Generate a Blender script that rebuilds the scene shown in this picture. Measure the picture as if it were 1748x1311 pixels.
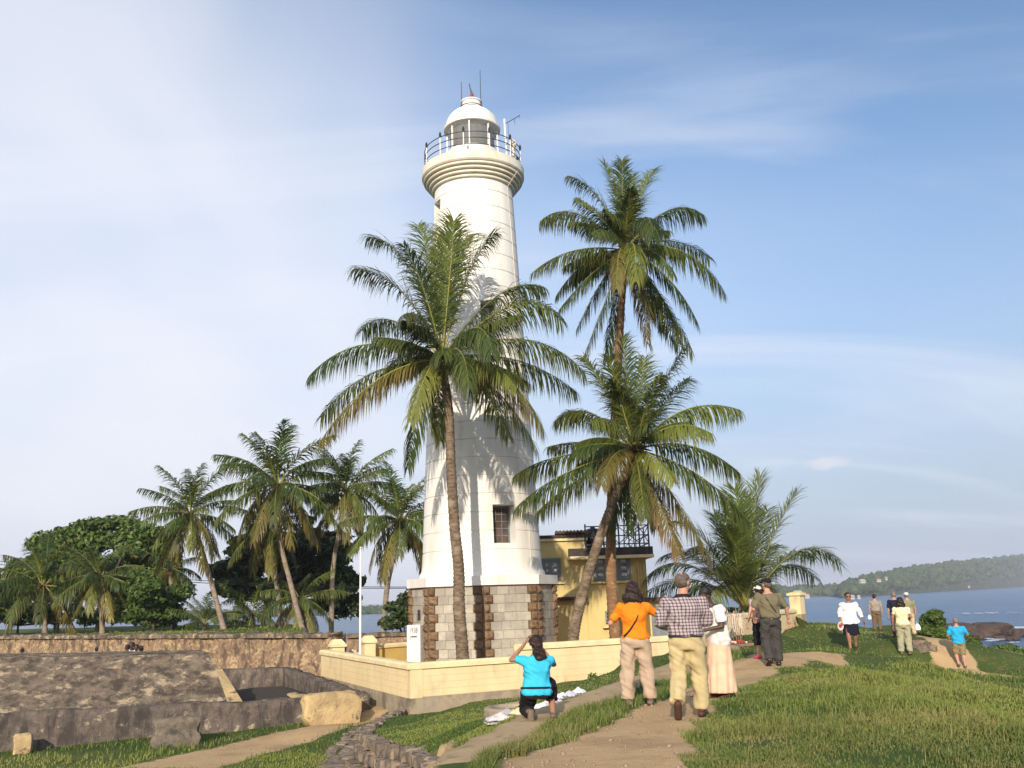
import bpy, bmesh, math, random
import numpy as np
from mathutils import Vector, Matrix, noise as mnoise

for o in list(bpy.data.objects):
    bpy.data.objects.remove(o)
scene = bpy.context.scene
COL = scene.collection
R = math.radians

# ------------------------------------------------------------------ camera
EYE = np.array([0.0, 0.0, 1.5])
FPX = 1600.0                      # focal length in pixels of the 1748 px wide photograph
PITCH, ROLL = math.atan(366 / 1600.0), R(1.8)
_F = np.array([0, math.cos(PITCH), math.sin(PITCH)])
_U0 = np.array([0, -math.sin(PITCH), math.cos(PITCH)])
_R0 = np.array([1.0, 0, 0])
_R = math.cos(ROLL) * _R0 - math.sin(ROLL) * _U0
_U = math.cos(ROLL) * _U0 + math.sin(ROLL) * _R0
cam = bpy.data.cameras.new('camera')
cam.sensor_width = 36.0
cam.lens = FPX / 1748 * 36.0
cam.clip_start = 0.1
cam.clip_end = 20000
camo = bpy.data.objects.new('camera', cam)
COL.objects.link(camo)
camo.matrix_world = Matrix(((_R[0], _U[0], -_F[0], EYE[0]), (_R[1], _U[1], -_F[1], EYE[1]),
                            (_R[2], _U[2], -_F[2], EYE[2]), (0, 0, 0, 1)))
scene.camera = camo

# ------------------------------------------------------------------ sun, sky, exposure
SUN_AZ, SUN_EL = R(-8), R(21)     # the sun stands low behind the camera, a little to the left
sdir = Vector((math.sin(SUN_AZ) * math.cos(SUN_EL), -math.cos(SUN_AZ) * math.cos(SUN_EL), math.sin(SUN_EL)))
sl = bpy.data.lights.new('sun', 'SUN')
sl.energy = 3.9
sl.angle = R(0.6)
sl.color = (1.0, 0.885, 0.74)
so = bpy.data.objects.new('sun', sl)
so.rotation_euler = sdir.to_track_quat('Z', 'Y').to_euler()
so.location = (0, -20, 40)
COL.objects.link(so)

world = bpy.data.worlds.new('World')
scene.world = world
world.use_nodes = True
wn, wl = world.node_tree.nodes, world.node_tree.links
wn.clear()
def wnode(t, **kw):
    n = wn.new(t)
    for k, v in kw.items():
        setattr(n, k, v)
    return n
w_out = wnode('ShaderNodeOutputWorld')
w_bg = wnode('ShaderNodeBackground')
w_bg.inputs['Strength'].default_value = 0.145
w_sky = wnode('ShaderNodeTexSky', sky_type='NISHITA', sun_disc=False)
w_sky.sun_elevation = SUN_EL
w_sky.sun_rotation = R(172)
w_sky.air_density, w_sky.dust_density, w_sky.ozone_density = 1.0, 0.9, 2.6
w_tc = wnode('ShaderNodeTexCoord')
w_sep = wnode('ShaderNodeSeparateXYZ')
wl.new(w_tc.outputs['Generated'], w_sep.inputs[0])
w_add = wnode('ShaderNodeMath', operation='MAXIMUM'); w_add.inputs[1].default_value = 0.0
wl.new(w_sep.outputs['Z'], w_add.inputs[0])
w_add2 = wnode('ShaderNodeMath', operation='ADD'); w_add2.inputs[1].default_value = 0.28
wl.new(w_add.outputs[0], w_add2.inputs[0])
w_comb = wnode('ShaderNodeCombineXYZ')
for ax in 'XY':
    dv = wnode('ShaderNodeMath', operation='DIVIDE')
    wl.new(w_sep.outputs[ax], dv.inputs[0]); wl.new(w_add2.outputs[0], dv.inputs[1])
    wl.new(dv.outputs[0], w_comb.inputs[ax])
def cloud(scale, rot, loc, stretch, lo, hi, detail, dist, top, tilt=0.0):
    mp = wnode('ShaderNodeMapping')
    mp.inputs['Rotation'].default_value = (0, 0, R(rot))
    mp.inputs['Location'].default_value = loc
    mp.inputs['Scale'].default_value = stretch
    wl.new(w_comb.outputs[0], mp.inputs['Vector'])
    nz = wnode('ShaderNodeTexNoise')
    nz.inputs['Scale'].default_value = scale
    nz.inputs['Detail'].default_value = detail
    nz.inputs['Roughness'].default_value = 0.52
    nz.inputs['Distortion'].default_value = dist
    wl.new(mp.outputs[0], nz.inputs['Vector'])
    mr = wnode('ShaderNodeMapRange', interpolation_type='SMOOTHSTEP')
    mr.inputs['From Min'].default_value = lo
    mr.inputs['From Max'].default_value = hi
    mr.inputs['To Max'].default_value = top
    src = nz.outputs[0]
    if tilt:
        tm = wnode('ShaderNodeMath', operation='MULTIPLY_ADD'); tm.inputs[1].default_value = tilt
        wl.new(w_sep.outputs['X'], tm.inputs[0]); wl.new(src, tm.inputs[2]); src = tm.outputs[0]
    wl.new(src, mr.inputs['Value'])
    return mr
w_c1 = cloud(0.55, 0, (0.55, 0.1, 0), (1, 0.6, 1), 0.33, 0.70, 4.0, 0.5, 0.94, -0.34)     # broad veil of high cloud, thicker to the left
w_c2 = cloud(1.6, -28, (2.6, 1.5, 0), (0.45, 1.7, 1), 0.48, 0.78, 6.0, 0.8, 0.42)   # streaks of cirrus
def wmix(fac, a, b):
    m = wnode('ShaderNodeMix', data_type='RGBA')
    wl.new(fac.outputs[0], m.inputs['Factor'])
    for s, sock in ((a, 'A'), (b, 'B')):
        if hasattr(s, 'outputs'):
            wl.new(s.outputs[2] if s.bl_idname == 'ShaderNodeMix' else s.outputs[0], m.inputs[6 if sock == 'A' else 7])
        else:
            m.inputs[6 if sock == 'A' else 7].default_value = s
    return m
CLOUD = (4.55, 4.65, 5.05, 1)
# moist air: the sky pales to grey-lavender towards the horizon all round, thin cloud lies over it
w_h = wnode('ShaderNodeMapRange', interpolation_type='SMOOTHSTEP')
w_h.inputs['From Min'].default_value = 0.50; w_h.inputs['From Max'].default_value = -0.02; w_h.inputs['To Max'].default_value = 0.95
wl.new(w_sep.outputs['Z'], w_h.inputs['Value'])
w_m0 = wmix(w_h, w_sky, (2.35, 2.70, 3.45, 1))
w_m1 = wmix(w_c1, w_m0, CLOUD)
w_m2 = wmix(w_c2, w_m1, (4.5, 4.65, 5.1, 1))
# one small cloud low over the bay
_cd = nrm_ = (_F * FPX + _R * (1418 - 874) + _U * (655.5 - 790)); _cd = _cd / np.linalg.norm(_cd)
w_v = wnode('ShaderNodeVectorMath', operation='SUBTRACT'); w_v.inputs[1].default_value = tuple(map(float, _cd)); wl.new(w_tc.outputs['Generated'], w_v.inputs[0])
w_n3 = wnode('ShaderNodeTexNoise'); w_n3.inputs['Scale'].default_value = 60; w_n3.inputs['Detail'].default_value = 4; wl.new(w_tc.outputs['Generated'], w_n3.inputs['Vector'])
w_v2 = wnode('ShaderNodeVectorMath', operation='MULTIPLY'); w_v2.inputs[1].default_value = (42, 42, 130); wl.new(w_v.outputs[0], w_v2.inputs[0])
w_l = wnode('ShaderNodeVectorMath', operation='LENGTH'); wl.new(w_v2.outputs[0], w_l.inputs[0])
w_ad = wnode('ShaderNodeMath', operation='MULTIPLY_ADD'); w_ad.inputs[1].default_value = 1.6; wl.new(w_n3.outputs[0], w_ad.inputs[0]); wl.new(w_l.outputs['Value'], w_ad.inputs[2])
w_p = wnode('ShaderNodeMapRange', interpolation_type='SMOOTHSTEP'); w_p.inputs['From Min'].default_value = 1.9; w_p.inputs['From Max'].default_value = 1.1; w_p.inputs['To Max'].default_value = .6
wl.new(w_ad.outputs[0], w_p.inputs['Value'])
w_m2 = wmix(w_p, w_m2, (4.2, 4.2, 4.5, 1))
wl.new(w_m2.outputs[2], w_bg.inputs['Color'])
wl.new(w_bg.outputs[0], w_out.inputs[0])

scene.view_settings.view_transform = 'Standard'
scene.view_settings.look = 'None'
scene.view_settings.exposure = 0.45
HAZE = 0.00022
scene.view_settings.gamma = 1.0
scene.view_settings.use_curve_mapping = False
scene.cycles.max_bounces = 6
scene.cycles.diffuse_bounces = 3
scene.cycles.glossy_bounces = 3
scene.cycles.transmission_bounces = 4
scene.cycles.transparent_max_bounces = 8
scene.cycles.volume_bounces = 0
scene.cycles.use_denoising = True

# ------------------------------------------------------------------ pixel helpers
def ray(px, py): return _F * FPX + _R * (px - 874) + _U * (655.5 - py)
def at(px, py, Y):
    d = ray(px, py); return EYE + d * (Y / d[1])
def onz(px, py, z):
    d = ray(px, py); return EYE + d * ((z - EYE[2]) / d[2])
def V(p): return Vector((float(p[0]), float(p[1]), float(p[2])))

# ------------------------------------------------------------------ mesh helpers
class MB:
    def __init__(self):
        self.v, self.f = [], []
    def add(self, vs, fs):
        n = len(self.v)
        self.v += [tuple(map(float, p)) for p in vs]
        self.f += [tuple(i + n for i in q) for q in fs]
        return self
    def box(self, c, s, rz=0.0, taper=1.0):
        hx, hy, hz = s[0] / 2, s[1] / 2, s[2] / 2
        cs, sn = math.cos(rz), math.sin(rz)
        vs = []
        for z, k in ((-hz, 1.0), (hz, taper)):
            for x, y in ((-hx, -hy), (hx, -hy), (hx, hy), (-hx, hy)):
                x2, y2 = x * k, y * k
                vs.append((c[0] + x2 * cs - y2 * sn, c[1] + x2 * sn + y2 * cs, c[2] + z))
        return self.add(vs, [(3, 2, 1, 0), (4, 5, 6, 7), (0, 1, 5, 4), (1, 2, 6, 5), (2, 3, 7, 6), (3, 0, 4, 7)])
    def prism(self, poly, z0, z1, top=None):
        n = len(poly); top = top or poly
        vs = [(p[0], p[1], z0) for p in poly] + [(p[0], p[1], z1) for p in top]
        fs = [tuple(range(n - 1, -1, -1)), tuple(range(n, 2 * n))]
        fs += [(i, (i + 1) % n, n + (i + 1) % n, n + i) for i in range(n)]
        return self.add(vs, fs)
    def tube(self, pts, rad, n=8, caps=True, flat=1.0, ref=None):
        pts = [np.array(p, float) for p in pts]
        m = len(pts)
        if not hasattr(rad, '__len__'): rad = [rad] * m
        up = np.array(ref if ref is not None else (0.0, 0, 1))
        vs = []
        prevS = None
        for i, p in enumerate(pts):
            t = pts[min(i + 1, m - 1)] - pts[max(i - 1, 0)]
            t = t / (np.linalg.norm(t) + 1e-9)
            if prevS is None:
                u = up if abs(t @ up) < 0.95 else np.array([0, 1.0, 0])
                s = np.cross(t, u)
            else:
                s = prevS - t * (prevS @ t)
            s = s / (np.linalg.norm(s) + 1e-9)
            prevS = s
            b = np.cross(s, t)
            for k in range(n):
                a = 2 * math.pi * k / n
                vs.append(p + s * math.cos(a) * rad[i] + b * math.sin(a) * rad[i] * flat)
        fs = [(i * n + k, i * n + (k + 1) % n, (i + 1) * n + (k + 1) % n, (i + 1) * n + k) for i in range(m - 1) for k in range(n)]
        if caps:
            fs += [tuple(range(n - 1, -1, -1)), tuple((m - 1) * n + k for k in range(n))]
        return self.add(vs, fs)
    def lathe(self, prof, n=48, c=(0, 0, 0), rot=0.0, close=False):
        m = len(prof)
        vs = [(c[0] + r * math.cos(rot + 2 * math.pi * k / n), c[1] + r * math.sin(rot + 2 * math.pi * k / n), c[2] + z)
              for r, z in prof for k in range(n)]
        fs = [(i * n + k, i * n + (k + 1) % n, (i + 1) * n + (k + 1) % n, (i + 1) * n + k) for i in range(m - 1) for k in range(n)]
        if close:
            fs += [((m - 1) * n + k, (m - 1) * n + (k + 1) % n, (k + 1) % n, k) for k in range(n)]
        else:
            if prof[0][0] > 1e-6: fs.append(tuple(range(n - 1, -1, -1)))
            if prof[-1][0] > 1e-6: fs.append(tuple((m - 1) * n + k for k in range(n)))
        return self.add(vs, fs)
    def blob(self, c, r, n=12, m=8, rot=None):
        c = np.array(c, float)
        vs = []
        for i in range(1, m):
            a = math.pi * i / m
            for k in range(n):
                b = 2 * math.pi * k / n
                vs.append(np.array((r[0] * math.sin(a) * math.cos(b), r[1] * math.sin(a) * math.sin(b), r[2] * math.cos(a))))
        vs += [np.array((0, 0, r[2])), np.array((0, 0, -r[2]))]
        if rot is not None:
            M = np.array(rot); vs = [M @ v for v in vs]
        top, bot = (m - 1) * n, (m - 1) * n + 1
        fs = [(i * n + k, (i + 1) * n + k, (i + 1) * n + (k + 1) % n, i * n + (k + 1) % n) for i in range(m - 2) for k in range(n)]
        fs += [(top, k, (k + 1) % n) for k in range(n)] + [(bot, (m - 2) * n + (k + 1) % n, (m - 2) * n + k) for k in range(n)]
        return self.add([v + c for v in vs], fs)
    def mesh(self, name, off=(0, 0, 0)):
        me = bpy.data.meshes.new(name)
        a = np.array(self.v, float) - np.array(off, float)
        me.from_pydata(a.tolist(), [], self.f)
        me.update()
        return me
    def build(self, name, mat=None, parent=None, smooth=False, local=False):
        off = (0, 0, 0) if (local or parent is None) else origin_of(parent)
        return link(name, self.mesh(name, off), mat, parent, smooth)

def origin_of(o):
    p = np.zeros(3)
    while o is not None:
        p += np.array(o.location); o = o.parent
    return p
def link(name, me, mat=None, parent=None, smooth=False):
    if smooth:
        me.shade_smooth()
        if smooth != 'all':
            me.set_sharp_from_angle(angle=R(35))
    o = bpy.data.objects.new(name, me)
    if mat is not None and not me.materials: me.materials.append(mat)
    COL.objects.link(o)
    if parent is not None: o.parent = parent
    return o
def tag(o, label=None, cat=None, group=None, kind=None):
    for k, v in (('label', label), ('category', cat), ('group', group), ('kind', kind)):
        if v: o[k] = v
    return o
def thing(name, loc, label, cat, group=None, rz=0.0):
    o = bpy.data.objects.new(name, None)
    o.empty_display_size = 0.2
    COL.objects.link(o)
    o.location = tuple(map(float, loc)); o.rotation_euler = (0, 0, rz)
    return tag(o, label, cat, group)
def grid_mesh(name, X, Y, Z):
    ny, nx = X.shape
    me = bpy.data.meshes.new(name)
    co = np.stack([X, Y, Z], -1).reshape(-1, 3)
    i = np.arange(ny * nx).reshape(ny, nx)
    q = np.stack([i[:-1, :-1], i[:-1, 1:], i[1:, 1:], i[1:, :-1]], -1).reshape(-1, 4)
    fast_mesh(me, co, q)
    return me
def fast_mesh(me, co, quads=None, tris=None):
    co = np.asarray(co, np.float32)
    me.vertices.add(len(co)); me.vertices.foreach_set('co', co.ravel())
    idx, starts, n = [], [], 0
    if quads is not None and len(quads):
        q = np.asarray(quads, np.int32); idx.append(q.ravel()); starts.append(n + np.arange(len(q)) * 4); n += q.size
    if tris is not None and len(tris):
        t = np.asarray(tris, np.int32); idx.append(t.ravel()); starts.append(n + np.arange(len(t)) * 3); n += t.size
    me.loops.add(n); me.loops.foreach_set('vertex_index', np.concatenate(idx))
    st = np.concatenate(starts).astype(np.int32)
    me.polygons.add(len(st)); me.polygons.foreach_set('loop_start', st)
    me.update(calc_edges=True); me.validate()
def vcol(me, name, arr):
    a = me.attributes.new(name, 'FLOAT_COLOR', 'POINT')
    c = np.ones((len(me.vertices), 4), np.float32); c[:, :arr.shape[1]] = arr
    a.data.foreach_set('color', c.ravel())

def fbm(x, y, s=1.0, oct=4, seed=0):
    """cheap value noise on arrays"""
    r = np.zeros_like(np.asarray(x, float)); amp = 1.0; tot = 0
    for o in range(oct):
        xs, ys = np.asarray(x) * s, np.asarray(y) * s
        xi, yi = np.floor(xs).astype(np.int64), np.floor(ys).astype(np.int64)
        xf, yf = xs - xi, ys - yi
        xf, yf = xf * xf * (3 - 2 * xf), yf * yf * (3 - 2 * yf)
        def h(a, b):
            n = (a * 374761393 + b * 668265263 + (seed + o) * 1442695041) & 0x7fffffff
            n = ((n ^ (n >> 13)) * 1274126177) & 0x7fffffff
            return ((n ^ (n >> 16)) & 0xffff) / 65535.0
        v = (h(xi, yi) * (1 - xf) + h(xi + 1, yi) * xf) * (1 - yf) + (h(xi, yi + 1) * (1 - xf) + h(xi + 1, yi + 1) * xf) * yf
        r += (v - 0.5) * amp; tot += amp; amp *= 0.5; s *= 2.03
    return r / tot * 2

# ------------------------------------------------------------------ materials
def new_mat(name):
    m = bpy.data.materials.new(name); m.use_nodes = True
    nt = m.node_tree
    b = nt.nodes['Principled BSDF']
    return m, nt, b
def C4(c): return (c[0], c[1], c[2], 1.0)
def mat(name, c1, c2=None, scale=3.0, rough=0.8, bump=0.0, bscale=None, spec=0.3, metal=0.0, c3=None, s3=0.6, lo=0.4, hi=0.62,
        detail=5.0, rnd=0.0, stretch=(1, 1, 1), lo3=0.52, hi3=0.66, bdist=0.02, sheen=0.0):
    """noise-mixed principled material in world coordinates; rnd varies brightness from object to object"""
    m, nt, b = new_mat(name)
    N, L = nt.nodes, nt.links
    b.inputs['Roughness'].default_value = rough
    b.inputs['Specular IOR Level'].default_value = spec
    b.inputs['Metallic'].default_value = metal
    if sheen: b.inputs['Sheen Weight'].default_value = sheen
    geo = N.new('ShaderNodeNewGeometry')
    mp = N.new('ShaderNodeMapping'); mp.inputs['Scale'].default_value = stretch
    L.new(geo.outputs['Position'], mp.inputs['Vector'])
    col = None
    def noise(sc, det=detail):
        n = N.new('ShaderNodeTexNoise'); n.inputs['Scale'].default_value = sc; n.inputs['Detail'].default_value = det
        n.inputs['Roughness'].default_value = 0.6
        L.new(mp.outputs[0], n.inputs['Vector']); return n
    def mixn(a, bcol, fac):
        x = N.new('ShaderNodeMix'); x.data_type = 'RGBA'
        L.new(fac, x.inputs['Factor'])
        if isinstance(a, tuple): x.inputs[6].default_value = a
        else: L.new(a, x.inputs[6])
        if isinstance(bcol, tuple): x.inputs[7].default_value = bcol
        else: L.new(bcol, x.inputs[7])
        return x.outputs[2]
    def rng(src, a, c):
        r = N.new('ShaderNodeMapRange'); r.inputs['From Min'].default_value = a; r.inputs['From Max'].default_value = c
        L.new(src, r.inputs['Value']); return r.outputs[0]
    col = C4(c1)
    if c2 is not None:
        col = mixn(C4(c1), C4(c2), rng(noise(scale).outputs[0], lo, hi))
    if c3 is not None:
        col = mixn(col, C4(c3), rng(noise(s3).outputs[0], lo3, hi3))
    if rnd:
        oi = N.new('ShaderNodeObjectInfo')
        hs = N.new('ShaderNodeHueSaturation')
        r = N.new('ShaderNodeMapRange'); r.inputs['To Min'].default_value = 1 - rnd; r.inputs['To Max'].default_value = 1 + rnd
        L.new(oi.outputs['Random'], r.inputs['Value']); L.new(r.outputs[0], hs.inputs['Value'])
        if isinstance(col, tuple): hs.inputs['Color'].default_value = col
        else: L.new(col, hs.inputs['Color'])
        col = hs.outputs[0]
    if isinstance(col, tuple): b.inputs['Base Color'].default_value = col
    else: L.new(col, b.inputs['Base Color'])
    if bump:
        bn = N.new('ShaderNodeBump'); bn.inputs['Strength'].default_value = bump; bn.inputs['Distance'].default_value = bdist
        L.new(noise(bscale or scale * 4, 6.0).outputs[0], bn.inputs['Height'])
        L.new(bn.outputs[0], b.inputs['Normal'])
    m['_col'] = 1
    return m
def leaf_mat(name, c1, c2, trans=0.25, rough=0.45, attr='tint', ctip=(0.22, 0.17, 0.05), rnd=0.25):
    """foliage: colour from a per-vertex tint (r: light/dark mix, g: dry), some light passes through"""
    m, nt, b = new_mat(name)
    N, L = nt.nodes, nt.links
    at_ = N.new('ShaderNodeAttribute'); at_.attribute_name = attr
    sp = N.new('ShaderNodeSeparateColor'); L.new(at_.outputs['Color'], sp.inputs[0])
    x = N.new('ShaderNodeMix'); x.data_type = 'RGBA'
    x.inputs[6].default_value = C4(c1); x.inputs[7].default_value = C4(c2); L.new(sp.outputs[0], x.inputs['Factor'])
    y = N.new('ShaderNodeMix'); y.data_type = 'RGBA'
    L.new(x.outputs[2], y.inputs[6]); y.inputs[7].default_value = C4(ctip); L.new(sp.outputs[1], y.inputs['Factor'])
    oi = N.new('ShaderNodeObjectInfo'); hs = N.new('ShaderNodeHueSaturation')
    r = N.new('ShaderNodeMapRange'); r.inputs['To Min'].default_value = 1 - rnd; r.inputs['To Max'].default_value = 1 + rnd
    L.new(oi.outputs['Random'], r.inputs['Value']); L.new(r.outputs[0], hs.inputs['Value']); L.new(y.outputs[2], hs.inputs['Color'])
    L.new(hs.outputs[0], b.inputs['Base Color'])
    b.inputs['Roughness'].default_value = rough; b.inputs['Specular IOR Level'].default_value = 0.35
    tr = N.new('ShaderNodeBsdfTranslucent'); L.new(hs.outputs[0], tr.inputs['Color'])
    ms = N.new('ShaderNodeMixShader'); ms.inputs[0].default_value = trans
    L.new(b.outputs[0], ms.inputs[1]); L.new(tr.outputs[0], ms.inputs[2])
    L.new(ms.outputs[0], N['Material Output'].inputs[0])
    return m

M = {}
M['white'] = mat('white_paint', (0.80, 0.78, 0.73), (0.73, 0.69, 0.62), 1.1, 0.65, 0.06, 9, c3=(0.52, 0.45, 0.36), s3=0.9, lo3=0.55, hi3=0.78, stretch=(1, 1, 0.2))
M['deck'] = mat('aged_white_paint', (0.74, 0.69, 0.58), (0.66, 0.58, 0.44), 1.6, 0.75, 0.08, 12, c3=(0.42, 0.36, 0.27), s3=1.0, lo3=0.62, hi3=0.8)
M['block'] = mat('grey_stone_block', (0.335, 0.305, 0.25), (0.425, 0.38, 0.305), 2.2, 0.9, 0.35, 22, rnd=0.16, c3=(0.27, 0.25, 0.21), s3=5, lo3=0.56, hi3=0.75)
M['mortar'] = mat('pale_mortar', (0.40, 0.36, 0.28), (0.33, 0.29, 0.22), 6, 0.95, 0.3, 30)
M['quoin'] = mat('brown_rock_stone', (0.140, 0.085, 0.046), (0.205, 0.135, 0.078), 5, 0.92, 0.7, 24, rnd=0.25, c3=(0.10, 0.06, 0.035), s3=7)
M['yellow'] = mat('cream_yellow_paint', (0.74, 0.59, 0.335), (0.68, 0.53, 0.29), 1.4, 0.75, 0.1, 14, c3=(0.45, 0.37, 0.25), s3=1.8, lo3=0.55, hi3=0.78, stretch=(1, 1, .45))
M['yellow_cap'] = mat('cream_coping_paint', (0.78, 0.64, 0.36), (0.66, 0.54, 0.31), 2.2, 0.8, 0.1, 16, c3=(0.42, 0.36, 0.25), s3=2.6, lo3=0.62, hi3=0.8)
M['yellow_in'] = mat('deep_yellow_paint', (0.62, 0.43, 0.13), (0.55, 0.38, 0.12), 1.5, 0.8, 0.06, 12, c3=(0.42, 0.31, 0.13), s3=1.2, lo3=0.6, hi3=0.8)
M['plinth'] = mat('bare_cement', (0.36, 0.29, 0.20), (0.27, 0.22, 0.16), 3, 0.95, 0.4, 26, c3=(0.17, 0.14, 0.10), s3=1.3)
M['house'] = mat('ochre_wall_paint', (0.60, 0.47, 0.20), (0.54, 0.42, 0.17), 1.2, 0.8, 0.08, 12, c3=(0.40, 0.29, 0.12), s3=0.8, lo3=0.6, hi3=0.8, stretch=(1, 1, 0.5))
M['roof'] = mat('dark_roof', (0.035, 0.028, 0.025), (0.07, 0.05, 0.04), 4, 0.85, 0.2)
M['tile'] = mat('weathered_roof_tile', (0.11, 0.055, 0.035), (0.06, 0.04, 0.03), 5, 0.9, 0.3)
M['bluegrey'] = mat('blue_grey_wood', (0.19, 0.215, 0.225), (0.15, 0.17, 0.185), 4, 0.7)
M['glass_dark'] = mat('window_glass', (0.03, 0.035, 0.04), None, rough=0.08, spec=0.6)
M['paper'] = mat('pale_shutter_pane', (0.55, 0.52, 0.46), (0.42, 0.40, 0.36), 4, 0.6)
M['black'] = mat('black_metal', (0.018, 0.018, 0.02), None, rough=0.5, spec=0.4)
M['wmetal'] = mat('white_metal', (0.75, 0.73, 0.68), None, rough=0.45, spec=0.4)
M['red'] = mat('red_paint', (0.35, 0.05, 0.035), None, rough=0.6)
M['trunk'] = mat('palm_trunk', (0.20, 0.145, 0.095), (0.085, 0.06, 0.04), 5.0, 0.95, 0.6, 20, c3=(0.27, 0.21, 0.15), s3=1.1, stretch=(1, 1, 2.6))
M['trunk2'] = mat('rusty_palm_trunk', (0.24, 0.13, 0.06), (0.15, 0.085, 0.045), 4, 0.95, 0.6, 20, c3=(0.30, 0.22, 0.14), s3=3, lo3=0.58, stretch=(1, 1, 2.6))
M['trunk_pale'] = mat('pale_palm_trunk', (0.30, 0.24, 0.18), (0.20, 0.155, 0.115), 3.2, 0.95, 0.6, 20, stretch=(1, 1, 2.6))
M['bark'] = mat('tree_bark', (0.10, 0.08, 0.06), (0.06, 0.05, 0.04), 4, 0.95, 0.5)
M['fibre'] = mat('palm_fibre', (0.16, 0.09, 0.04), (0.07, 0.045, 0.025), 9, 0.95, 0.8, 30)
M['coconut'] = mat('coconut', (0.16, 0.13, 0.03), (0.23, 0.13, 0.03), 3, 0.5, rnd=0.3)
M['coconut_orange'] = mat('king_coconut', (0.42, 0.19, 0.03), (0.35, 0.13, 0.02), 3, 0.5, rnd=0.25)
M['rachis'] = mat('palm_rib', (0.20, 0.21, 0.045), (0.26, 0.22, 0.06), 2, 0.5, rnd=0.25)
M['frond'] = leaf_mat('palm_frond', (0.044, 0.084, 0.020), (0.195, 0.220, 0.036), trans=.34)
M['frond_old'] = leaf_mat('old_palm_frond', (0.11, 0.125, 0.026), (0.20, 0.175, 0.035), ctip=(0.19, 0.095, 0.035))
M['leaf'] = leaf_mat('broad_leaf', (0.042, 0.078, 0.016), (0.125, 0.190, 0.036), trans=0.28, rough=0.5)
M['leaf_dark'] = leaf_mat('dark_broad_leaf', (0.030, 0.055, 0.015), (0.080, 0.125, 0.028), trans=0.28, rough=0.5)
M['leaf_bright'] = leaf_mat('bright_leaf', (0.07, 0.125, 0.02), (0.14, 0.20, 0.035), trans=0.25)
M['grass'] = leaf_mat('grass_blades', (0.078, 0.130, 0.022), (0.215, 0.250, 0.052), trans=0.25, rough=0.6, ctip=(0.34, 0.26, 0.11), rnd=0.0)
M['fort'] = mat('weathered_fort_masonry', (0.105, 0.080, 0.060), (0.31, 0.235, 0.14), 1.1, 0.98, 0.9, 7, c3=(0.055, 0.045, 0.040), s3=2.4, lo=0.42, hi=0.68, lo3=0.5, hi3=0.62, bdist=0.06, detail=9)
M['fort_dark'] = mat('blackened_fort_masonry', (0.060, 0.050, 0.042), (0.15, 0.115, 0.075), 1.5, 0.98, 0.9, 8, c3=(0.40, 0.33, 0.22), s3=3.2, lo=0.45, hi=0.66, lo3=0.66, hi3=0.72, bdist=0.06, detail=9)
M['fort_light'] = mat('pale_lime_masonry', (0.52, 0.38, 0.19), (0.36, 0.26, 0.14), 2.2, 0.98, 0.9, 10, c3=(0.16, 0.12, 0.08), s3=3, lo3=0.6, bdist=0.05)
M['rampart'] = mat('rampart_masonry', (0.155, 0.100, 0.060), (0.30, 0.215, 0.115), 1.6, 0.98, 1.0, 6, c3=(0.075, 0.055, 0.04), s3=1.8, bdist=0.08, detail=9)
def fort_mat(name, base, cream, dark, k=1.0, plo=.53, phi=.60, dlo=.50, dhi=.62):
    """old lime masonry: mottled stone, sharp-edged pale patches where plaster survives, dark lichen and rain streaks"""
    m, nt, b = new_mat(name); N, L = nt.nodes, nt.links
    geo = N.new('ShaderNodeNewGeometry')
    def noise(sc, st=(1, 1, 1), det=8, dist=0.0):
        mp = N.new('ShaderNodeMapping'); mp.inputs['Scale'].default_value = st; L.new(geo.outputs['Position'], mp.inputs['Vector'])
        n = N.new('ShaderNodeTexNoise'); n.inputs['Scale'].default_value = sc * k; n.inputs['Detail'].default_value = det; n.inputs['Roughness'].default_value = .68; n.inputs['Distortion'].default_value = dist
        L.new(mp.outputs[0], n.inputs['Vector']); return n.outputs[0]
    def rr(s_, lo, hi, top=1.0):
        r = N.new('ShaderNodeMapRange'); L.new(s_, r.inputs['Value']); r.inputs['From Min'].default_value = lo; r.inputs['From Max'].default_value = hi; r.inputs['To Max'].default_value = top; return r.outputs[0]
    def mx(a, c, f):
        x = N.new('ShaderNodeMix'); x.data_type = 'RGBA'
        if isinstance(a, tuple): x.inputs[6].default_value = a
        else: L.new(a, x.inputs[6])
        x.inputs[7].default_value = c; L.new(f, x.inputs['Factor']); return x.outputs[2]
    c = mx(C4(base), C4(tuple(v * 1.55 for v in base)), rr(noise(3.0), .42, .62))
    c = mx(c, C4(cream), rr(noise(1.25, (1, 1, 1.5), 10, .4), plo, phi, .85))
    c = mx(c, C4(tuple(v * .7 for v in cream)), rr(noise(4.5, (1, 1, 1.3), 8, .3), .60, .66, .8))
    c = mx(c, C4(dark), rr(noise(.9, (1.6, 1.6, .55), 10, .3), dlo, dhi, .85))
    c = mx(c, C4(dark), rr(noise(6, (1, 1, 1), 6), .56, .66, .7))
    L.new(c, b.inputs['Base Color']); b.inputs['Roughness'].default_value = .97; b.inputs['Specular IOR Level'].default_value = .1
    ad = N.new('ShaderNodeMath'); ad.operation = 'ADD'; L.new(noise(3.5), ad.inputs[0]); L.new(noise(14), ad.inputs[1])
    bn = N.new('ShaderNodeBump'); bn.inputs['Strength'].default_value = 1.0; bn.inputs['Distance'].default_value = .022; L.new(ad.outputs[0], bn.inputs['Height']); L.new(bn.outputs[0], b.inputs['Normal'])
    return m
M['fort'] = fort_mat('weathered_fort_masonry', (.165, .128, .092), (.48, .38, .24), (.060, .048, .040), 1.7, .54, .58, .45, .60)
M['fort_dark'] = fort_mat('blackened_fort_masonry', (.135, .108, .088), (.46, .37, .25), (.060, .052, .048), 2.2, .60, .63, .46, .60)
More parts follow.
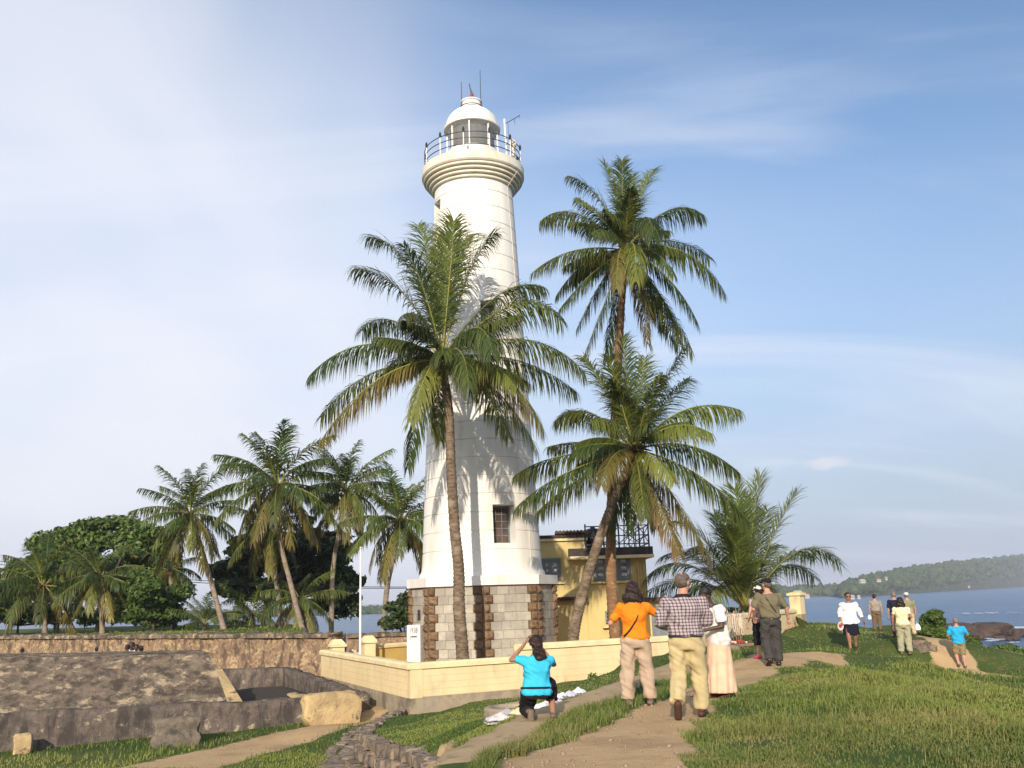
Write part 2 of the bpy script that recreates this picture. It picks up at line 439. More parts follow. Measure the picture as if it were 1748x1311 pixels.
M['rampart'] = fort_mat('rampart_masonry', (.23, .155, .10), (.50, .37, .21), (.10, .072, .055), 2.4, .52, .57, .50, .58)
M['stone'] = mat('edging_stone', (0.16, 0.125, 0.10), (0.26, 0.20, 0.135), 4, 0.95, 0.7, 22, rnd=0.3, c3=(0.08, 0.065, 0.055), s3=6)
M['kerb'] = mat('worn_sandy_cement', (0.43, 0.31, 0.17), (0.36, 0.26, 0.145), 2.4, 0.95, 0.4, 22, c3=(0.26, 0.19, 0.11), s3=3, lo3=0.58)
M['rock'] = mat('brown_sea_rock', (0.055, 0.038, 0.030), (0.095, 0.060, 0.042), 0.35, 0.85, 0.8, 1.4, bdist=0.4)
M['concrete'] = mat('pale_concrete', (0.42, 0.39, 0.33), (0.35, 0.32, 0.27), 2, 0.9, 0.2)

# ================================================================== TERRAIN
CORNER = np.array([-3.18, 28.0])        # corner of the cream compound wall
WLEFT = np.array([-7.78, 37.97])
WA = np.array([5.6, 32.65])              # where the front wall bends away along the path
WB = np.array([12.45, 43.5])             # end pillar
EDGE = [onz(695, 1215, -1.6), onz(637, 1244, -1.45), onz(628, 1258, -1.38), onz(641, 1268, -1.25), onz(670, 1279, -1.12),
        onz(715, 1291, -0.95), onz(750, 1306, -0.70)]
hi_px = [  # pixel, pixel, height: the rampart walk, the lawn and the slope to the sea
    (900, 1311, 0), (1000, 1290, 0), (1100, 1250, 0), (1170, 1228, 0), (1095, 1207, -.02), (1222, 1197, 0), (1320, 1140, -.02),
    (1320, 1123, -.02), (1260, 1115, -.05), (1400, 1108, -.12), (1455, 1113, -.22), (1545, 1120, -.4), (1640, 1142, -1.3),
    (1500, 1080, -.6), (1555, 1088, -.55), (1440, 1064, -.6), (1380, 1064, -.35), (1520, 1067, -.75), (1590, 1076, -.75),
    (1450, 1145, .10), (1560, 1130, .06), (1500, 1200, .12), (1650, 1147, -.3), (1748, 1170, -.75), (1748, 1311, .0), (1500, 1260, .08),
    (1748, 1230, -.15), (1300, 1200, .06), (1250, 1290, .03), (1620, 1180, .02), (1400, 1180, .1),
    (1700, 1112, -2.2), (1748, 1140, -2.5), (1640, 1085, -1.5), (1690, 1150, -1.55), (1748, 1165, -1.8),
    (865, 1246, -.12), (1000, 1192, -.16), (930, 1215, -.16), (790, 1290, -.32), (1060, 1172, -.14)]
hi_pts = [onz(*p) for p in hi_px] + [e for e in EDGE] + [np.array(p, float) for p in (
    (0, -12, 0), (6, -12, 0), (14, -12, -.6), (0, 0, 0), (4, 2, 0), (8, 6, -.05), (12, 8, -.8), (18, 2, -2.2), (18, 20, -2.3), (-1.2, 4, -.1),
    (-.5, 28.9, -1.40), (2.0, 30.2, -1.05), (4.4, 31.4, -.5), (5.4, 31.6, -.3), (8.6, 37, -.12), (12.4, 43.2, -.08), (-2.6, 27.6, -1.6),
    (-1.0, 23, -1.10), (-1.8, 20, -1.08), (-.4, 17, -.55), (2.0, 23, -.75), (1.2, 20.0, -.5), (14, 50, -.3), (13, 58, -.5), (24, 48, -2.6), (27, 40, -3.6),
    (8.05, 18, -.20), (8.9, 20, -.42), (10, 22.5, -.68), (11.2, 25, -.92), (12.1, 27, -1.06), (13, 29, -1.2), (7.6, 15, -.2), (9.2, 18, -.6), (10.2, 20, -.95), (12.8, 25, -1.6), (16, 31, -2.0), (6.2, 13, -.05), (11, 16, -1.3), (14, 22, -1.9), (17, 36, -1.9),
    (20, 30, -2.2), (20, 58, -1.6), (3.6, 27.0, -.55))]
lo_px = [(250, 1300, -1.92), (600, 1300, -1.95), (450, 1280, -1.95), (0, 1290, -1.9), (617, 1228, -1.85), (400, 1260, -1.9), (660, 1208, -1.64), (560, 1175, -1.62),
         (500, 1150, -1.5), (430, 1146, -1.42), (550, 1150, -1.5), (440, 1190, -2.0), (520, 1192, -2.0), (470, 1178, -2.0), (490, 1186, -2.0), (560, 1196, -2.0)]
lo_pts = [onz(*p) for p in lo_px] + [np.array(p, float) for p in (
    (-3, 8, -2.0), (-6, 2, -2.0), (-4, -12, -2.0), (-14, 8, -2.0), (-20, 20, -1.9), (-20, 30, -1.6), (-14, 33, -1.0), (-9, 35, -1.3), (-18, 36, -.9), (-40, 30, -1.5),
    (-30, 45, -1.0), (-12, 40, -1.35), (-8.5, 39, -1.55), (-3, 34, -1.5), (0, 40, -1.5), (6, 40, -1.5), (0, 50, -1.5), (10, 50, -1.4), (-6, 44, -1.5), (8, 36, -1.4), (4, 34, -1.5), (12, 48, -1.2),
    (-2.2, 18, -2.0), (-4.5, 22, -1.95), (-4.6, 26.5, -1.75))]
def shepard(pts, X, Y, p=3.2):
    P = np.array(pts); num = np.zeros_like(X); den = np.zeros_like(X)
    for a in P:
        w = 1.0 / (((X - a[0]) ** 2 + (Y - a[1]) ** 2 + 0.15) ** (p / 2))
        num += w * a[2]; den += w
    return num / den
def sdist(poly, X, Y, closed=True):
    """signed distance to a polygon, positive inside"""
    poly = [np.array(q[:2], float) for q in poly]
    d = np.full(X.shape, 1e9); ins = np.zeros(X.shape, bool)
    n = len(poly)
    for i in range(n if closed else n - 1):
        a, b = poly[i], poly[(i + 1) % n]
        e = b - a; L2 = e @ e + 1e-9
        t = np.clip(((X - a[0]) * e[0] + (Y - a[1]) * e[1]) / L2, 0, 1)
        d = np.minimum(d, np.hypot(X - a[0] - t * e[0], Y - a[1] - t * e[1]))
        c = (a[1] > Y) != (b[1] > Y)
        ins ^= c & (X < (b[0] - a[0]) * (Y - a[1]) / (b[1] - a[1] + 1e-12) + a[0])
    return np.where(ins, d, -d) if closed else d
def sstep(a, b, x):
    t = np.clip((x - a) / (b - a), 0, 1); return t * t * (3 - 2 * t)
HI_POLY = [(-1.4, -40)] + [tuple(e[:2]) for e in ([np.array([-1.0, 8.0, 0])] + EDGE[::-1])] + [tuple(CORNER), tuple(WA), tuple(WB), (13.2, 46), (12.5, 56), (12, 200), (300, 200), (300, -40)]
LAND = [(-140, -60), (25, -60), (22, 8), (24, 26), (30, 40), (29, 50), (23, 58), (15, 63.5), (2, 62), (-8, 60), (-30, 80), (-140, 100)]
RA, RB = onz(0, 1086, .3), onz(556, 1082, .3)          # top edge of the long rampart wall
RD = (RB - RA)[:2] / np.linalg.norm((RB - RA)[:2])
RN = np.array([-RD[1], RD[0]])                            # away from the camera
RAMP = [tuple(RA[:2] - RD * 60 + RN * .5), tuple(RB[:2] + RN * .5), tuple(RB[:2] * 1.06 + np.array([-.6, 0])), tuple(RB[:2] * 2.6 + np.array([-2.0, 0])), (-200, 200)]
def height(X, Y):
    h = shepard(hi_pts, X, Y); l = shepard(lo_pts, X, Y)
    s = sdist(HI_POLY, X, Y)
    z = l + (h - l) * sstep(-0.28, 0.05, s)
    r = sdist(RAMP, X, Y)
    z = z + (0.24 - z) * sstep(-0.1, 0.25, r)
    z = z + fbm(X, Y, 0.7, 3, 5) * 0.04
    c = sdist(LAND, X, Y)
    z = z + (-11.0 - z) * sstep(0.5, -13, c)
    return z
STEP = 0.28
gx = np.arange(-62, 44, STEP); gy = np.arange(-16, 104, STEP)
GX, GY = np.meshgrid(gx, gy)
GZ = height(GX, GY)
def ground(x, y):
    i = (y - gy[0]) / STEP; j = (x - gx[0]) / STEP
    i0, j0 = int(i), int(j); fi, fj = i - i0, j - j0
    return float((GZ[i0, j0] * (1 - fj) + GZ[i0, j0 + 1] * fj) * (1 - fi) + (GZ[i0 + 1, j0] * (1 - fj) + GZ[i0 + 1, j0 + 1] * fj) * fi)
def ground_a(x, y):
    i = np.clip((y - gy[0]) / STEP, 0, len(gy) - 2); j = np.clip((x - gx[0]) / STEP, 0, len(gx) - 2)
    i0, j0 = i.astype(int), j.astype(int); fi, fj = i - i0, j - j0
    return (GZ[i0, j0] * (1 - fj) + GZ[i0, j0 + 1] * fj) * (1 - fi) + (GZ[i0 + 1, j0] * (1 - fj) + GZ[i0 + 1, j0 + 1] * fj) * fi
def hit(px, py, zs=0.0):
    """where the line of sight through a pixel meets the ground"""
    d = ray(px, py); prev = None
    t = 4.0 / d[1]
    while t * d[1] < 90:
        p = EYE + d * t
        if p[2] < ground(p[0], p[1]): return np.array([p[0], p[1], ground(p[0], p[1])])
        t += 0.06 / d[1]
    return EYE + d * t

# --- bare earth mask (1 = trodden dirt)
def px_poly(pts, z=0.0): return [tuple(onz(a, b, z)[:2]) for a, b in pts]
PATH_MAIN = px_poly([(835, 1311), (870, 1290), (960, 1262), (1050, 1222), (1085, 1204), (1128, 1180), (1190, 1148), (1262, 1118), (1330, 1103), (1440, 1102), (1448, 1108),
                     (1395, 1118), (1335, 1137), (1275, 1166), (1225, 1200), (1195, 1240), (1172, 1311)], 0) + [(1.6, 4), (1.4, -14), (-.2, -14), (-.2, 5)]
PATH_LOW = px_poly([(180, 1311), (330, 1280), (470, 1252), (590, 1236), (640, 1222), (620, 1200), (560, 1165), (530, 1158), (575, 1152), (650, 1196), (690, 1212), (640, 1232), (600, 1252), (520, 1266), (480, 1275), (380, 1302), (350, 1311)], -1.88)
PATH_SEA = [tuple(onz(a, b, z)[:2]) for a, b, z in ((1555, 1084, -.6), (1570, 1084, -.7), (1610, 1098, -1.0), (1650, 1120, -1.3), (1700, 1150, -1.6), (1748, 1166, -1.9), (1748, 1176, -1.8), (1690, 1158, -1.4), (1640, 1138, -1.1), (1600, 1112, -.9))]
BARE = px_poly([(1415, 1087), (1445, 1083), (1462, 1086), (1430, 1092)], -.2)
BARE2 = px_poly([(1455, 1100), (1560, 1094), (1600, 1108), (1545, 1105), (1470, 1108)], -.4)
PIT = [tuple(onz(a, b, -1.6)[:2]) for a, b in ((360, 1216), (612, 1206), (486, 1160), (360, 1162))]  # sunken enclosure; the shade on its floor is painted via the third mask channel
YARD = [tuple(CORNER), tuple(WA), tuple(WB), (12, 60), (-6, 60), tuple(WLEFT)]
wob = fbm(GX, GY, 0.9, 4, 11) * 0.35
dirt = np.zeros_like(GX)
for poly, w in ((PATH_MAIN, .16), (PATH_LOW, .3), (PATH_SEA, .16), (BARE, .4), (BARE2, .4), (YARD, .3)):
    dirt = np.maximum(dirt, sstep(-w, w, sdist(poly, GX, GY) + wob * (0.3 if w < .25 else .9 if w < .35 else 1.3)))
spots = sstep(.50, .68, fbm(GX, GY, 0.55, 4, 23)) * 0.75
dirt = np.maximum(dirt, spots * sstep(0, 3, sdist(HI_POLY, GX, GY)))
steep = np.hypot(*np.gradient(GZ, STEP))
dirt = np.maximum(dirt, sstep(0.9, 1.8, steep) * 0.85)
tone = np.clip(0.5 + fbm(GX, GY, 0.35, 4, 3) * 1.7, 0, 1)
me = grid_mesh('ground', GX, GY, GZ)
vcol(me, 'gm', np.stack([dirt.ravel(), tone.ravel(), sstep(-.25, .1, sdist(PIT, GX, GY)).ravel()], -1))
mg, nt, b = new_mat('ground_soil_and_turf')
N, L = nt.nodes, nt.links
a_ = N.new('ShaderNodeAttribute'); a_.attribute_name = 'gm'
sp = N.new('ShaderNodeSeparateColor'); L.new(a_.outputs['Color'], sp.inputs[0])
geo = N.new('ShaderNodeNewGeometry')
def tn(sc, det=6):
    n = N.new('ShaderNodeTexNoise'); n.inputs['Scale'].default_value = sc; n.inputs['Detail'].default_value = det; n.inputs['Roughness'].default_value = .62
    L.new(geo.outputs['Position'], n.inputs['Vector']); return n.outputs[0]
def mixc(a, c, fac):
    x = N.new('ShaderNodeMix'); x.data_type = 'RGBA'
    for v, s in ((a, x.inputs[6]), (c, x.inputs[7]), (fac, x.inputs['Factor'])):
        if isinstance(v, tuple): s.default_value = v
        else: L.new(v, s)
    return x.outputs[2]
def mr(src, lo, hi, tl=0.0, th=1.0):
    r = N.new('ShaderNodeMapRange'); L.new(src, r.inputs['Value'])
    for k, v in (('From Min', lo), ('From Max', hi), ('To Min', tl), ('To Max', th)): r.inputs[k].default_value = v
    return r.outputs[0]
def mth(op, a, c):
    m = N.new('ShaderNodeMath'); m.operation = op
    for i, v in ((0, a), (1, c)):
        if isinstance(v, float): m.inputs[i].default_value = v
        else: L.new(v, m.inputs[i])
    return m.outputs[0]
turf = mixc((0.050, 0.080, 0.018, 1), (0.090, 0.115, 0.028, 1), sp.outputs[1])
turf = mixc(turf, (0.17, 0.125, 0.055, 1), mr(tn(2.6), .56, .74))
soil = mixc((0.48, 0.335, 0.180, 1), (0.39, 0.265, 0.140, 1), mr(tn(1.1), .35, .68))
soil = mixc(soil, (0.55, 0.385, 0.20, 1), mr(tn(14, 3), .52, .72, 0, .6))
soil = mixc(soil, (0.27, 0.185, 0.10, 1), mr(tn(.55, 5), .52, .70, 0, .7))
soil = mixc(soil, (0.20, 0.135, 0.075, 1), mr(tn(34, 2), .62, .70, 0, .6))
edge = mr(mth('ADD', sp.outputs[0], mth('MULTIPLY', mth('SUBTRACT', tn(5.0), 0.5), 0.9)), .34, .6)
L.new(mixc(mixc(turf, soil, edge), (.060, .050, .040, 1), sp.outputs[2]), b.inputs['Base Color'])  # last mix darkens the enclosure floor: shade put into the ground colour
b.inputs['Roughness'].default_value = 0.97; b.inputs['Specular IOR Level'].default_value = 0.15
bp = N.new('ShaderNodeBump'); bp.inputs['Strength'].default_value = 0.5; bp.inputs['Distance'].default_value = 0.05
L.new(mth('ADD', tn(7), mth('MULTIPLY', tn(40, 3), .3)), bp.inputs['Height']); L.new(bp.outputs[0], b.inputs['Normal'])
me.shade_smooth()
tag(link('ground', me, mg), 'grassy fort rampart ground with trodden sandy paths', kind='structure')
def dirt_at(x, y):
    i = np.clip(((y - gy[0]) / STEP).round().astype(int), 0, len(gy) - 1); j = np.clip(((x - gx[0]) / STEP).round().astype(int), 0, len(gx) - 1)
    return dirt[i, j], tone[i, j]

# ================================================================== SEA
SEA_Z = -7.4
msea, nt, b = new_mat('sea_water')
N, L = nt.nodes, nt.links
geo = N.new('ShaderNodeNewGeometry')
mp = N.new('ShaderNodeMapping'); mp.inputs['Scale'].default_value = (0.5, 1.0, 1.0); mp.inputs['Rotation'].default_value = (0, 0, R(-18))
L.new(geo.outputs['Position'], mp.inputs['Vector'])
def sn(sc, det, rg=.6):
    n = N.new('ShaderNodeTexNoise'); n.inputs['Scale'].default_value = sc; n.inputs['Detail'].default_value = det; n.inputs['Roughness'].default_value = rg
    L.new(mp.outputs[0], n.inputs['Vector']); return n.outputs[0]
b.inputs['Roughness'].default_value = 0.25; b.inputs['Specular IOR Level'].default_value = 0.3
b.inputs['IOR'].default_value = 1.33
L.new(mixc((0.020, 0.070, 0.150, 1), (0.035, 0.100, 0.190, 1), mr(sn(.03, 5), .4, .6)), b.inputs['Base Color'])
bp = N.new('ShaderNodeBump'); bp.inputs['Strength'].default_value = 0.9; bp.inputs['Distance'].default_value = 1.0
L.new(mth('ADD', mth('MULTIPLY', sn(.12, 3), 1.6), mth('MULTIPLY', sn(.7, 5), .55)), bp.inputs['Height']); L.new(bp.outputs[0], b.inputs['Normal'])
sx = np.linspace(-1, 1, 121); sx = np.sign(sx) * np.abs(sx) ** 2.2 * 6500
sy = np.concatenate([np.linspace(-400, 20, 12), 20 + np.linspace(0, 1, 110)[1:] ** 2.4 * 6500])
SX, SY = np.meshgrid(sx, sy)
SZ = SEA_Z + fbm(SX, SY, .05, 3, 9) * .35 * np.clip(1 - SY / 900, 0, 1)
me = grid_mesh('sea', SX, SY, SZ); me.shade_smooth()
tag(link('sea', me, msea), 'blue sea beyond the rampart', kind='structure')

# ================================================================== FAR SHORES
rng = np.random.default_rng(7)
mhill = mat('far_hill_ground', (0.045, 0.060, 0.025), (0.075, 0.075, 0.040), 0.03, 0.95, c3=(0.20, 0.12, 0.07), s3=0.05, lo3=.6)
mforest = leaf_mat('far_forest', (0.022, 0.045, 0.016), (0.060, 0.085, 0.026), trans=0.0, rough=0.8, rnd=0)
def hill(name, shore, sky, depth, label, crown, seed, zpad=0.0):
    """a wooded shore: foot along the waterline pixels, ridge set so that its skyline meets the sky pixels"""
    rg = np.random.default_rng(seed)
    xs = np.array([p[0] for p in shore], float); ys = np.array([p[1] for p in shore], float)
    kx = np.array([p[0] for p in sky], float); ky = np.array([p[1] for p in sky], float)
    n, m = 90, 14
    cols = np.linspace(xs[0], xs[-1], n)
    P = np.zeros((m, n, 3))
    for j, cx in enumerate(cols):
        foot = onz(cx, np.interp(cx, xs, ys), SEA_Z)
        far = at(cx, np.interp(cx, kx, ky) + 5.0, foot[1] + depth)      # trees add the last few pixels
        hgt = max(far[2] - SEA_Z, 2.0)
        for i in range(m):
            u = i / (m - 1)
            if u < .7:
                w = u / .7
                p = foot + (far - foot) * w; p[2] = SEA_Z - 1.0 + (hgt + 1) * (w ** .55)
            else:
                p = far + np.array([0, (u - .7) * depth * 1.5, 0]); p[2] = SEA_Z - 1 + (hgt + 1) * (1 - ((u - .7) / .3) ** 2)
            P[i, j] = p
    P[..., 2] += fbm(P[..., 0], P[..., 1], .02, 3, seed) * 2.0 * np.linspace(0, 1, m)[:, None] ** .5 * (np.linspace(1, 0, m)[:, None] > 0)
    me = grid_mesh(name, P[..., 0], P[..., 1], P[..., 2]); me.shade_smooth()
    tag(link(name, me, mhill), label, kind='structure')
    # crowns of the wood
    ico = bmesh.new(); bmesh.ops.create_icosphere(ico, subdivisions=2, radius=1.0)
    iv = np.array([v.co[:] for v in ico.verts]); it = np.array([[v.index for v in f.verts] for f in ico.faces]); ico.free()
    co, tr, ti = [], [], []; off = 0
    k = crown[0]
    for _ in range(k):
        u = rg.uniform(.07, .86) if rg.random() > .25 else rg.uniform(.60, .74)
        w = rg.random()
        fi, fj = u * (m - 1), w * (n - 1)
        i0, j0 = int(fi), int(fj); a, c = fi - i0, fj - j0
        p = (P[i0, j0] * (1 - c) + P[i0, min(j0 + 1, n - 1)] * c) * (1 - a) + (P[i0 + 1, j0] * (1 - c) + P[i0 + 1, min(j0 + 1, n - 1)] * c) * a
        r = rg.uniform(*crown[1])
        jit = 1 + rg.normal(0, .22, len(iv))[:, None]
        v = iv * jit * np.array([r * rg.uniform(.8, 1.3), r * rg.uniform(.8, 1.3), r * rg.uniform(.7, 1.25)]) + p + np.array([0, 0, r * .45])
        co.append(v); tr.append(it + off); off += len(iv)
        t = rg.random(); ti.append(np.clip(np.stack([t + (iv[:, 2] * .2), np.full(len(iv), 0.0), np.zeros(len(iv))], -1), 0, 1))
    me = bpy.data.meshes.new(name + '_wood'); fast_mesh(me, np.concatenate(co), None, np.concatenate(tr))
    vcol(me, 'tint', np.concatenate(ti))
    tag(link('forest', me, mforest), 'wood covering the ' + label, 'wood', kind='stuff')
    return P
hill('far_headland', [(1440, 1021), (1470, 1018.5), (1500, 1016.5), (1560, 1012.5), (1600, 1010), (1680, 1005), (1748, 1001), (1990, 992)],
     [(1440, 1010), (1452, 998), (1480, 988), (1520, 980), (1560, 970), (1600, 964), (1650, 957), (1700, 951), (1748, 946), (1990, 930)], 130, 'wooded headland across the bay', (1500, (3.2, 6.0)), 31)
hill('far_shore', [(1290, 1022), (1370, 1019), (1450, 1017), (1620, 1009)], [(1290, 1006), (1370, 1003), (1430, 1001), (1480, 998), (1620, 995)], 120, 'low wooded shore behind the headland', (420, (3.0, 5.5)), 32)
hill('left_far_shore', [(150, 1063), (400, 1055), (600, 1049.5), (720, 1046), (1000, 1036)], [(150, 1052), (400, 1046), (600, 1039), (720, 1037), (1000, 1028)], 90, 'low shore across the harbour', (700, (2.0, 3.6)), 33)

M['hwhite'] = mat('far_white_wall', (0.40, 0.37, 0.33), None)
M['hroof'] = mat('far_red_roof', (0.28, 0.10, 0.06), None)
def far_house(px, py, Y, w, h, label, roofmat, rz=0.0):
    p = at(px, py + 1.2, Y)
    t = thing('far_house', p, label, 'house', 'houses across the bay', rz)
    wl_ = MB(); w *= .62; wl_.box((0, 0, h / 2 - .4), (w, w * .7, h + .8)); wl_.build('wall', M['hwhite'], t, local=True)
    rf = MB(); a, bb = w * .56, w * .42
    rf.add([(-a, -bb, h), (a, -bb, h), (a, bb, h), (-a, bb, h), (-a * .7, 0, h + w * .25), (a * .7, 0, h + w * .25)], [(0, 1, 5, 4), (1, 2, 5), (2, 3, 4, 5), (3, 0, 4), (3, 2, 1, 0)])
    rf.build('roof', roofmat, t, local=True)
    for k in (-.3, 0, .3):
        wi = MB(); wi.box((k * w, -w * .352, h * .45), (w * .12, .1, h * .4)); wi.build('window', M['glass_dark'], t, local=True)
far_house(1362, 1017, 560, 8, 2.2, 'white waterside house next to the cream wall pillar', M['hwhite'], .2)
far_house(1378, 1018, 560, 4, 1.6, 'small white waterside hut just right of the pillar', M['hroof'], -.2)
far_house(1455, 1020, 640, 4, 1.5, 'white boathouse left of the white-shirted woman', M['hwhite'], .1)
far_house(1466, 1019.5, 640, 3, 1.4, 'smaller white boathouse at the foot of the headland', M['hwhite'], -.1)
far_house(1472, 993, 880, 8, 1.7, 'long low white house high on the headland', M['hwhite'], .15)
far_house(1500, 991, 880, 6, 1.7, 'white house with red roof on the headland slope', M['hroof'], -.1)
far_house(1513, 988, 890, 3, 2.4, 'tall narrow white house uppermost on the headland', M['hroof'], .3)
far_house(1654, 1001, 1010, 3, 1.2, 'lone white house low on the headland shore', M['hroof'], .1)
far_house(603, 1048, 500, 5, 1.8, 'white and red harbour building behind the flagpole', M['hroof'], .1)
far_house(588, 1049, 500, 3, 1.3, 'small white harbour building left of the flagpole', M['hwhite'], -.2)

# ================================================================== SHARED PIECES
def bevel_box_mesh(name, bev=0.06, bulge=0.0, seed=0):
    """unit block, edges bevelled; bulge > 0 gives a rock face on local -y"""
    bm = bmesh.new(); bmesh.ops.create_cube(bm, size=1.0)
    if bulge:
        bmesh.ops.subdivide_edges(bm, edges=bm.edges[:], cuts=3, use_grid_fill=True)
        rg = random.Random(seed)
        for v in bm.verts:
            if v.co.y < -.49:
                e = min(.5 - abs(v.co.x), .5 - abs(v.co.z))
                v.co.y -= bulge * (1.0 if e > .2 else .05) * rg.uniform(.5, 1.3)
                if e < .01: v.co.y += .04
    else:
        bmesh.ops.bevel(bm, geom=bm.edges[:], offset=bev, segments=1, affect='EDGES', profile=.5)
    me = bpy.data.meshes.new(name); bm.to_mesh(me); bm.free()
    return me
def stone_mesh(name, seed, rough=.16):
    bm = bmesh.new(); bmesh.ops.create_cube(bm, size=1.0)
    bmesh.ops.subdivide_edges(bm, edges=bm.edges[:], cuts=2, use_grid_fill=True)
    rg = random.Random(seed)
    for v in bm.verts:
        l = v.co.length
        v.co *= (1 - .28 * max(0, l - .5)) * (1 + rg.uniform(-rough, rough))
    me = bpy.data.meshes.new(name); bm.to_mesh(me); bm.free(); me.shade_smooth(); me.set_sharp_from_angle(angle=R(40))
    return me
BLOCK = bevel_box_mesh('block', .03); BLOCK.materials.append(M['block'])
PAINTBLOCK = bevel_box_mesh('painted_block', .02); PAINTBLOCK.materials.append(M['yellow'])
QUOINS = [bevel_box_mesh('quoin', 0, .42, s) for s in range(4)]
for q in QUOINS: q.materials.append(M['quoin'])
STONES = [stone_mesh('stone', s) for s in range(7)]
for q in STONES: q.materials.append(M['stone'])
def put(name, me, loc, rz=0.0, scale=(1, 1, 1), parent=None, rx=0.0, ry=0.0):
    o = bpy.data.objects.new(name, me); COL.objects.link(o)
    loc = np.array(loc, float)
    if parent is not None:
        loc = loc - origin_of(parent); o.parent = parent
    o.location = tuple(loc); o.rotation_euler = (rx, ry, rz); o.scale = scale
    return o
def rough_wall(name, p0, p1, thick, z0, z1a, z1b, mt, parent=None, amp=.05, seg=.18, seed=0, batter=0.0, ragged=.06):
    """a weathered masonry wall between two ground points, front face on the camera side"""
    p0, p1 = np.array(p0[:2], float), np.array(p1[:2], float)
    d = p1 - p0; Ln = np.linalg.norm(d); d /= Ln; nrm = np.array([-d[1], d[0]])
    if nrm[1] < 0: nrm = -nrm
    nx, nt_, nz = max(2, int(Ln / seg)), max(2, int(thick / seg) + 1), max(2, int((max(z1a, z1b) - z0) / seg) + 1)
    # profile goes up the front, across the top, down the back
    prof = [(0, k / nz) for k in range(nz)] + [(k / nt_, 1.0) for k in range(nt_)] + [(1.0, 1 - k / nz) for k in range(nz + 1)]
    vs = []
    for i in range(nx + 1):
        u = i / nx; zt = z1a + (z1b - z1a) * u
        for a, h in prof:
            p = p0 + d * Ln * u + nrm * (a * thick + (batter * h if a < .5 else 0))
            z = z0 + (zt - z0) * h
            q = Vector((p[0] * .9, p[1] * .9, z * 1.3 + seed))
            n1 = mnoise.noise(q * 1.1) + .6 * mnoise.noise(q * 3.3) + .45 * mnoise.noise(q * 7.5)
            vs.append((p[0] + nrm[0] * n1 * amp, p[1] + nrm[1] * n1 * amp, z + (n1 * ragged if h > .95 else 0)))
    m = len(prof)
    fs = [(i * m + k, (i + 1) * m + k, (i + 1) * m + k + 1, i * m + k + 1) for i in range(nx) for k in range(m - 1)]
    fs += [tuple(range(m)), tuple(nx * m + k for k in range(m - 1, -1, -1))]
    mb = MB().add(vs, fs)
    o = mb.build(name, mt, parent, smooth='all')
    return o

def nrm2(v): v = np.array(v, float); return v / np.linalg.norm(v)
# ================================================================== LIGHTHOUSE
LX, LY = -1.53, 41.0
LH = thing('lighthouse', (LX, LY, -1.5), 'tall white round lighthouse on an eight-sided stone base', 'lighthouse')
C0 = math.atan2(-LY, -LX)          # one corner of the base points at the viewer
R8, ZT, ZB, CH = 3.06, 2.03, -1.5, .345
def oc(i, r=R8): a = C0 + R(45) * i; return np.array([LX + r * math.cos(a), LY + r * math.sin(a)])
octo = lambda r: [tuple(oc(i, r)) for i in range(8)]
base = MB().prism(octo(R8), ZB, ZT).build('base_wall', M['mortar'], LH)
rg = random.Random(4)
for fct in (-2, -1, 0, 1, 2, -3):
    a, b2 = oc(fct), oc(fct + 1)
    d = (b2 - a); FL = np.linalg.norm(d); d /= FL
    out = np.array([d[1], -d[0]])
    if out @ (np.array([LX, LY]) - a) > 0: out = -out
    rz = math.atan2(out[0], -out[1])     # local -y looks outward
    for c in range(10):
        zc = ZT - .01 - CH * (c + .5)
        wa = .40 if c % 2 else .27
        wb = .27 if c % 2 else .40
        for end, w in ((0, wa), (1, wb)):
            s0 = w / 2 if end == 0 else FL - w / 2
            p = a + d * s0 + out * .015
            q = put('quoin', rg.choice(QUOINS), (p[0], p[1], zc), rz, (w - .014, .17, CH - .022), base)
        x = wa + .006
        lens = []
        while x < FL - wb - .05:
            w = rg.uniform(.30, .58)
            if FL - wb - (x + w) < .22: w = FL - wb - .006 - x
            lens.append((x, w)); x += w
        for x, w in lens:
            p = a + d * (x + w / 2) + out * .004
            put('block', BLOCK, (p[0], p[1], zc), rz, (w - .014, .05 + rg.uniform(0, .012), CH - .014), base)
MB().prism(octo(3.13), ZT - .03, ZT + .02).build('string_course', M['quoin'], LH)
cor = MB().prism(octo(3.23), ZT + .02, 2.42, None).build('cornice', M['white'], LH)
def rs(z): return 2.545 - .0425 * (z - 3.3)
prof = [(2.71, 2.40), (2.69, 2.58), (2.62, 2.66), (2.585, 2.80), (2.56, 3.0)]
z = 3.46
while z < 19.6:
    r = rs(z)
    prof += [(r + .004, z - .028), (r - .03, z - .010), (r - .03, z + .014), (r, z + .034)]
    z += .765
prof += [(1.83, 19.9), (1.83, 21.0)]
shaft = MB().lathe(prof, 96, (LX, LY, 0))
def cutter(phi, zc, w, h, dep, rr):
    a = math.atan2(-LY, -LX) + R(phi)
    mb = MB(); c = (LX + math.cos(a) * (rr - dep / 2 + .4), LY + math.sin(a) * (rr - dep / 2 + .4), zc)
    mb.box(c, (dep + .8, w, h), a); return mb, a
WIN = [(23.0, 4.50, 1.0, 1.58, .68, True), (15.0, 13.5, .72, 1.35, .6, True), (-66.0, 18.95, .75, .95, .6, False)]
sh_o = link('tower', shaft.mesh('tower', origin_of(LH)), M['white'], LH)
for phi, zc, w, h, dep, _ in WIN:
    cm, a = cutter(phi, zc, w, h, dep, rs(zc))
    co_ = bpy.data.objects.new('tmp', cm.mesh('tmp', origin_of(LH))); co_.location = LH.location; COL.objects.link(co_)
    md = sh_o.modifiers.new('b', 'BOOLEAN'); md.operation = 'DIFFERENCE'; md.object = co_; md.solver = 'EXACT'
bpy.context.view_layer.update()
dg = bpy.context.evaluated_depsgraph_get()
me = bpy.data.meshes.new_from_object(sh_o.evaluated_get(dg))
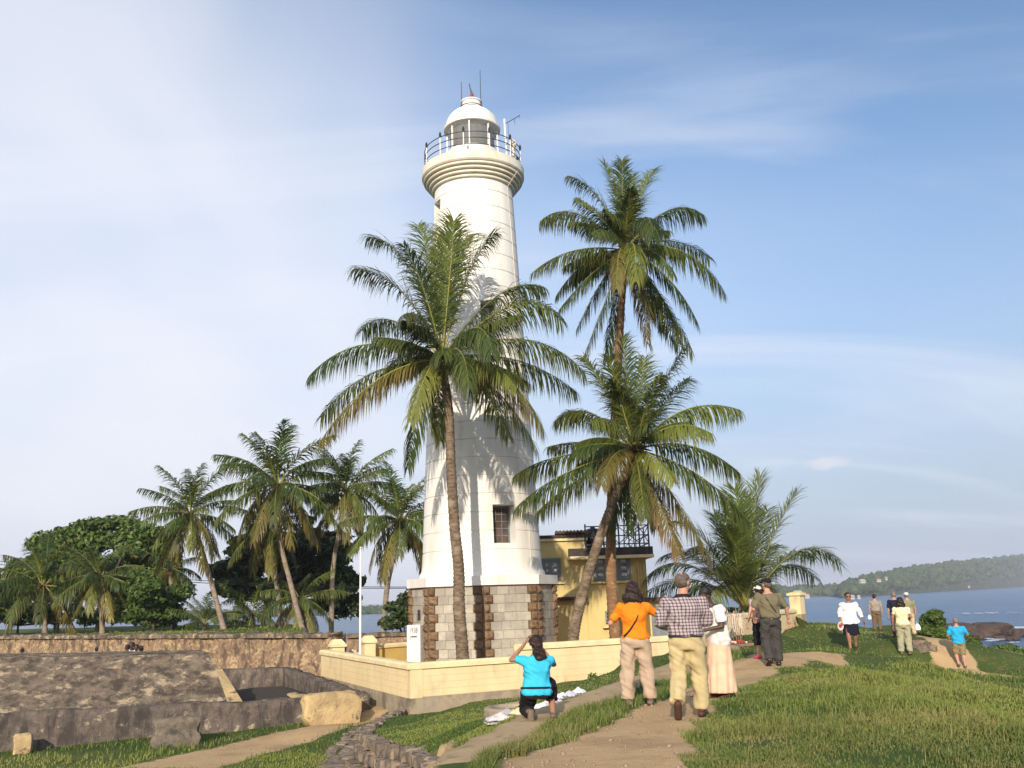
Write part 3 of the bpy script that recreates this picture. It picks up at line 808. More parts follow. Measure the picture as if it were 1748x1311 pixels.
sh_o.modifiers.clear(); sh_o.data = me
for o in [o for o in bpy.data.objects if o.name.startswith('tmp')]: bpy.data.objects.remove(o)
me.shade_smooth(); me.set_sharp_from_angle(angle=R(14))
M['pane_reflection'] = mat('pane_painted_red_reflection', (0.05, 0.04, 0.035), (0.11, 0.06, 0.04), 3, .12, spec=.6, rnd=.5)  # dark glass with red reflections painted into its base colour
for phi, zc, w, h, dep, grid in WIN:
    a = C0 + R(phi); rr = rs(zc) - dep + .04
    c = np.array([LX + math.cos(a) * rr, LY + math.sin(a) * rr]); t = np.array([-math.sin(a), math.cos(a)])
    wn_ = MB(); F2 = .07
    for k in (-1, 1):
        wn_.box((c[0] + t[0] * k * (w / 2 - F2 / 2), c[1] + t[1] * k * (w / 2 - F2 / 2), zc), (.07, F2, h), a)
        wn_.box((c[0], c[1], zc + k * (h / 2 - F2 / 2)), (.068, w - 2 * F2, F2), a)
    wo = wn_.build('window', M['bluegrey'], LH)
    nc, nr = (3, 5) if grid else (1, 1)
    pw, ph = (w - 2 * F2) / nc, (h - 2 * F2) / nr
    bars = MB()
    for i in range(1, nc): bars.box((c[0] + t[0] * (-w / 2 + F2 + pw * i), c[1] + t[1] * (-w / 2 + F2 + pw * i), zc), (.04, .025, h - 2 * F2), a)
    for i in range(1, nr): bars.box((c[0], c[1], zc - h / 2 + F2 + ph * i), (.036, w - 2 * F2, .025), a)
    if grid: bars.build('glazing_bar', M['bluegrey'], wo)
    for i in range(nc):
        for j in range(nr):
            k = -w / 2 + F2 + pw * (i + .5)
            pb = MB(); pb.box((c[0] + t[0] * k - math.cos(a) * .02, c[1] + t[1] * k - math.sin(a) * .02, zc - h / 2 + F2 + ph * (j + .5)), (.012, pw - .02, ph - .02), a)
            pb.build('pane', M['pane_reflection'] if grid else M['bluegrey'], wo)
# gallery: four rounded rings carry the deck
def tor(r, z, hw, hh, n=10): return [(r + hw * math.cos(R(-90 + 180 * k / n)), z + hh * math.sin(R(-90 + 180 * k / n))) for k in range(n + 1)]
for k in range(4):
    z0 = 20.10 + .16 * k; r = 1.91 + .125 * k
    p = [(1.80, z0)] + tor(r, z0 + .062, .055, .062) + [(r - .03, z0 + .13), (r - .03, z0 + .161), (1.80, z0 + .161)]
    MB().lathe(p, 80, (LX, LY, 0)).build('ring_moulding', M['deck'], LH, smooth=True)
MB().lathe([(1.8, 20.742), (2.36, 20.742), (2.41, 20.80), (2.41, 21.18), (2.36, 21.22), (1.0, 21.22)], 80, (LX, LY, 0)).build('gallery_deck', M['deck'], LH, smooth=True)
MB().lathe([(1.29, 21.20), (1.29, 21.55), (1.25, 21.58), (1.25, 22.06), (1.22, 22.10), (1.0, 22.10)], 64, (LX, LY, 0)).build('lantern_drum', M['white'], LH, smooth=True)
MB().lathe([(1.05, 22.08), (1.05, 23.34)], 48, (LX, LY, 0)).build('lamp_curtain', mat('grey_curtain', (.085, .082, .075), (.05, .048, .045), 2, .9, stretch=(3, 3, .2)), LH, smooth='all')
mglass, nt, b = new_mat('lantern_glass')
b.inputs['Base Color'].default_value = (.9, .95, .95, 1); b.inputs['Roughness'].default_value = .03; b.inputs['Alpha'].default_value = .12; b.inputs['Specular IOR Level'].default_value = .6
for k in range(8):
    a0, a1 = C0 + R(22.5 + 45 * k) - R(22), C0 + R(22.5 + 45 * k) + R(22)
    a0, a1 = C0 + R(45 * k + 2 - 6), C0 + R(45 * k + 43 - 6)
    vs = [(LX + 1.19 * math.cos(a0 + (a1 - a0) * i / 6), LY + 1.19 * math.sin(a0 + (a1 - a0) * i / 6), z) for z in (22.09, 23.33) for i in range(7)]
    MB().add(vs, [(i, i + 1, i + 8, i + 7) for i in range(6)]).build('lantern_pane', mglass, LH, smooth='all')
    am = C0 + R(45 * k - 6)
    MB().box((LX + 1.20 * math.cos(am), LY + 1.20 * math.sin(am), 22.71), (.07, .055, 1.26), am).build('mullion', M['wmetal'], LH)
dome = [(1.20, 23.30), (1.34, 23.30), (1.36, 23.36), (1.34, 23.44), (1.28, 23.46)]
dome += [(1.24 * math.cos(R(t)) + .02, 23.50 + 1.0 * math.sin(R(t))) for t in range(2, 68, 6)] + [(.48, 24.44)]
dm = MB().lathe(dome, 64, (LX, LY, 0)).build('dome', M['white'], LH, smooth=True)
MB().lathe([(.47, 24.38), (.47, 24.56), (.50, 24.58), (.50, 24.63), (.47, 24.65), (.47, 24.78), (.52, 24.80), (.52, 24.86), (.1, 24.95)], 40, (LX, LY, 0)).build('vent', M['white'], dm, smooth=True)
MB().lathe([(.55, 24.5), (.57, 24.5), (.57, 24.54), (.55, 24.54)], 32, (LX, LY, 0), close=True).build('vent_rail', M['black'], dm)
vane = MB(); vane.lathe([(.2, 24.93), (.16, 25.0), (.05, 25.3), (.0, 25.35)], 12, (LX, LY, 0)); vane.build('finial', M['red'], dm, smooth=True)
vn = MB(); vn.tube([(LX, LY, 25.3), (LX - .08, LY, 25.85)], .025, 6); vn.add([(LX - .02, LY - .02, 25.35), (LX + .16, LY - .02, 25.15), (LX - .06, LY - .02, 25.75), (LX - .02, LY + .02, 25.35), (LX + .16, LY + .02, 25.15), (LX - .06, LY + .02, 25.75)], [(0, 1, 2), (5, 4, 3), (0, 3, 4, 1), (1, 4, 5, 2), (2, 5, 3, 0)]); vn.build('weather_vane', M['black'], dm)
for dx, zt in ((-.46, 25.85), (.46, 26.45)):
    an = MB(); an.tube([(LX + dx, LY - .2, 24.6), (LX + dx, LY - .2, zt)], [.022, .014], 6); an.build('aerial', M['black'], LH)
for k in range(12):
    a = C0 + R(30 * k - 10)
    c = (LX + 2.28 * math.cos(a), LY + 2.28 * math.sin(a))
    po = MB(); po.tube([(c[0], c[1], 21.2), (c[0], c[1], 22.12)], .026, 8); po.build('rail_post', M['wmetal'], LH)
    kn = MB(); kn.lathe([(.0, 22.08), (.05, 22.12), (.055, 22.3), (.03, 22.36), (0, 22.42)], 8, (c[0], c[1], 0)); kn.build('post_cap', M['black'], LH)
for zr, mm in ((21.5, 'black'), (21.82, 'black'), (22.12, 'black')):
    MB().lathe([(2.265, zr), (2.295, zr), (2.295, zr + .03), (2.265, zr + .03)], 72, (LX, LY, 0), close=True).build('hand_rail' if zr > 22 else 'guard_rail', M[mm], LH)
# aerial pole with a slanted antenna, equipment box, cable down the tower
ap = MB(); px_ = (LX + 1.62, LY - 1.5); ap.tube([(px_[0], px_[1], 21.2), (px_[0] - .06, px_[1], 23.1)], .045, 8); ap.build('aerial_pole', M['wmetal'], LH)
an = MB(); s0 = np.array([px_[0] - .05, px_[1], 22.85]); s1 = s0 + np.array([.72, 0, .42]); an.tube([s0, s1], .016, 6)
for u, l in ((.2, .9), (.62, .3), (.95, .12)):
    q = s0 + (s1 - s0) * u; an.tube([q, q + np.array([.03, 0, -l])], .010, 5)
an.build('antenna', M['black'], LH)
eq = MB(); a = C0 + R(62); c = np.array([LX + 2.12 * math.cos(a), LY + 2.12 * math.sin(a)])
eq.box((c[0], c[1], 21.75), (.22, .2, .5), a); eq.lathe([(.16, 22.0), (.2, 22.1), (.12, 22.3), (0, 22.32)], 10, (c[0], c[1], 0)); eq.build('fog_signal_box', M['deck'], LH)
cb = MB(); pts = []
for k in range(30):
    u = k / 29; z = 20.6 - u * 18.2; a = C0 + R(56 + 4 * math.sin(u * 5)); r = (2.46 if k == 0 else rs(max(z, 3.2)) + .035)
    pts.append((LX + r * math.cos(a), LY + r * math.sin(a), z))
cb.tube(pts, .014, 5); cb.build('cable', M['deck'], LH)
# small white porch with the year
pc = at(718, 1095, 38.6); pa = C0 - R(62)
# porch against the left front face
fa, fb = oc(-2), oc(-1); fm = (fa * .52 + fb * .48); d = (fb - fa) / np.linalg.norm(fb - fa); out = np.array([d[1], -d[0]])
if out @ (np.array([LX, LY]) - fm) > 0: out = -out
fm = at(716.5, 1095, 39.4)[:2]; out = nrm2((-.30, -.954)); d = np.array([-out[1], out[0]])
prz = math.atan2(out[0], -out[1])
pw, pd, pt = .58, .62, .58
pcx = fm + out * pd / 2
def P2(x, y, z): q = fm + d * x + out * y; return (q[0], q[1], z)
porch = MB()
zN0, zN1 = -.02, .16     # niche
Y0 = pd
porch.add([P2(-pw/2, -1.2, ZB), P2(pw/2, -1.2, ZB), P2(pw/2, Y0, ZB), P2(-pw/2, Y0, ZB), P2(-pw/2, -1.2, pt), P2(pw/2, -1.2, pt), P2(pw/2, Y0, pt), P2(-pw/2, Y0, pt)],
          [(0, 1, 5, 4), (1, 2, 6, 5), (3, 0, 4, 7), (4, 5, 6, 7), (3, 2, 1, 0)])
# front face with a sloping niche
n = .15
fr = [(-pw/2, ZB), (pw/2, ZB), (pw/2, pt), (-pw/2, pt), (-n, -.05), (n, -.05), (n, .16), (-n, .16)]
porch.add([P2(x, Y0, z) for x, z in fr] + [P2(-n, Y0 - .03, -.05), P2(n, Y0 - .03, -.05), P2(n, Y0 - .26, .16), P2(-n, Y0 - .26, .16)],
          [(0, 1, 5, 4), (1, 2, 6, 5), (2, 3, 7, 6), (3, 0, 4, 7), (4, 5, 9, 8), (8, 9, 10, 11), (5, 6, 10, 9), (6, 7, 11, 10), (7, 4, 8, 11)])
po = porch.build('porch', M['white'], LH)
fa, fb = oc(-2), oc(-1); fm_ = fa * .5 + fb * .5; d = (fb - fa) / np.linalg.norm(fb - fa); o2 = fm_ - np.array([LX, LY]); o2 /= np.linalg.norm(o2)
pl = MB(); q = fm_ + o2 * .03; pl.box((q[0] + d[0] * .02, q[1] + d[1] * .02, .95), (.30, .06, .42), math.atan2(d[1], d[0])); pl.build('plaque', mat('dark_bronze', (.06, .035, .025), None, rough=.6), LH)
def text_obj(txt, name, size, loc, rz, mt, parent, sx=1.0, ext=.004):
    cu = bpy.data.curves.new('txt', 'FONT'); cu.body = txt; cu.size = size; cu.extrude = ext; cu.align_x = 'CENTER'; cu.align_y = 'CENTER'
    to = bpy.data.objects.new('txt', cu); COL.objects.link(to)
    bpy.context.view_layer.update()
    me = bpy.data.meshes.new_from_object(to.evaluated_get(bpy.context.evaluated_depsgraph_get()))
    bpy.data.objects.remove(to); me.materials.clear(); me.materials.append(mt)
    o = put(name, me, loc, rz, (sx, 1, 1), parent, rx=R(90)); return o
d = np.array([-out[1], out[0]])
text_obj('1938', 'year_lettering', .30, P2(0, Y0 + .006, .37), prz, M['black'], po, .62)

# ================================================================== CREAM COMPOUND WALL
def cream_wall(name, p0, p1, zcap, zplinth, z0, label, mt='yellow', thick=.28, blocks=True, cap=.17, ends=(0, 0)):
    p0, p1 = np.array(p0[:2], float), np.array(p1[:2], float)
    d = p1 - p0; Ln = np.linalg.norm(d); d /= Ln; back = np.array([-d[1], d[0]])
    if back[1] < 0 and abs(back[1]) > .2 or (abs(back[1]) <= .2 and back[0] < 0): back = -back
    mid = (p0 + p1) / 2 + back * thick / 2; rz = math.atan2(d[1], d[0])
    t = thing(name, (mid[0], mid[1], z0), label, 'wall')
    MB().box((mid[0], mid[1], (z0 + zcap) / 2), (Ln, thick, zcap - z0), rz).build('wall', M[mt], t)
    if zplinth is not None:
        c = mid - back * .02
        MB().box((c[0], c[1], (z0 + zplinth) / 2), (Ln + .012, thick + .03, zplinth - z0), rz).build('plinth', M['plinth'], t)
    # coping with bevelled upper edges, in lengths
    w = thick / 2 + .07; nseg = max(1, int(round(Ln / 2.4)))
    for k in range(nseg):
        s0, s1 = Ln * k / nseg - (ends[0] if k == 0 else 0) + (.003 if k else 0), Ln * (k + 1) / nseg + (ends[1] if k == nseg - 1 else 0)
        pr = [(-w, 0), (w, 0), (w, cap * .62), (w * .62, cap), (-w * .62, cap), (-w, cap * .62)]
        vs = []
        for s in (s0, s1):
            for a, h in pr:
                q = p0 + d * s + back * (thick / 2 + a); vs.append((q[0], q[1], zcap + h + .004 * (k % 2)))
        n = len(pr)
        cp = MB().add(vs, [tuple(range(n - 1, -1, -1)), tuple(range(n, 2 * n))] + [(i, (i + 1) % n, n + (i + 1) % n, n + i) for i in range(n)])
        cp.build('coping', M['yellow_cap'], t)
    if blocks:
        zb = (zplinth if zplinth is not None else z0) + .012
        nr = max(1, int(round((zcap - zb - .03) / .21))); ch = (zcap - .03 - zb) / nr
        for r in range(nr):
            x = .01; off = rg.uniform(.3, .9); first = True
            while x < Ln - .05:
                w2 = off if first else 1.15; first = False
                if Ln - x - w2 < .35: w2 = Ln - .01 - x
                q = p0 + d * (x + w2 / 2) - back * .002
                put('block', PAINTBLOCK if mt == 'yellow' else BLOCK, (q[0], q[1], zb + ch * (r + .5)), rz, (w2 - .005, .014 + rg.uniform(0, .003), ch - .005), t)
                x += w2
    return t
dR = (WA - CORNER) / np.linalg.norm(WA - CORNER)
P880 = CORNER + dR * 3.55
ZC = -.396
cream_wall('compound_wall', WLEFT, CORNER + np.array([-.0, .0]), ZC, -1.20, -2.1, 'cream wall running back from the corner towards the gate pillars', ends=(.05, -.02))
cream_wall('compound_wall', CORNER + dR * .36, P880, ZC + .004, -1.17, -2.1, 'low cream wall in front of the stone lighthouse base', ends=(.10, .0))
cream_wall('compound_wall', P880 + dR * .005, WA, ZC + .36, -1.12, -2.1, 'higher stepped cream wall behind the crouching woman')
cream_wall('compound_wall', WA + np.array([.25, .12]), WB, .50, None, -1.2, 'cream wall beside the path behind the necklace rack')
# chamfered corner pier
cp_ = thing('corner_pier', (CORNER[0], CORNER[1], -2.1), 'cream corner of the compound wall nearest the lawn', 'wall')
nb = np.array([-dR[1], dR[0]])
a0, a1 = CORNER - dR * .04 + np.array([0, -.03]), CORNER + dR * .36 - nb * .02
poly = [tuple(CORNER + np.array([-.06, .15])), tuple(CORNER - dR * .02 - nb * .05), tuple(CORNER + dR * .38 - nb * .03), tuple(CORNER + dR * .38 + nb * .2)]
MB().prism(poly, -1.19, ZC + .002).build('wall', M['yellow'], cp_)
cxy = np.mean(np.array(poly), 0)
MB().prism([tuple(cxy + (np.array(p) - cxy) * 1.12) for p in poly], -2.1, -1.188).build('plinth', M['plinth'], cp_)
MB().prism([tuple(cxy + (np.array(p) - cxy) * 1.3) for p in poly], ZC + .003, ZC + .12, [tuple(cxy + (np.array(p) - cxy) * 1.05) for p in poly]).build('coping', M['yellow_cap'], cp_)
def pier(px, Yd, w, z0, zt, label, mt, rz=0.0, xy=None, caph=.2, plinth=None):
    c = at(px, 1100, Yd) if xy is None else np.array([xy[0], xy[1], 0])
    t = thing('gate_pier', (c[0], c[1], z0), label, 'pillar', None)
    MB().box((c[0], c[1], (z0 + zt) / 2), (w, w, zt - z0), rz).build('shaft', M[mt], t)
    if plinth: MB().box((c[0], c[1], (z0 + plinth) / 2), (w + .03, w + .03, plinth - z0), rz).build('plinth', M['plinth'], t)
    MB().box((c[0], c[1], zt + .05), (w + .16, w + .16, .1), rz).box((c[0], c[1], zt + .1 + caph / 2), (w + .12, w + .12, caph), rz, .5).build('cap', M['yellow_cap'], t)
    return t
pier(575, 40.6, .52, -1.6, -.24, 'left cream gate pillar with a pyramid cap', 'yellow', .45)
pier(629, 41.6, .48, -1.6, -.16, 'right cream gate pillar beside the flagpole', 'yellow', .45)
pier(0, 0, .46, -1.2, .74, 'cream pier where the path wall begins, behind the plaid-shirted man', 'yellow', .5, xy=WA + np.array([.08, .05]), caph=.05, plinth=-.1)
pier(0, 0, .50, -.6, 1.24, 'tall cream pillar at the seaward end of the path wall', 'yellow', .9, xy=WB + np.array([.15, .2]), caph=.06, plinth=.42)
q0, q1 = at(640, 1100, 41.9), at(712, 1100, 43.6)
cream_wall('compound_wall', q0, q1, -.42, None, -1.7, 'yellow inner yard wall between gate pillar and lighthouse', 'yellow_in', blocks=False)
# flagpole
fp = at(614.8, 1108, 38.9); fz = ground(fp[0], fp[1])
t = thing('flagpole', (fp[0], fp[1], fz), 'thin white flagpole standing by the gate pillars', 'flagpole')
ft = at(613.5, 937, 38.9)
mb = MB(); mb.tube([(fp[0], fp[1], fz - .1), (fp[0], fp[1], ft[2])], [.055, .035], 10); mb.build('pole', M['wmetal'], t, smooth=True)
MB().lathe([(0, ft[2] + .1), (.05, ft[2] + .05), (0, ft[2])][::-1], 8, (fp[0], fp[1], 0)).build('finial', M['wmetal'], t)
mb = MB(); mb.tube([(fp[0] - .45, fp[1] + .05, fz), (fp[0] - .02, fp[1], fz + .85)], .03, 6); mb.tube([(fp[0] - .2, fp[1] - .05, fz), (fp[0], fp[1], fz + .5)], .03, 6); mb.build('brace', M['wmetal'], t)
# slatted garden chair
cc = at(602, 1105, 41.4); cz = ground(cc[0], cc[1])
t = thing('garden_chair', (cc[0], cc[1], cz), 'weathered white slatted chair with rounded back between the gate pillars', 'chair', rz=.15)
mw = mat('weathered_white_wood', (.52, .47, .40), (.40, .36, .31), 6, .85)
for k in range(5):
    x = (k - 2) * .105; h = .98 - .06 * (k - 2) ** 2 * .55
    MB().box((x, .28, h / 2 + .34), (.09, .025, h - .1)).build('back_slat', mw, t, local=True)
for k in range(4): MB().box((0, -.22 + k * .13, .40), (.56, .11, .025)).build('seat_slat', mw, t, local=True)
for x in (-.29, .29):
    MB().box((x, .0, .29), (.035, .62, .58)).box((x, -.02, .6), (.11, .66, .03)).build('side_frame', mw, t, local=True)
# pale concrete pad at the gate
mb = MB(); c = at(606, 1110, 40.8); mb.box((c[0], c[1], ground(c[0], c[1]) + .01), (3.6, 3.0, .12), .45); tag(mb.build('paving', M['concrete']), 'pale concrete pad at the gate', kind='structure')

# ================================================================== YELLOW HOUSE
HY = 46.0
hx = lambda px, py=960: float(at(px, py, HY)[0])
hz = lambda py, px=1040: float(at(px, py, HY)[2])
HS = thing('keepers_house', (hx(1000), HY, -1.5), 'two-storey ochre yellow house with flat roof behind the lighthouse', 'house')
xl, xm, xr = hx(880), hx(999), hx(1103)
zl, zr, zg = hz(918, 960), hz(953), -1.6
D_ = 6.5
MB().box(((xl + xm) / 2, HY + D_ / 2, (zg + zl) / 2), (xm - xl, D_, zl - zg)).build('wall', M['house'], HS)
MB().box(((xm + xr) / 2 + .002, HY + .06 + D_ / 2, (zg + zr) / 2), (xr - xm, D_ - .1, zr - zg)).build('wall', M['house'], HS)
MB().box(((xl + xm) / 2, HY + D_ / 2, zl - .09), (xm - xl + .3, D_ + .3, .12)).build('cornice', M['yellow_cap'], HS)
rf = MB().box(((xl + xm) / 2, HY + D_ / 2, zl + .05), (xm - xl + .36, D_ + .36, .16)).build('roof', M['roof'], HS)
for k in range(9):
    x = hx(952) + k * .17
    mb = MB(); mb.lathe([(.09, 0), (.09, .42)], 8, (0, 0, 0)); o = mb.build('roof_tile', M['tile'], rf, local=True)
    o.location = tuple(np.array([x, HY + .15, zl + .17]) - origin_of(rf)); o.rotation_euler = (R(90) - .2, 0, 0)
ex0, ex1 = hx(969), hx(1114)
MB().box(((ex0 + ex1) / 2, HY + D_ / 2 - .25, zr + .04), (ex1 - ex0, D_ + .9, .14)).build('eave', M['yellow_cap'], HS)
MB().box(((ex0 + ex1) / 2, HY + D_ / 2 - .25, zr + .30), (ex1 - ex0 - .08, D_ + .82, .36)).build('roof_edge', M['roof'], HS)
def casement(x0, x1, z0, z1, leaves, parent):
    w = MB(); F2 = .09; y = HY - .03
    for x in (x0 + F2 / 2, x1 - F2 / 2): w.box((x, y, (z0 + z1) / 2), (F2, .14, z1 - z0))
    for z in (z0 + F2 / 2, z1 - F2 / 2): w.box(((x0 + x1) / 2, y, z), (x1 - x0 - 2 * F2, .136, F2))
    wo = w.build('window', M['bluegrey'], parent)
    lw = (x1 - x0 - 2 * F2) / len(leaves)
    for i, kind in enumerate(leaves):
        a = x0 + F2 + lw * i; bq = a + lw
        s = MB(); st = .085
        for x in (a + st / 2, bq - st / 2): s.box((x, y - .01, (z0 + z1) / 2), (st, .05, z1 - z0 - 2 * F2))
        if kind == 's':
            s.box(((a + bq) / 2, y - .005, (z0 + z1) / 2), (lw - 2 * st, .03, z1 - z0 - 2 * F2)); s.build('shutter', M['bluegrey'], wo); continue
        for k in range(4): s.box(((a + bq) / 2, y - .011, z0 + F2 + .03 + (z1 - z0 - 2 * F2 - .06) * k / 3), (lw - 2 * st, .05, .05))
        so_ = s.build('casement_leaf', M['bluegrey'], wo)
        for k in range(3):
            zz = z0 + F2 + .03 + (z1 - z0 - 2 * F2 - .06) * (k + .5) / 3
            MB().box(((a + bq) / 2, y + .015, zz), (lw - 2 * st, .012, (z1 - z0 - 2 * F2 - .06) / 3 - .05)).build('pane', M['glass_dark'], wo)
            MB().box(((a + bq) / 2 + .03, y + .006, zz - .06), (lw - 2 * st - .12, .01, .13)).build('pane', M['paper'], wo)
casement(hx(922), hx(957), hz(991, 940), hz(953, 940), 'gg', HS)
casement(hx(1011), hx(1076), hz(989), hz(946), 'gsg', HS)
MB().box((hx(1043), HY - .07, hz(994)), (hx(1078) - hx(1004), .16, .07)).build('sill', M['yellow_cap'], HS)
MB().box((hx(940), HY - .09, hz(996, 940)), (hx(964) - hx(918), .14, .07)).build('sill', M['yellow_cap'], HS)
MB().box((hx(966), HY - .3, hz(1021, 960)), (hx(999) - hx(932), .62, .10)).build('lean_to_roof', M['roof'], HS)
MB().box((hx(966), HY - .27, hz(1024.5, 960)), (hx(998) - hx(933), .5, .10)).build('lean_to_beam', M['tile'], HS)
w = MB(); x0, x1, z0, z1 = hx(1029), hx(1042), hz(1063), hz(1043)
w.box(((x0 + x1) / 2, HY - .0, (z0 + z1) / 2), (x1 - x0, .2, z1 - z0)); wo = w.build('window', M['bluegrey'], HS)
for i in range(2):
    for j in range(3):
        MB().box((x0 + (x1 - x0) * (.3 + .4 * i), HY - .105, z0 + (z1 - z0) * (.22 + .28 * j)), ((x1 - x0) * .3, .012, (z1 - z0) * .21)).build('pane', M['glass_dark'], wo)
MB().box((hx(1036), HY - .08, hz(1070)), (.7, .18, .08)).build('sill', M['yellow_cap'], HS)
# side wall pipes
for k, x in enumerate((xr - .12, xr - .4)):
    mb = MB(); mb.tube([(x + .0, HY - .02 , zg), (x, HY - .02, zr)], .04, 8); mb.build('down_pipe', M['house'], HS)
# terrace railing with crossed bars
zt0 = zr + .48
RL = thing('terrace_railing', (hx(1055), HY, zt0), 'black metal terrace railing with crossed bars on the flat roof', 'railing')
zt1 = zt0 + 1.05
xs_ = [hx(p) for p in (1001, 1032, 1058, 1093, 1109)]
for x in xs_:
    mb = MB(); mb.box((x, HY - .15, (zt0 + zt1) / 2 + .06), (.07, .07, zt1 - zt0 + .12)); mb.build('post', M['black'], RL)
for z in (zt0 + .18, zt0 + .58, zt1):
    mb = MB(); mb.box(((xs_[0] + xs_[-1]) / 2, HY - .15, z), (xs_[-1] - xs_[0], .045, .05)); mb.build('rail', M['black'], RL)
    mb = MB(); mb.box((xs_[-1], HY + 2.4, z), (.045, 5.0, .05)); mb.build('rail', M['black'], RL)
for i in range(1, 4):
    for s in (0, 1):
        a, b2 = (xs_[i], zt0 + .2), (xs_[i + 1], zt1 - .05)
        if s: a, b2 = (xs_[i], zt1 - .05), (xs_[i + 1], zt0 + .2)
        mb = MB(); mb.tube([(a[0], HY - .16 + .03 * s, a[1]), (b2[0], HY - .16 + .03 * s, b2[1])], .022, 6); mb.build('cross_bar', M['black'], RL)
for yy in (HY + 1.6, HY + 3.3, HY + 4.9):
    mb = MB(); mb.box((xs_[-1], yy, (zt0 + zt1) / 2), (.06, .06, zt1 - zt0)); mb.build('post', M['black'], RL)
tk = thing('roof_tank', (hx(1014), HY + .6, zt0), 'black water tank behind the terrace railing', 'tank')
mb = MB(); mb.lathe([(.38, 0), (.42, .1), (.42, .8), (.30, .98), (.12, 1.02), (.12, 1.1), (0, 1.1)], 20, (hx(1016), HY + .6, zt0)); mb.build('body', M['black'], tk, smooth=True)
MB().lathe([(.44, .25), (.44, .31)], 20, (hx(1016), HY + .6, zt0)).build('band', M['roof'], tk)
# lattice mast
ms = thing('lattice_mast', (hx(1084), HY + 1.0, zt0), 'slim black lattice mast rising among the palm fronds', 'mast')
b0 = np.array([hx(1080), HY + 1.0, zt0]); hM = hz(835) - zt0
legs = [np.array([math.cos(k * 2.094 + .4), math.sin(k * 2.094 + .4), 0]) for k in range(3)]
for l in legs:
    mb = MB(); mb.tube([b0 + l * .30, b0 + l * .16 + np.array([0, 0, hM])], .028, 6); mb.build('leg', M['black'], ms)
mb = MB()
for k in range(9):
    u0, u1 = k / 9, (k + 1) / 9
    for i in range(3):
        a, c = legs[i] * (.30 - .14 * u0), legs[(i + 1) % 3] * (.30 - .14 * u1)
        mb.tube([b0 + a + np.array([0, 0, hM * u0]), b0 + c + np.array([0, 0, hM * u1])], .016, 5)
mb.build('lattice', M['black'], ms)
# low outbuilding with a dark door right of the house
ob = thing('outbuilding', (hx(1130), 41, -1.5), 'low yellow outbuilding with a blue-grey door beside the house', 'outbuilding')
o0, o1 = at(1109, 1050, 41)[0], at(1185, 1050, 41)[0]; oz = at(1140, 1026, 41)[2]
MB().box(((o0 + o1) / 2, 42.2, (oz - 1.6) / 2), (o1 - o0, 2.4, oz + 1.6)).build('wall', M['house'], ob)
MB().box(((o0 + o1) / 2, 42.1, oz + .08), (o1 - o0 + .3, 2.9, .16)).build('roof', M['tile'], ob)
d0, d1 = at(1112, 1050, 41)[0], at(1138, 1050, 41)[0]; dz = at(1125, 1033, 41)[2]
dr = MB().box(((d0 + d1) / 2, 40.98, (dz - 1.5) / 2), (d1 - d0, .08, dz + 1.5)).build('door', M['bluegrey'], ob)
text_obj('A', 'door_lettering', .36, ((d0 + d1) / 2 - .05, 40.93, at(1124, 1062, 41)[2]), 0, M['wmetal'], dr)

# ================================================================== OLD FORT WALLS
ra = np.array([RA[0], RA[1]]) - RD * 14
t = thing('rampart_wall', (RB[0], RB[1], -1.8), 'long low weathered rampart wall with grass on top', 'wall')
rough_wall('wall_face', ra, RB, 1.2, -2.2, .26, .26, M['rampart'], t, .14, .18, 2, .12, .06)
rough_wall('coping', ra - RN * .03, RB[:2] - RN * .03, 1.0, .14, .32, .32, M['fort'], t, .10, .18, 9, 0, .10)
e0, e1 = at(592, 1085, 46.3), at(760, 1085, 46.8)
t = thing('rampart_wall', (e0[0], e0[1], -1.8), 'short rough rampart wall between flagpole and lighthouse', 'wall')
rough_wall('wall_face', e0, e1, 1.0, -2.0, -.02, -.02, M['rampart'], t, .10, .3, 5, .1, .05)
rough_wall('coping', e0 - np.array([0, .04, 0]), e1 - np.array([0, .04, 0]), .9, -.1, .08, .08, M['fort'], t, .07, .3, 6, 0, .06)
# front low wall, enclosure, battered block
F0, F1 = onz(-60, 1287, -1.85), onz(617, 1226, -1.85)
zt_l = at(-60, 1221, F0[1])[2]; zt_r = at(617, 1188, F1[1])[2]
fd = (F1 - F0)[:2] / np.linalg.norm((F1 - F0)[:2]); fn = np.array([-fd[1], fd[0]])
t = thing('low_wall', (F1[0], F1[1], -1.9), 'low blackened masonry wall along the grass on the left', 'wall')
rough_wall('wall_face', F0, F1[:2] - fd * .02, .55, -2.3, zt_l, zt_r, M['fort_dark'], t, .08, .16, 12, .05, .05)
G1 = onz(482, 1170, -1.6)
t = thing('low_wall', (G1[0], G1[1], -1.9), 'dark low wall on the right side of the sunken enclosure', 'wall')
rough_wall('wall_face', F1[:2] + fn * .6 - fd * .02, G1[:2] + np.array([.0, .0]), .5, -2.2, zt_r - .02, -.95, M['fort_dark'], t, .05, .22, 17, 0, .04)
G2 = onz(395, 1172, -1.6)
t = thing('low_wall', (G2[0], G2[1], -1.9), 'dark low wall at the back of the sunken enclosure', 'wall')
rough_wall('wall_face', G2[:2] - np.array([2.5, 0]), G1[:2] + np.array([.2, .1]), .5, -2.2, -.95, -.95, M['fort_dark'], t, .05, .22, 19, 0, .04)
t = thing('stone_step', onz(490, 1196, -1.7), 'pale stone step inside the sunken enclosure', 'step')
a, b2 = onz(470, 1180, -1.5), onz(516, 1196, -1.5)
rough_wall('tread', b2, a, .45, -2.0, -1.45, -1.45, M['fort_light'], t, .03, .2, 21)
a, b2 = onz(425, 1183, -1.5), onz(478, 1180, -1.5)
rough_wall('riser', a, b2, .3, -2.0, -1.42, -1.42, M['fort'], t, .03, .2, 22)
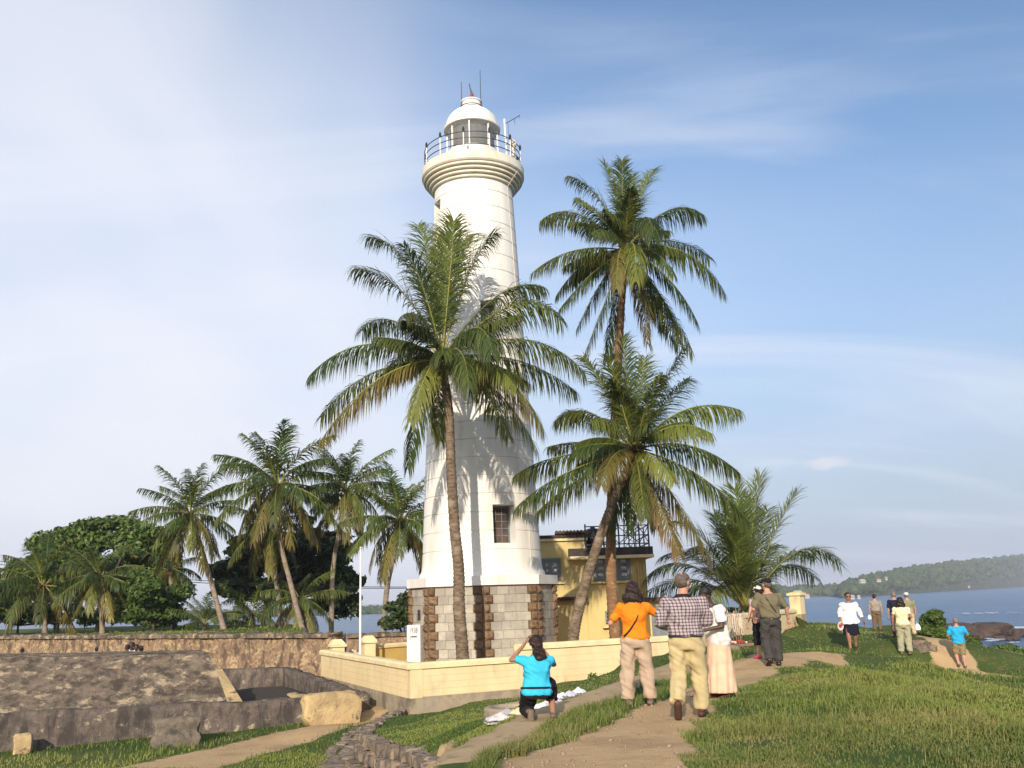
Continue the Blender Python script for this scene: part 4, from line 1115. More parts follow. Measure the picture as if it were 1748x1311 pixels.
# battered block
b00, b10 = np.array([*(F0[:2] + fn * .62 - fd * 6), -2.2]), at(443, 1200, 29.2)
b10 = np.array([*(F0[:2] + fd * ((b10[:2] - F0[:2]) @ fd) + fn * .62), -2.2])
t00 = at(-260, 1130, 28.8); t10 = at(358, 1115, 31.6); t00[2] = at(-60, 1124, 28.9)[2]
N1, N2 = 70, 12
def batter_grid(c00, c10, c01, c11, n1, n2, amp, seed, nr):
    vs = []
    for j in range(n2 + 1):
        for i in range(n1 + 1):
            u, v = i / n1, j / n2
            p = (c00 * (1 - u) + c10 * u) * (1 - v) + (c01 * (1 - u) + c11 * u) * v
            q = Vector((p[0], p[1], p[2] * 1.2 + seed))
            k = (.7 * mnoise.noise(q * .8) + .6 * mnoise.noise(q * 2.3) + .5 * mnoise.noise(q * 5) + .35 * mnoise.noise(q * 10)) * amp
            vs.append(p + np.array(nr) * k)
    return vs, [(j * (n1 + 1) + i, j * (n1 + 1) + i + 1, (j + 1) * (n1 + 1) + i + 1, (j + 1) * (n1 + 1) + i) for j in range(n2) for i in range(n1)]
t = thing('battered_rampart', (b10[0], b10[1], -2.2), 'sloping patchy masonry rampart block behind the low dark wall', 'wall')
bk0, bk1 = t00 + np.array([0, 3.4, 0]), t10 + np.array([-1.2, 2.6, 0])
mb = MB()
mb.add(*batter_grid(b00, b10, t00, t10, 240, 26, .045, 1, (fn[0] * -1, fn[1] * -1, .2)))
mb.add(*batter_grid(t00, t10, bk0, bk1, 80, 8, .05, 1, (0, 0, 1)))
bb0, bb1 = bk0 + np.array([0, .5, -2.6]), bk1 + np.array([-.1, .5, -2.6])
mb.add(*batter_grid(bk0, bk1, bb0, bb1, 50, 5, .05, 3, (0, 1, 0)))
rb = np.array([b10[0] - 1.8, b10[1] + 4.0, -2.2])
mb.add(*batter_grid(b10, rb, t10, bk1, 10, 10, .05, 4, (1, 0, 0)))
mb.build('masonry', M['fort'], t, smooth='all')
mb = MB(); e0_, e1_ = b10 + (t10 - b10) * .05, b10 + (t10 - b10) * .78
for_ = np.array([fd[0], fd[1], 0])
mb.add(*batter_grid(e0_ - for_ * .62, e0_ + for_ * .03, e1_ - for_ * .16, e1_ + for_ * .03, 6, 16, .04, 8, (0, -1, .3)))
o = mb.build('plaster_edge', M['fort_light'], t, smooth='all'); o.location = (-fn[0] * .09, -fn[1] * .09, .04)
def loose(px, py, zg_, sz, rz, label, mt, seed, name='stone_block'):
    p = onz(px, py, zg_)
    me = stone_mesh(name, seed, .1); me.materials.append(mt)
    # finer surface
    bm = bmesh.new(); bm.from_mesh(me); bmesh.ops.subdivide_edges(bm, edges=bm.edges[:], cuts=2, use_grid_fill=True, smooth=.4)
    for v in bm.verts: v.co += Vector(v.normal) * (mnoise.noise(v.co * 4 + Vector((seed, 0, 0))) * .05)
    bm.to_mesh(me); bm.free()
    o = put(name, me, (p[0], p[1], ground(p[0], p[1]) + sz[2] * .42), rz, sz)
    tag(o, label, 'stone'); return o
fz_ = math.atan2(fd[1], fd[0])
loose(566, 1237, -1.86, (1.62, .62, .92), fz_ + .02, 'large pale lime stone block against the end of the low wall', M['fort_light'], 3)
loose(300, 1271, -1.88, (1.12, .5, .74), fz_ - .05, 'grey square stone block leaning on the low dark wall', mat('grey_block_stone', (.20, .165, .125), (.13, .105, .08), 6, .97, .8, 18, c3=(.07, .06, .05), s3=4), 5)
loose(38, 1284, -1.86, (.42, .3, .5), .3, 'small pale stone at the foot of the low wall, far left', M['fort_light'], 9)

# ================================================================== STONE EDGING OF THE LAWN
def resample(pts, step):
    pts = [np.array(p, float) for p in pts]; out = [pts[0]]; acc = 0
    for a, b2 in zip(pts[:-1], pts[1:]):
        L_ = np.linalg.norm((b2 - a)[:2]); n = max(1, int(L_ / step))
        for k in range(1, n + 1): out.append(a + (b2 - a) * k / n)
    return out
rg = random.Random(12)
ED = thing('stone_edging', EDGE[4], 'curved terraced edging of small rough stones around the lawn', 'edging')
line = resample(EDGE + [np.array([-.95, 11.5, -.55]), np.array([-.95, 9.0, -.5])], .235)
for i, p in enumerate(line):
    q = line[min(i + 1, len(line) - 1)] - line[max(i - 1, 0)]; rz = math.atan2(q[1], q[0]); outw = np.array([q[1], -q[0]]) / (np.linalg.norm(q[:2]) + 1e-6)
    if outw[0] > 0 and i < 3: pass
    if outw @ (np.array([-2.2, 12.0]) - np.array([0, 22.0])) < 0 and False: outw = -outw
    # outward is away from the lawn's middle
    if outw @ (p[:2] - np.array([0.6, 21.0])) < 0: outw = -outw
    for lv, (off, dz, sc) in enumerate(((.06, -.02, 1.0), (.17, -.24, 1.08))):
        c = p[:2] + outw * (off + rg.uniform(-.03, .03))
        put('edging_stone', rg.choice(STONES), (c[0], c[1], p[2] + dz + rg.uniform(-.03, .03)), rz + rg.uniform(-.25, .25), (.25 * sc * rg.uniform(.75, 1.15), .26 * rg.uniform(.9, 1.15), .22 * rg.uniform(.8, 1.2)), ED, rg.uniform(-.15, .15), rg.uniform(-.15, .15))
    if i % 1 == 0 and 3 < i:
        w = min(1.0, (i - 3) / 6)
        for k in range(3):
            off = .40 + k * .28 * w + rg.uniform(-.05, .05)
            c = p[:2] + outw * off
            gz = ground(c[0], c[1])
            zt_ = max(gz + .02, p[2] - .42 - .10 * k)
            hgt = max(.22, zt_ - gz + .12)
            put('edging_stone', rg.choice(STONES), (c[0], c[1], zt_ - hgt / 2), rz + rg.uniform(-.4, .4), (.29 * rg.uniform(.8, 1.1), .30 * rg.uniform(.8, 1.1), hgt * 1.05), ED, rg.uniform(-.1, .1), rg.uniform(-.1, .1))
# worn kerb along the rampart walk
kl = resample([np.array([-1.05, 5.0, -.03])] + [onz(a, b2, -.05) for a, b2 in ((782, 1303), (850, 1256), (915, 1224), (985, 1196), (1055, 1170), (1115, 1148), (1180, 1124), (1245, 1100))], .3)
vs = []
for i, p in enumerate(kl):
    q = kl[min(i + 1, len(kl) - 1)] - kl[max(i - 1, 0)]; n_ = np.array([-q[1], q[0]]) / np.linalg.norm(q[:2])
    wv = .56 + .09 * mnoise.noise(Vector((p[0] * .8, p[1] * .8, 3)))
    for a, z in ((-.5, -.22), (-.44, -.02), (-.18, .0), (.2, .0), (.46, -.03), (.5, -.4)):
        c = p[:2] + n_ * a * wv * 1.25
        k = mnoise.noise(Vector((c[0] * 1.8, c[1] * 1.8, 0))) * .035 + mnoise.noise(Vector((c[0] * 6, c[1] * 6, 0))) * .012
        vs.append((c[0] + n_[0] * k, c[1] + n_[1] * k, p[2] - .005 + z + (k if z > -.4 else 0)))
mb = MB().add(vs, [(i * 6 + k, i * 6 + k + 1, (i + 1) * 6 + k + 1, (i + 1) * 6 + k) for i in range(len(kl) - 1) for k in range(5)] + [tuple(range(5, -1, -1)), tuple((len(kl) - 1) * 6 + k for k in range(6))])
tag(mb.build('kerb', M['kerb'], smooth='all'), 'worn sandy cement kerb between lawn and path', kind='structure')

# ================================================================== PALMS
def frond_mesh(P0, P1, P2, seed, npair=80, leaf=1.0, width=.045, dry=0.0, gap=.03, droop=1.0, start=.14, stiff=.55):
    """one coconut leaf: a rib along a quadratic curve, two rows of hanging leaflets; returns mesh"""
    rg = np.random.default_rng(seed)
    P0, P1, P2 = (np.array(p, float) for p in (P0, P1, P2))
    Ln = np.linalg.norm(P1 - P0) + np.linalg.norm(P2 - P1)
    def pt(t): return P0 * (1 - t) ** 2 + P1 * 2 * t * (1 - t) + P2 * t * t
    def tg(t):
        v = 2 * (P1 - P0) * (1 - t) + 2 * (P2 - P1) * t; return v / (np.linalg.norm(v) + 1e-9)
    up = np.array([0, 0, 1.0]); g = np.array([0, 0, -1.0])
    hv = (P2 - P0).copy(); hv[2] = 0
    if np.linalg.norm(hv) < .3: hv = np.array([math.cos(seed), math.sin(seed), 0])
    hv /= np.linalg.norm(hv)
    side0 = np.cross(hv, up)
    tw = rg.normal(0, .25)
    rib = MB(); n = 12
    ts = np.linspace(0, 1, n)
    rib.tube([pt(t) for t in ts], [max(.006, .045 * (1 - t) ** 1.1 * min(1, Ln / 4)) for t in ts], 5, True)
    nv = len(rib.v)
    co, tri, quad, tint = [], [], [], []
    base = rg.uniform(.0, .75); k = 0
    skip = set()
    for _ in range(int(rg.integers(0, 3))):
        a = rg.integers(0, npair); skip |= set(range(a, a + int(rg.integers(1, 4))))
    for i in range(npair):
        t = start + (1 - start) * (i + .5) / npair
        p = pt(t); T = tg(t)
        S = side0 - T * (side0 @ T); S /= np.linalg.norm(S) + 1e-9
        Nn = np.cross(S, T)
        if tw: S, Nn = S * math.cos(tw * t) + Nn * math.sin(tw * t), Nn * math.cos(tw * t) - S * math.sin(tw * t)
        l0 = leaf * (.55 + .45 * math.sin(min(1, (t - start) / .32) * math.pi / 2)) * (1 - .55 * max(0, (t - .55) / .45) ** 1.8)
        fw = .42 + .55 * t ** 1.6; dfac = 1 - .75 * max(0.0, T[2])
        for sd in (-1, 1):
            if rg.random() < gap or (i in skip and sd == 1): continue
            l = l0 * rg.uniform(.72, 1.14)
            upr = max(0.0, T[2])
            dr = droop * rg.uniform(.65, 1.4) * dfac
            d = S * sd * (.85 - .15 * upr) + T * (fw + .35 * upr + rg.normal(0, .12)) + Nn * (.30 * upr + .10) * stiff + g * .55 * dr + rg.normal(0, .13, 3)
            d /= np.linalg.norm(d)
            q0 = p + T * rg.uniform(-.02, .02)
            q1 = q0 + d * l * .30
            d2 = d + g * 1.15 * dr; d2 /= np.linalg.norm(d2); q2 = q1 + d2 * l * .36
            d3 = d2 + g * 1.5 * dr; d3 /= np.linalg.norm(d3); q3 = q2 + d3 * l * .38
            wv = T - d * (T @ d); wv /= np.linalg.norm(wv) + 1e-9
            w = width * rg.uniform(.8, 1.15)
            co += [q0 + wv * w * .3, q0 - wv * w * .3, q1 + wv * w * .55, q1 - wv * w * .55, q2 + wv * w * .42, q2 - wv * w * .42, q3]
            quad += [(k, k + 1, k + 3, k + 2), (k + 2, k + 3, k + 5, k + 4)]; tri.append((k + 4, k + 5, k + 6))
            m = np.clip(base + rg.normal(0, .16), 0, 1)
            dd = np.clip(dry + rg.normal(0, .06), 0, 1)
            tint += [(m, dd * .4, 0)] * 2 + [(m, dd * .6, 0)] * 2 + [(m, min(1, dd * .9 + .05), 0)] * 2 + [(m, min(1, dd + .22), 0)]
            k += 7
    quad = (np.array(quad) + nv).tolist(); tri = (np.array(tri) + nv).tolist()
    me = bpy.data.meshes.new('frond')
    rq = [f for f in rib.f if len(f) == 4]
    fast_mesh(me, np.array(rib.v + [tuple(c) for c in co]), rq + quad, tri)
    vcol(me, 'tint', np.array([(.8, .25, 0)] * nv + tint))
    me.shade_smooth()
    me.materials.append(M['frond'])
    me.materials.append(M['rachis'])
    mi = np.zeros(len(me.polygons), np.int32); mi[:len(rq)] = 1
    me.polygons.foreach_set('material_index', mi)
    return me
def trunk_part(pts, r0, r1, mt, parent, flare=1.45):
    """curved trunk through the given points with leaf-scar rings"""
    pts = [np.array(p, float) for p in pts]
    n = 130; u = np.linspace(0, 1, len(pts)); P = np.array(pts)
    # smooth (Catmull-Rom) curve
    cur = []
    for i in range(n):
        s = i / (n - 1) * (len(pts) - 1); k = min(int(s), len(pts) - 2); f = s - k
        a, b2, c, d = P[max(k - 1, 0)], P[k], P[k + 1], P[min(k + 2, len(pts) - 1)]
        cur.append(.5 * (2 * b2 + (c - a) * f + (2 * a - 5 * b2 + 4 * c - d) * f * f + (3 * b2 - 3 * c + d - a) * f ** 3))
    H = np.linalg.norm(P[-1] - P[0])
    rad = []
    for i in range(n):
        u = i / (n - 1); r = r0 + (r1 - r0) * u
        r *= 1 + (flare - 1) * max(0, 1 - u * H / .9) ** 2
        rad.append(r * (1.0 + (.06 if i % 2 else -.04)) * (1 + .04 * mnoise.noise(Vector((u * 30, r * 9, pts[0][0])))))
    return MB().tube(cur, rad, 14).build('trunk', mt, parent, smooth='all')
def crown_bits(C, parent, seed, nuts=10, nutmat='coconut', s=1.0, dy=-.35):
    rg = random.Random(seed); C = np.array(C, float)
    mb = MB()
    for k in range(16):
        a = rg.uniform(0, 6.28); l = rg.uniform(.35, .75) * s
        d = np.array([math.cos(a), math.sin(a), rg.uniform(-.2, 1.1)]); d /= np.linalg.norm(d)
        mb.tube([C - np.array([0, 0, .35 * s]), C + d * l * .5, C + d * l + np.array([0, 0, -.15 * s])], [.11 * s, .07 * s, .015], 6)
    mb.blob(C - np.array([0, 0, .3 * s]), (.21 * s, .21 * s, .42 * s), 12, 8)
    mb.build('crown_fibre', M['fibre'], parent, smooth='all')
    for k in range(nuts):
        a = rg.uniform(-2.9, -.2)
        r = rg.uniform(.22, .46) * s
        c = C + np.array([math.cos(a) * r, math.sin(a) * r, rg.uniform(-.75, -.2) * s])
        MB().blob(c, (.105 * s, .105 * s, .14 * s), 8, 6).build('coconut', M[nutmat], parent, smooth='all')
def hero_palm(name, label, trunk_px, trunkY, C_px, CY, fronds, seed, tmat='trunk', r0=.20, r1=.125, leaf=.95, nuts=10, nutmat='coconut', zbase=None, npair=100, flare=1.45, droop=1.0, fill=9):
    C = at(C_px[0], C_px[1], CY)
    base = at(trunk_px[0][0], trunk_px[0][1], trunkY)
    gz = ground(base[0], base[1])
    t = thing(name, (base[0], base[1], gz), label, 'palm tree', 'coconut palms')
    pts = []
    n = len(trunk_px)
    for i, (a, b2) in enumerate(trunk_px):
        pts.append(at(a, b2, trunkY + (CY - trunkY) * i / max(1, n)))
    p0 = pts[0].copy(); p0[2] = gz - .25
    p0[0] -= (pts[1][0] - pts[0][0]) * .25
    trunk_part([p0] + pts + [C - np.array([0, 0, .25])], r0, r1, M[tmat], t, flare)
    for i, f in enumerate(fronds):
        tx, ty, mx, my, dY = f[:5]
        dry = f[5] if len(f) > 5 else 0.0
        tip = at(tx, ty, CY + dY); mid = at(mx, my, CY + dY * .55)
        P1 = 2 * mid - .5 * (C + tip)
        S = C + (P1 - C) / (np.linalg.norm(P1 - C) + 1e-6) * .12
        Lf = np.linalg.norm(P1 - C) + np.linalg.norm(tip - P1)
        me = frond_mesh(S - origin_of(t), P1 - origin_of(t), tip - origin_of(t), seed * 100 + i, npair, leaf * 1.3 * min(1.1, max(.7, Lf / 5)), .040, dry, droop=droop * random.Random(seed * 31 + i).uniform(.75, 1.25))
        if dry > .3: me.materials[0] = M['frond_old']
        link('frond', me, None, t)
    # shorter fronds packed in the heart of the crown
    rg = random.Random(seed * 7); az = 0.0
    for i in range(fill):
        az += 2.39996; el = R(rg.uniform(5, 78)); Lf = rg.uniform(2.6, 4.0)
        hd = np.array([math.cos(az), math.sin(az), 0])
        P1 = C + (hd * math.cos(el) + np.array([0, 0, math.sin(el)])) * Lf * .5
        e2 = el - R(rg.uniform(35, 60)); tip = P1 + (hd * math.cos(e2) + np.array([0, 0, math.sin(e2)])) * Lf * .5
        o_ = origin_of(t)
        link('frond', frond_mesh(C - o_, P1 - o_, tip - o_, seed * 100 + 50 + i, npair, leaf * 1.05, .047, 0, droop=droop), None, t)
    crown_bits(C, t, seed, nuts, nutmat)
    return t
A_F = [(605, 458, 684, 497, .8), (628, 404, 697, 455, 1.5), (714, 385, 738, 470, 2.0), (690, 420, 725, 500, -1.5), (775, 378, 768, 470, -1.0), (809, 399, 782, 455, 2.4),
       (844, 399, 800, 470, .6), (928, 490, 850, 505, 1.0), (960, 550, 880, 520, -.8), (998, 637, 895, 580, .4), (984, 669, 880, 615, 1.8), (928, 735, 865, 650, -1.2, .35),
       (917, 770, 850, 670, .2), (528, 641, 625, 588, .6), (619, 563, 672, 548, 2.6), (545, 756, 640, 652, -.6, .45), (548, 712, 630, 640, 1.2), (696, 799, 718, 690, 1.4),
       (700, 721, 728, 640, -2.6, .3), (752, 753, 748, 680, 2.4), (690, 540, 712, 545, -3.2, .3), (800, 660, 785, 600, -3.6, .1), (840, 600, 810, 560, -3.0), (742, 430, 745, 500, 3.0),
       (880, 660, 830, 620, -2.4, .1), (660, 640, 700, 600, 3.0), (868, 745, 820, 660, 2.6), (760, 400, 760, 490, .8)]
hero_palm('coconut_palm', 'tall coconut palm in front of the lighthouse tower', [(790, 1126), (784, 1040), (783, 970), (776, 900), (770, 800), (766, 700)], 34.0, (754, 612), 34.0, A_F, 1, 'trunk', .235, .15, 1.0, 14, flare=1.25)
C_F = [(923, 377, 985, 365, 1.0), (909, 465, 980, 428, .4), (950, 504, 1000, 450, 2.0), (955, 528, 1010, 468, -.8), (984, 563, 1028, 480, 1.2), (999, 602, 1035, 510, -.4), (1035, 616, 1050, 520, 1.6),
       (974, 301, 1022, 340, .8), (984, 338, 1028, 372, -2.0), (1031, 280, 1052, 340, .6), (1118, 289, 1092, 340, .8), (1062, 276, 1064, 345, -1.2), (1201, 367, 1140, 360, .6), (1238, 502, 1165, 430, .2),
       (1211, 441, 1145, 412, 2.0), (1192, 553, 1140, 475, -1.0), (1182, 602, 1128, 505, .6), (1130, 560, 1100, 480, 2.6), (1106, 587, 1090, 490, -1.2, .5), (1052, 492, 1057, 432, -3.2, .35), (1115, 405, 1100, 372, -3.0),
       (1010, 400, 1035, 395, -3.4), (1085, 480, 1082, 420, -3.6, .2), (1080, 300, 1075, 360, 2.8), (1150, 470, 1115, 430, -2.6), (1160, 590, 1115, 500, 2.4)]
hero_palm('coconut_palm', 'tallest coconut palm, its crown high right of the tower top', [(1051, 1092), (1044, 1000), (1043, 900), (1048, 760), (1056, 600), (1062, 500)], 38.0, (1068, 428), 39.5, C_F, 2, 'trunk2', .25, .145, .95, 12, flare=1.3)
B_F = [(879, 811, 960, 778, .4), (882, 865, 965, 808, -.8), (916, 875, 985, 820, 1.4), (935, 763, 1000, 755, 2.2), (948, 719, 1005, 705, .6), (996, 611, 1035, 670, 1.0), (1062, 577, 1072, 660, .4), (1101, 611, 1092, 680, 2.2),
       (1167, 597, 1125, 670, .4), (1177, 646, 1135, 690, 2.0), (1262, 699, 1170, 700, .2), (1262, 807, 1180, 762, .8), (1279, 890, 1190, 810, -.4), (1215, 955, 1145, 840, -1.6, .45), (1160, 945, 1120, 850, -1.8, .75),
       (1026, 828, 1048, 778, -3.0, .35), (1075, 905, 1080, 830, 2.0), (1040, 908, 1058, 830, 1.6), (1010, 720, 1045, 720, -3.2), (1130, 640, 1105, 690, -2.6), (1040, 610, 1058, 680, -1.8), (1150, 820, 1115, 780, -3.0, .2), (1100, 880, 1092, 815, -2.8, .3),
       (1215, 740, 1150, 728, -2.6), (970, 700, 1020, 720, 2.6), (1120, 900, 1105, 830, 2.4)]
hero_palm('coconut_palm', 'coconut palm leaning right with the lower crown beside the house', [(978, 1094), (990, 1030), (1010, 960), (1034, 890), (1058, 830)], 36.2, (1084, 768), 36.0, B_F, 3, 'trunk', .23, .14, 1.0, 12, 'coconut_orange', flare=1.3)
D_F = [(1298, 813, 1284, 905, .4), (1254, 835, 1264, 915, -.8), (1360, 839, 1318, 920, .6), (1434, 963, 1362, 942, .2), (1389, 985, 1336, 968, 1.4), (1102, 987, 1175, 965, .2), (1108, 1012, 1185, 990, -.8), (1152, 890, 1208, 930, .8),
       (1219, 880, 1242, 935, 1.6), (1310, 870, 1292, 935, 2.4), (1240, 900, 1255, 950, -2.6), (1330, 930, 1304, 960, 2.6), (1180, 935, 1222, 955, -2.2), (1130, 950, 1195, 955, 2.4), (1300, 960, 1288, 975, -3.0), (1220, 975, 1244, 975, -3.0),
       (1390, 950, 1340, 952, 2.4), (1275, 850, 1274, 930, 2.0), (1140, 1040, 1200, 1000, 1.6), (1330, 1035, 1305, 1000, 1.4), (1205, 1045, 1235, 1000, -2.4), (1256, 870, 1262, 945, -1.6)]
hero_palm('coconut_palm', 'short young palm with huge upright fronds behind the path wall', [(1274, 1085), (1273, 1062)], 44.8, (1272, 1040), 44.8, D_F, 4, 'fibre', .24, .2, 1.05, 0, npair=90, flare=1.2, droop=.45, fill=6)

# --- palms behind the rampart: shared fronds, one set per droop class
GEN = []
for e in range(13):
    el = R(82 - e * 11.0)
    for v in range(2):
        Lf = 4.0
        P1 = np.array([math.cos(el) * Lf * .52, 0, math.sin(el) * Lf * .52])
        e2 = el - R(38 + 10 * v + e * 1.5) if el > R(-30) else el - R(25)
        e2 = max(e2, R(-86))
        P2_ = P1 + np.array([math.cos(e2), (.1 if v else -.1), math.sin(e2)]) * Lf * .52
        me = frond_mesh((0.1, 0, 0), P1, P2_, 900 + e * 2 + v, 54, 1.15, .060, .0 if e < 9 else .3)
        if e >= 10: me.materials[0] = M['frond_old']
        GEN.append(me)
def back_palm(label, base_px, C_px, Y, size, seed, n=30, nuts=8, nutmat='coconut', emin=0, emax=12, mids=(), tmat='trunk_pale', dead=0):
    rg = random.Random(seed)
    C = at(C_px[0], C_px[1], Y); B = at(base_px[0], base_px[1], Y)
    gz = ground(B[0], B[1])
    t = thing('coconut_palm', (B[0], B[1], gz), label, 'palm tree', 'coconut palms')
    pts = [np.array([B[0], B[1], gz - .2])] + [at(a, b2, Y) for a, b2 in mids] + [C - np.array([0, 0, .15])]
    if len(pts) == 2: pts.insert(1, (pts[0] + pts[1]) / 2)
    trunk_part(pts, .165, .105, M[tmat], t, 1.35)
    az = rg.uniform(0, 6.28)
    for k in range(n):
        e = emin + (emax - emin) * (k + rg.uniform(-.4, .4)) / (n - 1)
        e = int(max(0, min(12, round(e))))
        az += 2.39996 + rg.uniform(-.25, .25)
        me = GEN[e * 2 + rg.randint(0, 1)]
        o = bpy.data.objects.new('frond', me); COL.objects.link(o); o.parent = t
        o.location = tuple(C - origin_of(t)); s = size * 1.22 * rg.uniform(.85, 1.12)
        o.rotation_euler = (rg.uniform(-.12, .12), rg.uniform(-.08, .08), az); o.scale = (s, s, s)
    crown_bits(C, t, seed, nuts, nutmat, .9 * size)
    return t
back_palm('palm with its trunk leaning left, leftmost of the tall back row', (384, 1074), (325, 878), 56, .72, 11, mids=((365, 1010), (342, 930)))
back_palm('tallest palm of the back row, trunk curving left, seen against the sky', (517, 1074), (474, 828), 55, .88, 12, mids=((497, 1000), (478, 920)), nuts=10)
back_palm('palm directly behind the tallest back-row palm, straight pale trunk', (482, 1075), (458, 900), 57.5, .66, 13, n=18, mids=((470, 980),))
back_palm('palm with a dark trunk between the tallest one and the flagpole', (566, 1062), (590, 836), 58, .74, 14, mids=((568, 980), (580, 900)))
back_palm('palm nearest the lighthouse in the back row, behind the flagpole', (650, 1076), (682, 890), 53, .74, 15, mids=((660, 1010), (672, 950)))
back_palm('low yellowish palm near the left edge in front of the big tree', (176, 1076), (172, 985), 57, .62, 16, n=22, emin=1)
back_palm('dull green low palm at the far left edge', (78, 1078), (74, 1000), 58, .78, 17, n=22, emin=0, emax=11, nuts=4)
back_palm('low palm with bright orange coconuts beside the leaning trunk', (300, 1076), (290, 972), 60, .52, 18, n=16, nuts=14, nutmat='coconut_orange', emin=3)
back_palm('low palm with orange coconuts under the tallest back-row palm', (520, 1074), (512, 1022), 56.5, .55, 19, n=18, nuts=12, nutmat='coconut_orange', emin=2)
back_palm('young trunkless palm with upright fronds at the rampart edge', (350, 1076), (350, 1066), 57, .48, 20, n=12, nuts=0, emin=0, emax=6)
back_palm('small bluish young palm between the pale trunks', (428, 1074), (430, 1050), 60, .55, 21, n=16, nuts=0, emin=1, emax=9)

# ================================================================== BROADLEAF TREES
def leaf_cloud(clumps, n, size, seed, shell=.55):
    """leaf-sized faces spread through the crown; clumps = (centre, radii)"""
    rg = np.random.default_rng(seed)
    vol = np.array([c[1][0] * c[1][1] * c[1][2] for c in clumps]) ** .67; vol /= vol.sum()
    co, q, ti = [], [], []
    for (c, r), w in zip(clumps, vol):
        m = int(n * w)
        d = rg.normal(size=(m, 3)); d /= np.linalg.norm(d, axis=1)[:, None]
        lump = 1 + .22 * np.sin(d[:, 0] * 5 + c[0]) * np.cos(d[:, 2] * 6 + c[2]) + .15 * np.sin(d[:, 1] * 9)
        rad = (shell + (1 - shell) * rg.random(m) ** .6) * lump
        p = np.array(c) + d * np.array(r) * rad[:, None]
        nrm = d * .7 + np.array([0, 0, .5]) + rg.normal(0, .55, (m, 3)); nrm /= np.linalg.norm(nrm, axis=1)[:, None]
        u = np.cross(nrm, rg.normal(size=(m, 3))); u /= np.linalg.norm(u, axis=1)[:, None] + 1e-9
        v = np.cross(nrm, u)
        s = size * rg.uniform(.6, 1.3, m)[:, None]
        k = sum(len(x) for x in co)
        pts = np.stack([p - u * s * .5, p + v * s * .27 + nrm * s * .08, p + u * s * .5, p - v * s * .27 + nrm * s * .08], 1).reshape(-1, 3)
        co.append(pts); q.append((np.arange(m * 4).reshape(m, 4) + k))
        t = np.clip(.45 + rg.normal(0, .28, m), 0, 1); ti.append(np.repeat(np.stack([t, (rg.random(m) < .02) * .8, t * 0], -1), 4, 0))
    return np.concatenate(co), np.concatenate(q), np.concatenate(ti)
def px_clumps(lst, Y, k=1.0, jit=1.5, seed=0):
    """break each rough lobe of the crown into several flattened leaf pads"""
    rg = random.Random(seed); out = []
    for (x, y, rx, ry) in lst:
        YY = Y + rg.uniform(-jit, jit); c = at(x, y, YY); s = YY / 1640
        Rx, Rz = rx * s * k, ry * s * k
        if rx < 30:
            out.append((c, (Rx, Rx * .9, Rz))); continue
        for _ in range(7):
            a, e = rg.uniform(0, 6.283), rg.uniform(-.35, 1.3)
            q = c + np.array([math.cos(a) * math.cos(e) * Rx * .75, math.sin(a) * math.cos(e) * Rx * .75, math.sin(e) * Rz * .8])
            f = rg.uniform(.32, .55)
            out.append((q, (Rx * f * 1.15, Rx * f * 1.1, Rz * f * rg.uniform(.55, .9))))
        out.append((c - np.array([0, 0, Rz * .2]), (Rx * .6, Rx * .6, Rz * .5)))
    return out
def tree(name, label, base_px, Y, lst, n, size, mt, seed, cat='tree', stems=True, group=None):
    B = at(base_px[0], base_px[1], Y); gz = ground(B[0], B[1])
    t = thing(name, (B[0], B[1], gz), label, cat, group)
    cl = px_clumps(lst, Y, seed=seed)
    tr = MB(); zc = np.mean([c[0][2] for c in cl]); top = np.array([B[0], B[1], gz + (zc - gz) * .55])
    r0 = .32 if stems and cat == 'tree' else .08
    tr.tube([(B[0], B[1], gz - .2), top], [r0, r0 * .7], 9)
    for c, r in cl[::2]:
        m = (top + c) / 2 + np.array([0, 0, -.3]); tr.tube([top - np.array([0, 0, .3]), m, c], [r0 * .5, r0 * .35, r0 * .12], 6)
    tr.build('trunk' if cat == 'tree' else 'stem', M['bark'], t, smooth='all')
    co, q, ti = leaf_cloud(cl, n, size, seed)
    me = bpy.data.meshes.new('crown'); fast_mesh(me, co - origin_of(t), q); vcol(me, 'tint', ti)
    link('crown', me, M[mt], t)
    return t
tree('broadleaf_tree', 'big spreading green tree behind the rampart on the far left', (170, 1075), 66, [(110, 950, 62, 42), (190, 915, 60, 30), (245, 935, 50, 42), (150, 925, 50, 34), (60, 985, 52, 36), (215, 975, 60, 40), (120, 1000, 70, 40), (270, 960, 34, 45), (20, 1015, 46, 34), (250, 1015, 50, 40)], 34000, .40, 'leaf', 41)
tree('broadleaf_tree', 'dark spreading tree behind the tall back-row palms', (455, 1075), 64, [(430, 950, 52, 38), (395, 985, 42, 32), (480, 940, 48, 30), (540, 950, 50, 45), (585, 985, 34, 46), (560, 1020, 48, 30), (500, 990, 50, 34), (420, 1010, 46, 26), (590, 1030, 26, 24)], 26000, .40, 'leaf_dark', 42)
tree('shrub', 'dense green bush on the rampart below the leaning palm', (262, 1076), 57, [(262, 1010, 42, 32), (232, 1040, 34, 32), (295, 1035, 38, 34), (265, 1055, 60, 22), (240, 1000, 26, 26)], 9000, .30, 'leaf', 43, 'bush')
tree('shrub', 'dark bush on the rampart between flagpole and lighthouse', (690, 1078), 50, [(682, 1050, 30, 22), (700, 1030, 24, 24), (668, 1062, 20, 12), (712, 1055, 20, 22)], 4500, .26, 'leaf_dark', 44, 'bush')
tree('shrub', 'dark bush at the left edge under the dull palm', (30, 1078), 60, [(25, 1040, 50, 30), (-20, 1030, 50, 40), (95, 1052, 46, 20), (150, 1055, 34, 18)], 7000, .30, 'leaf_dark', 45, 'bush')
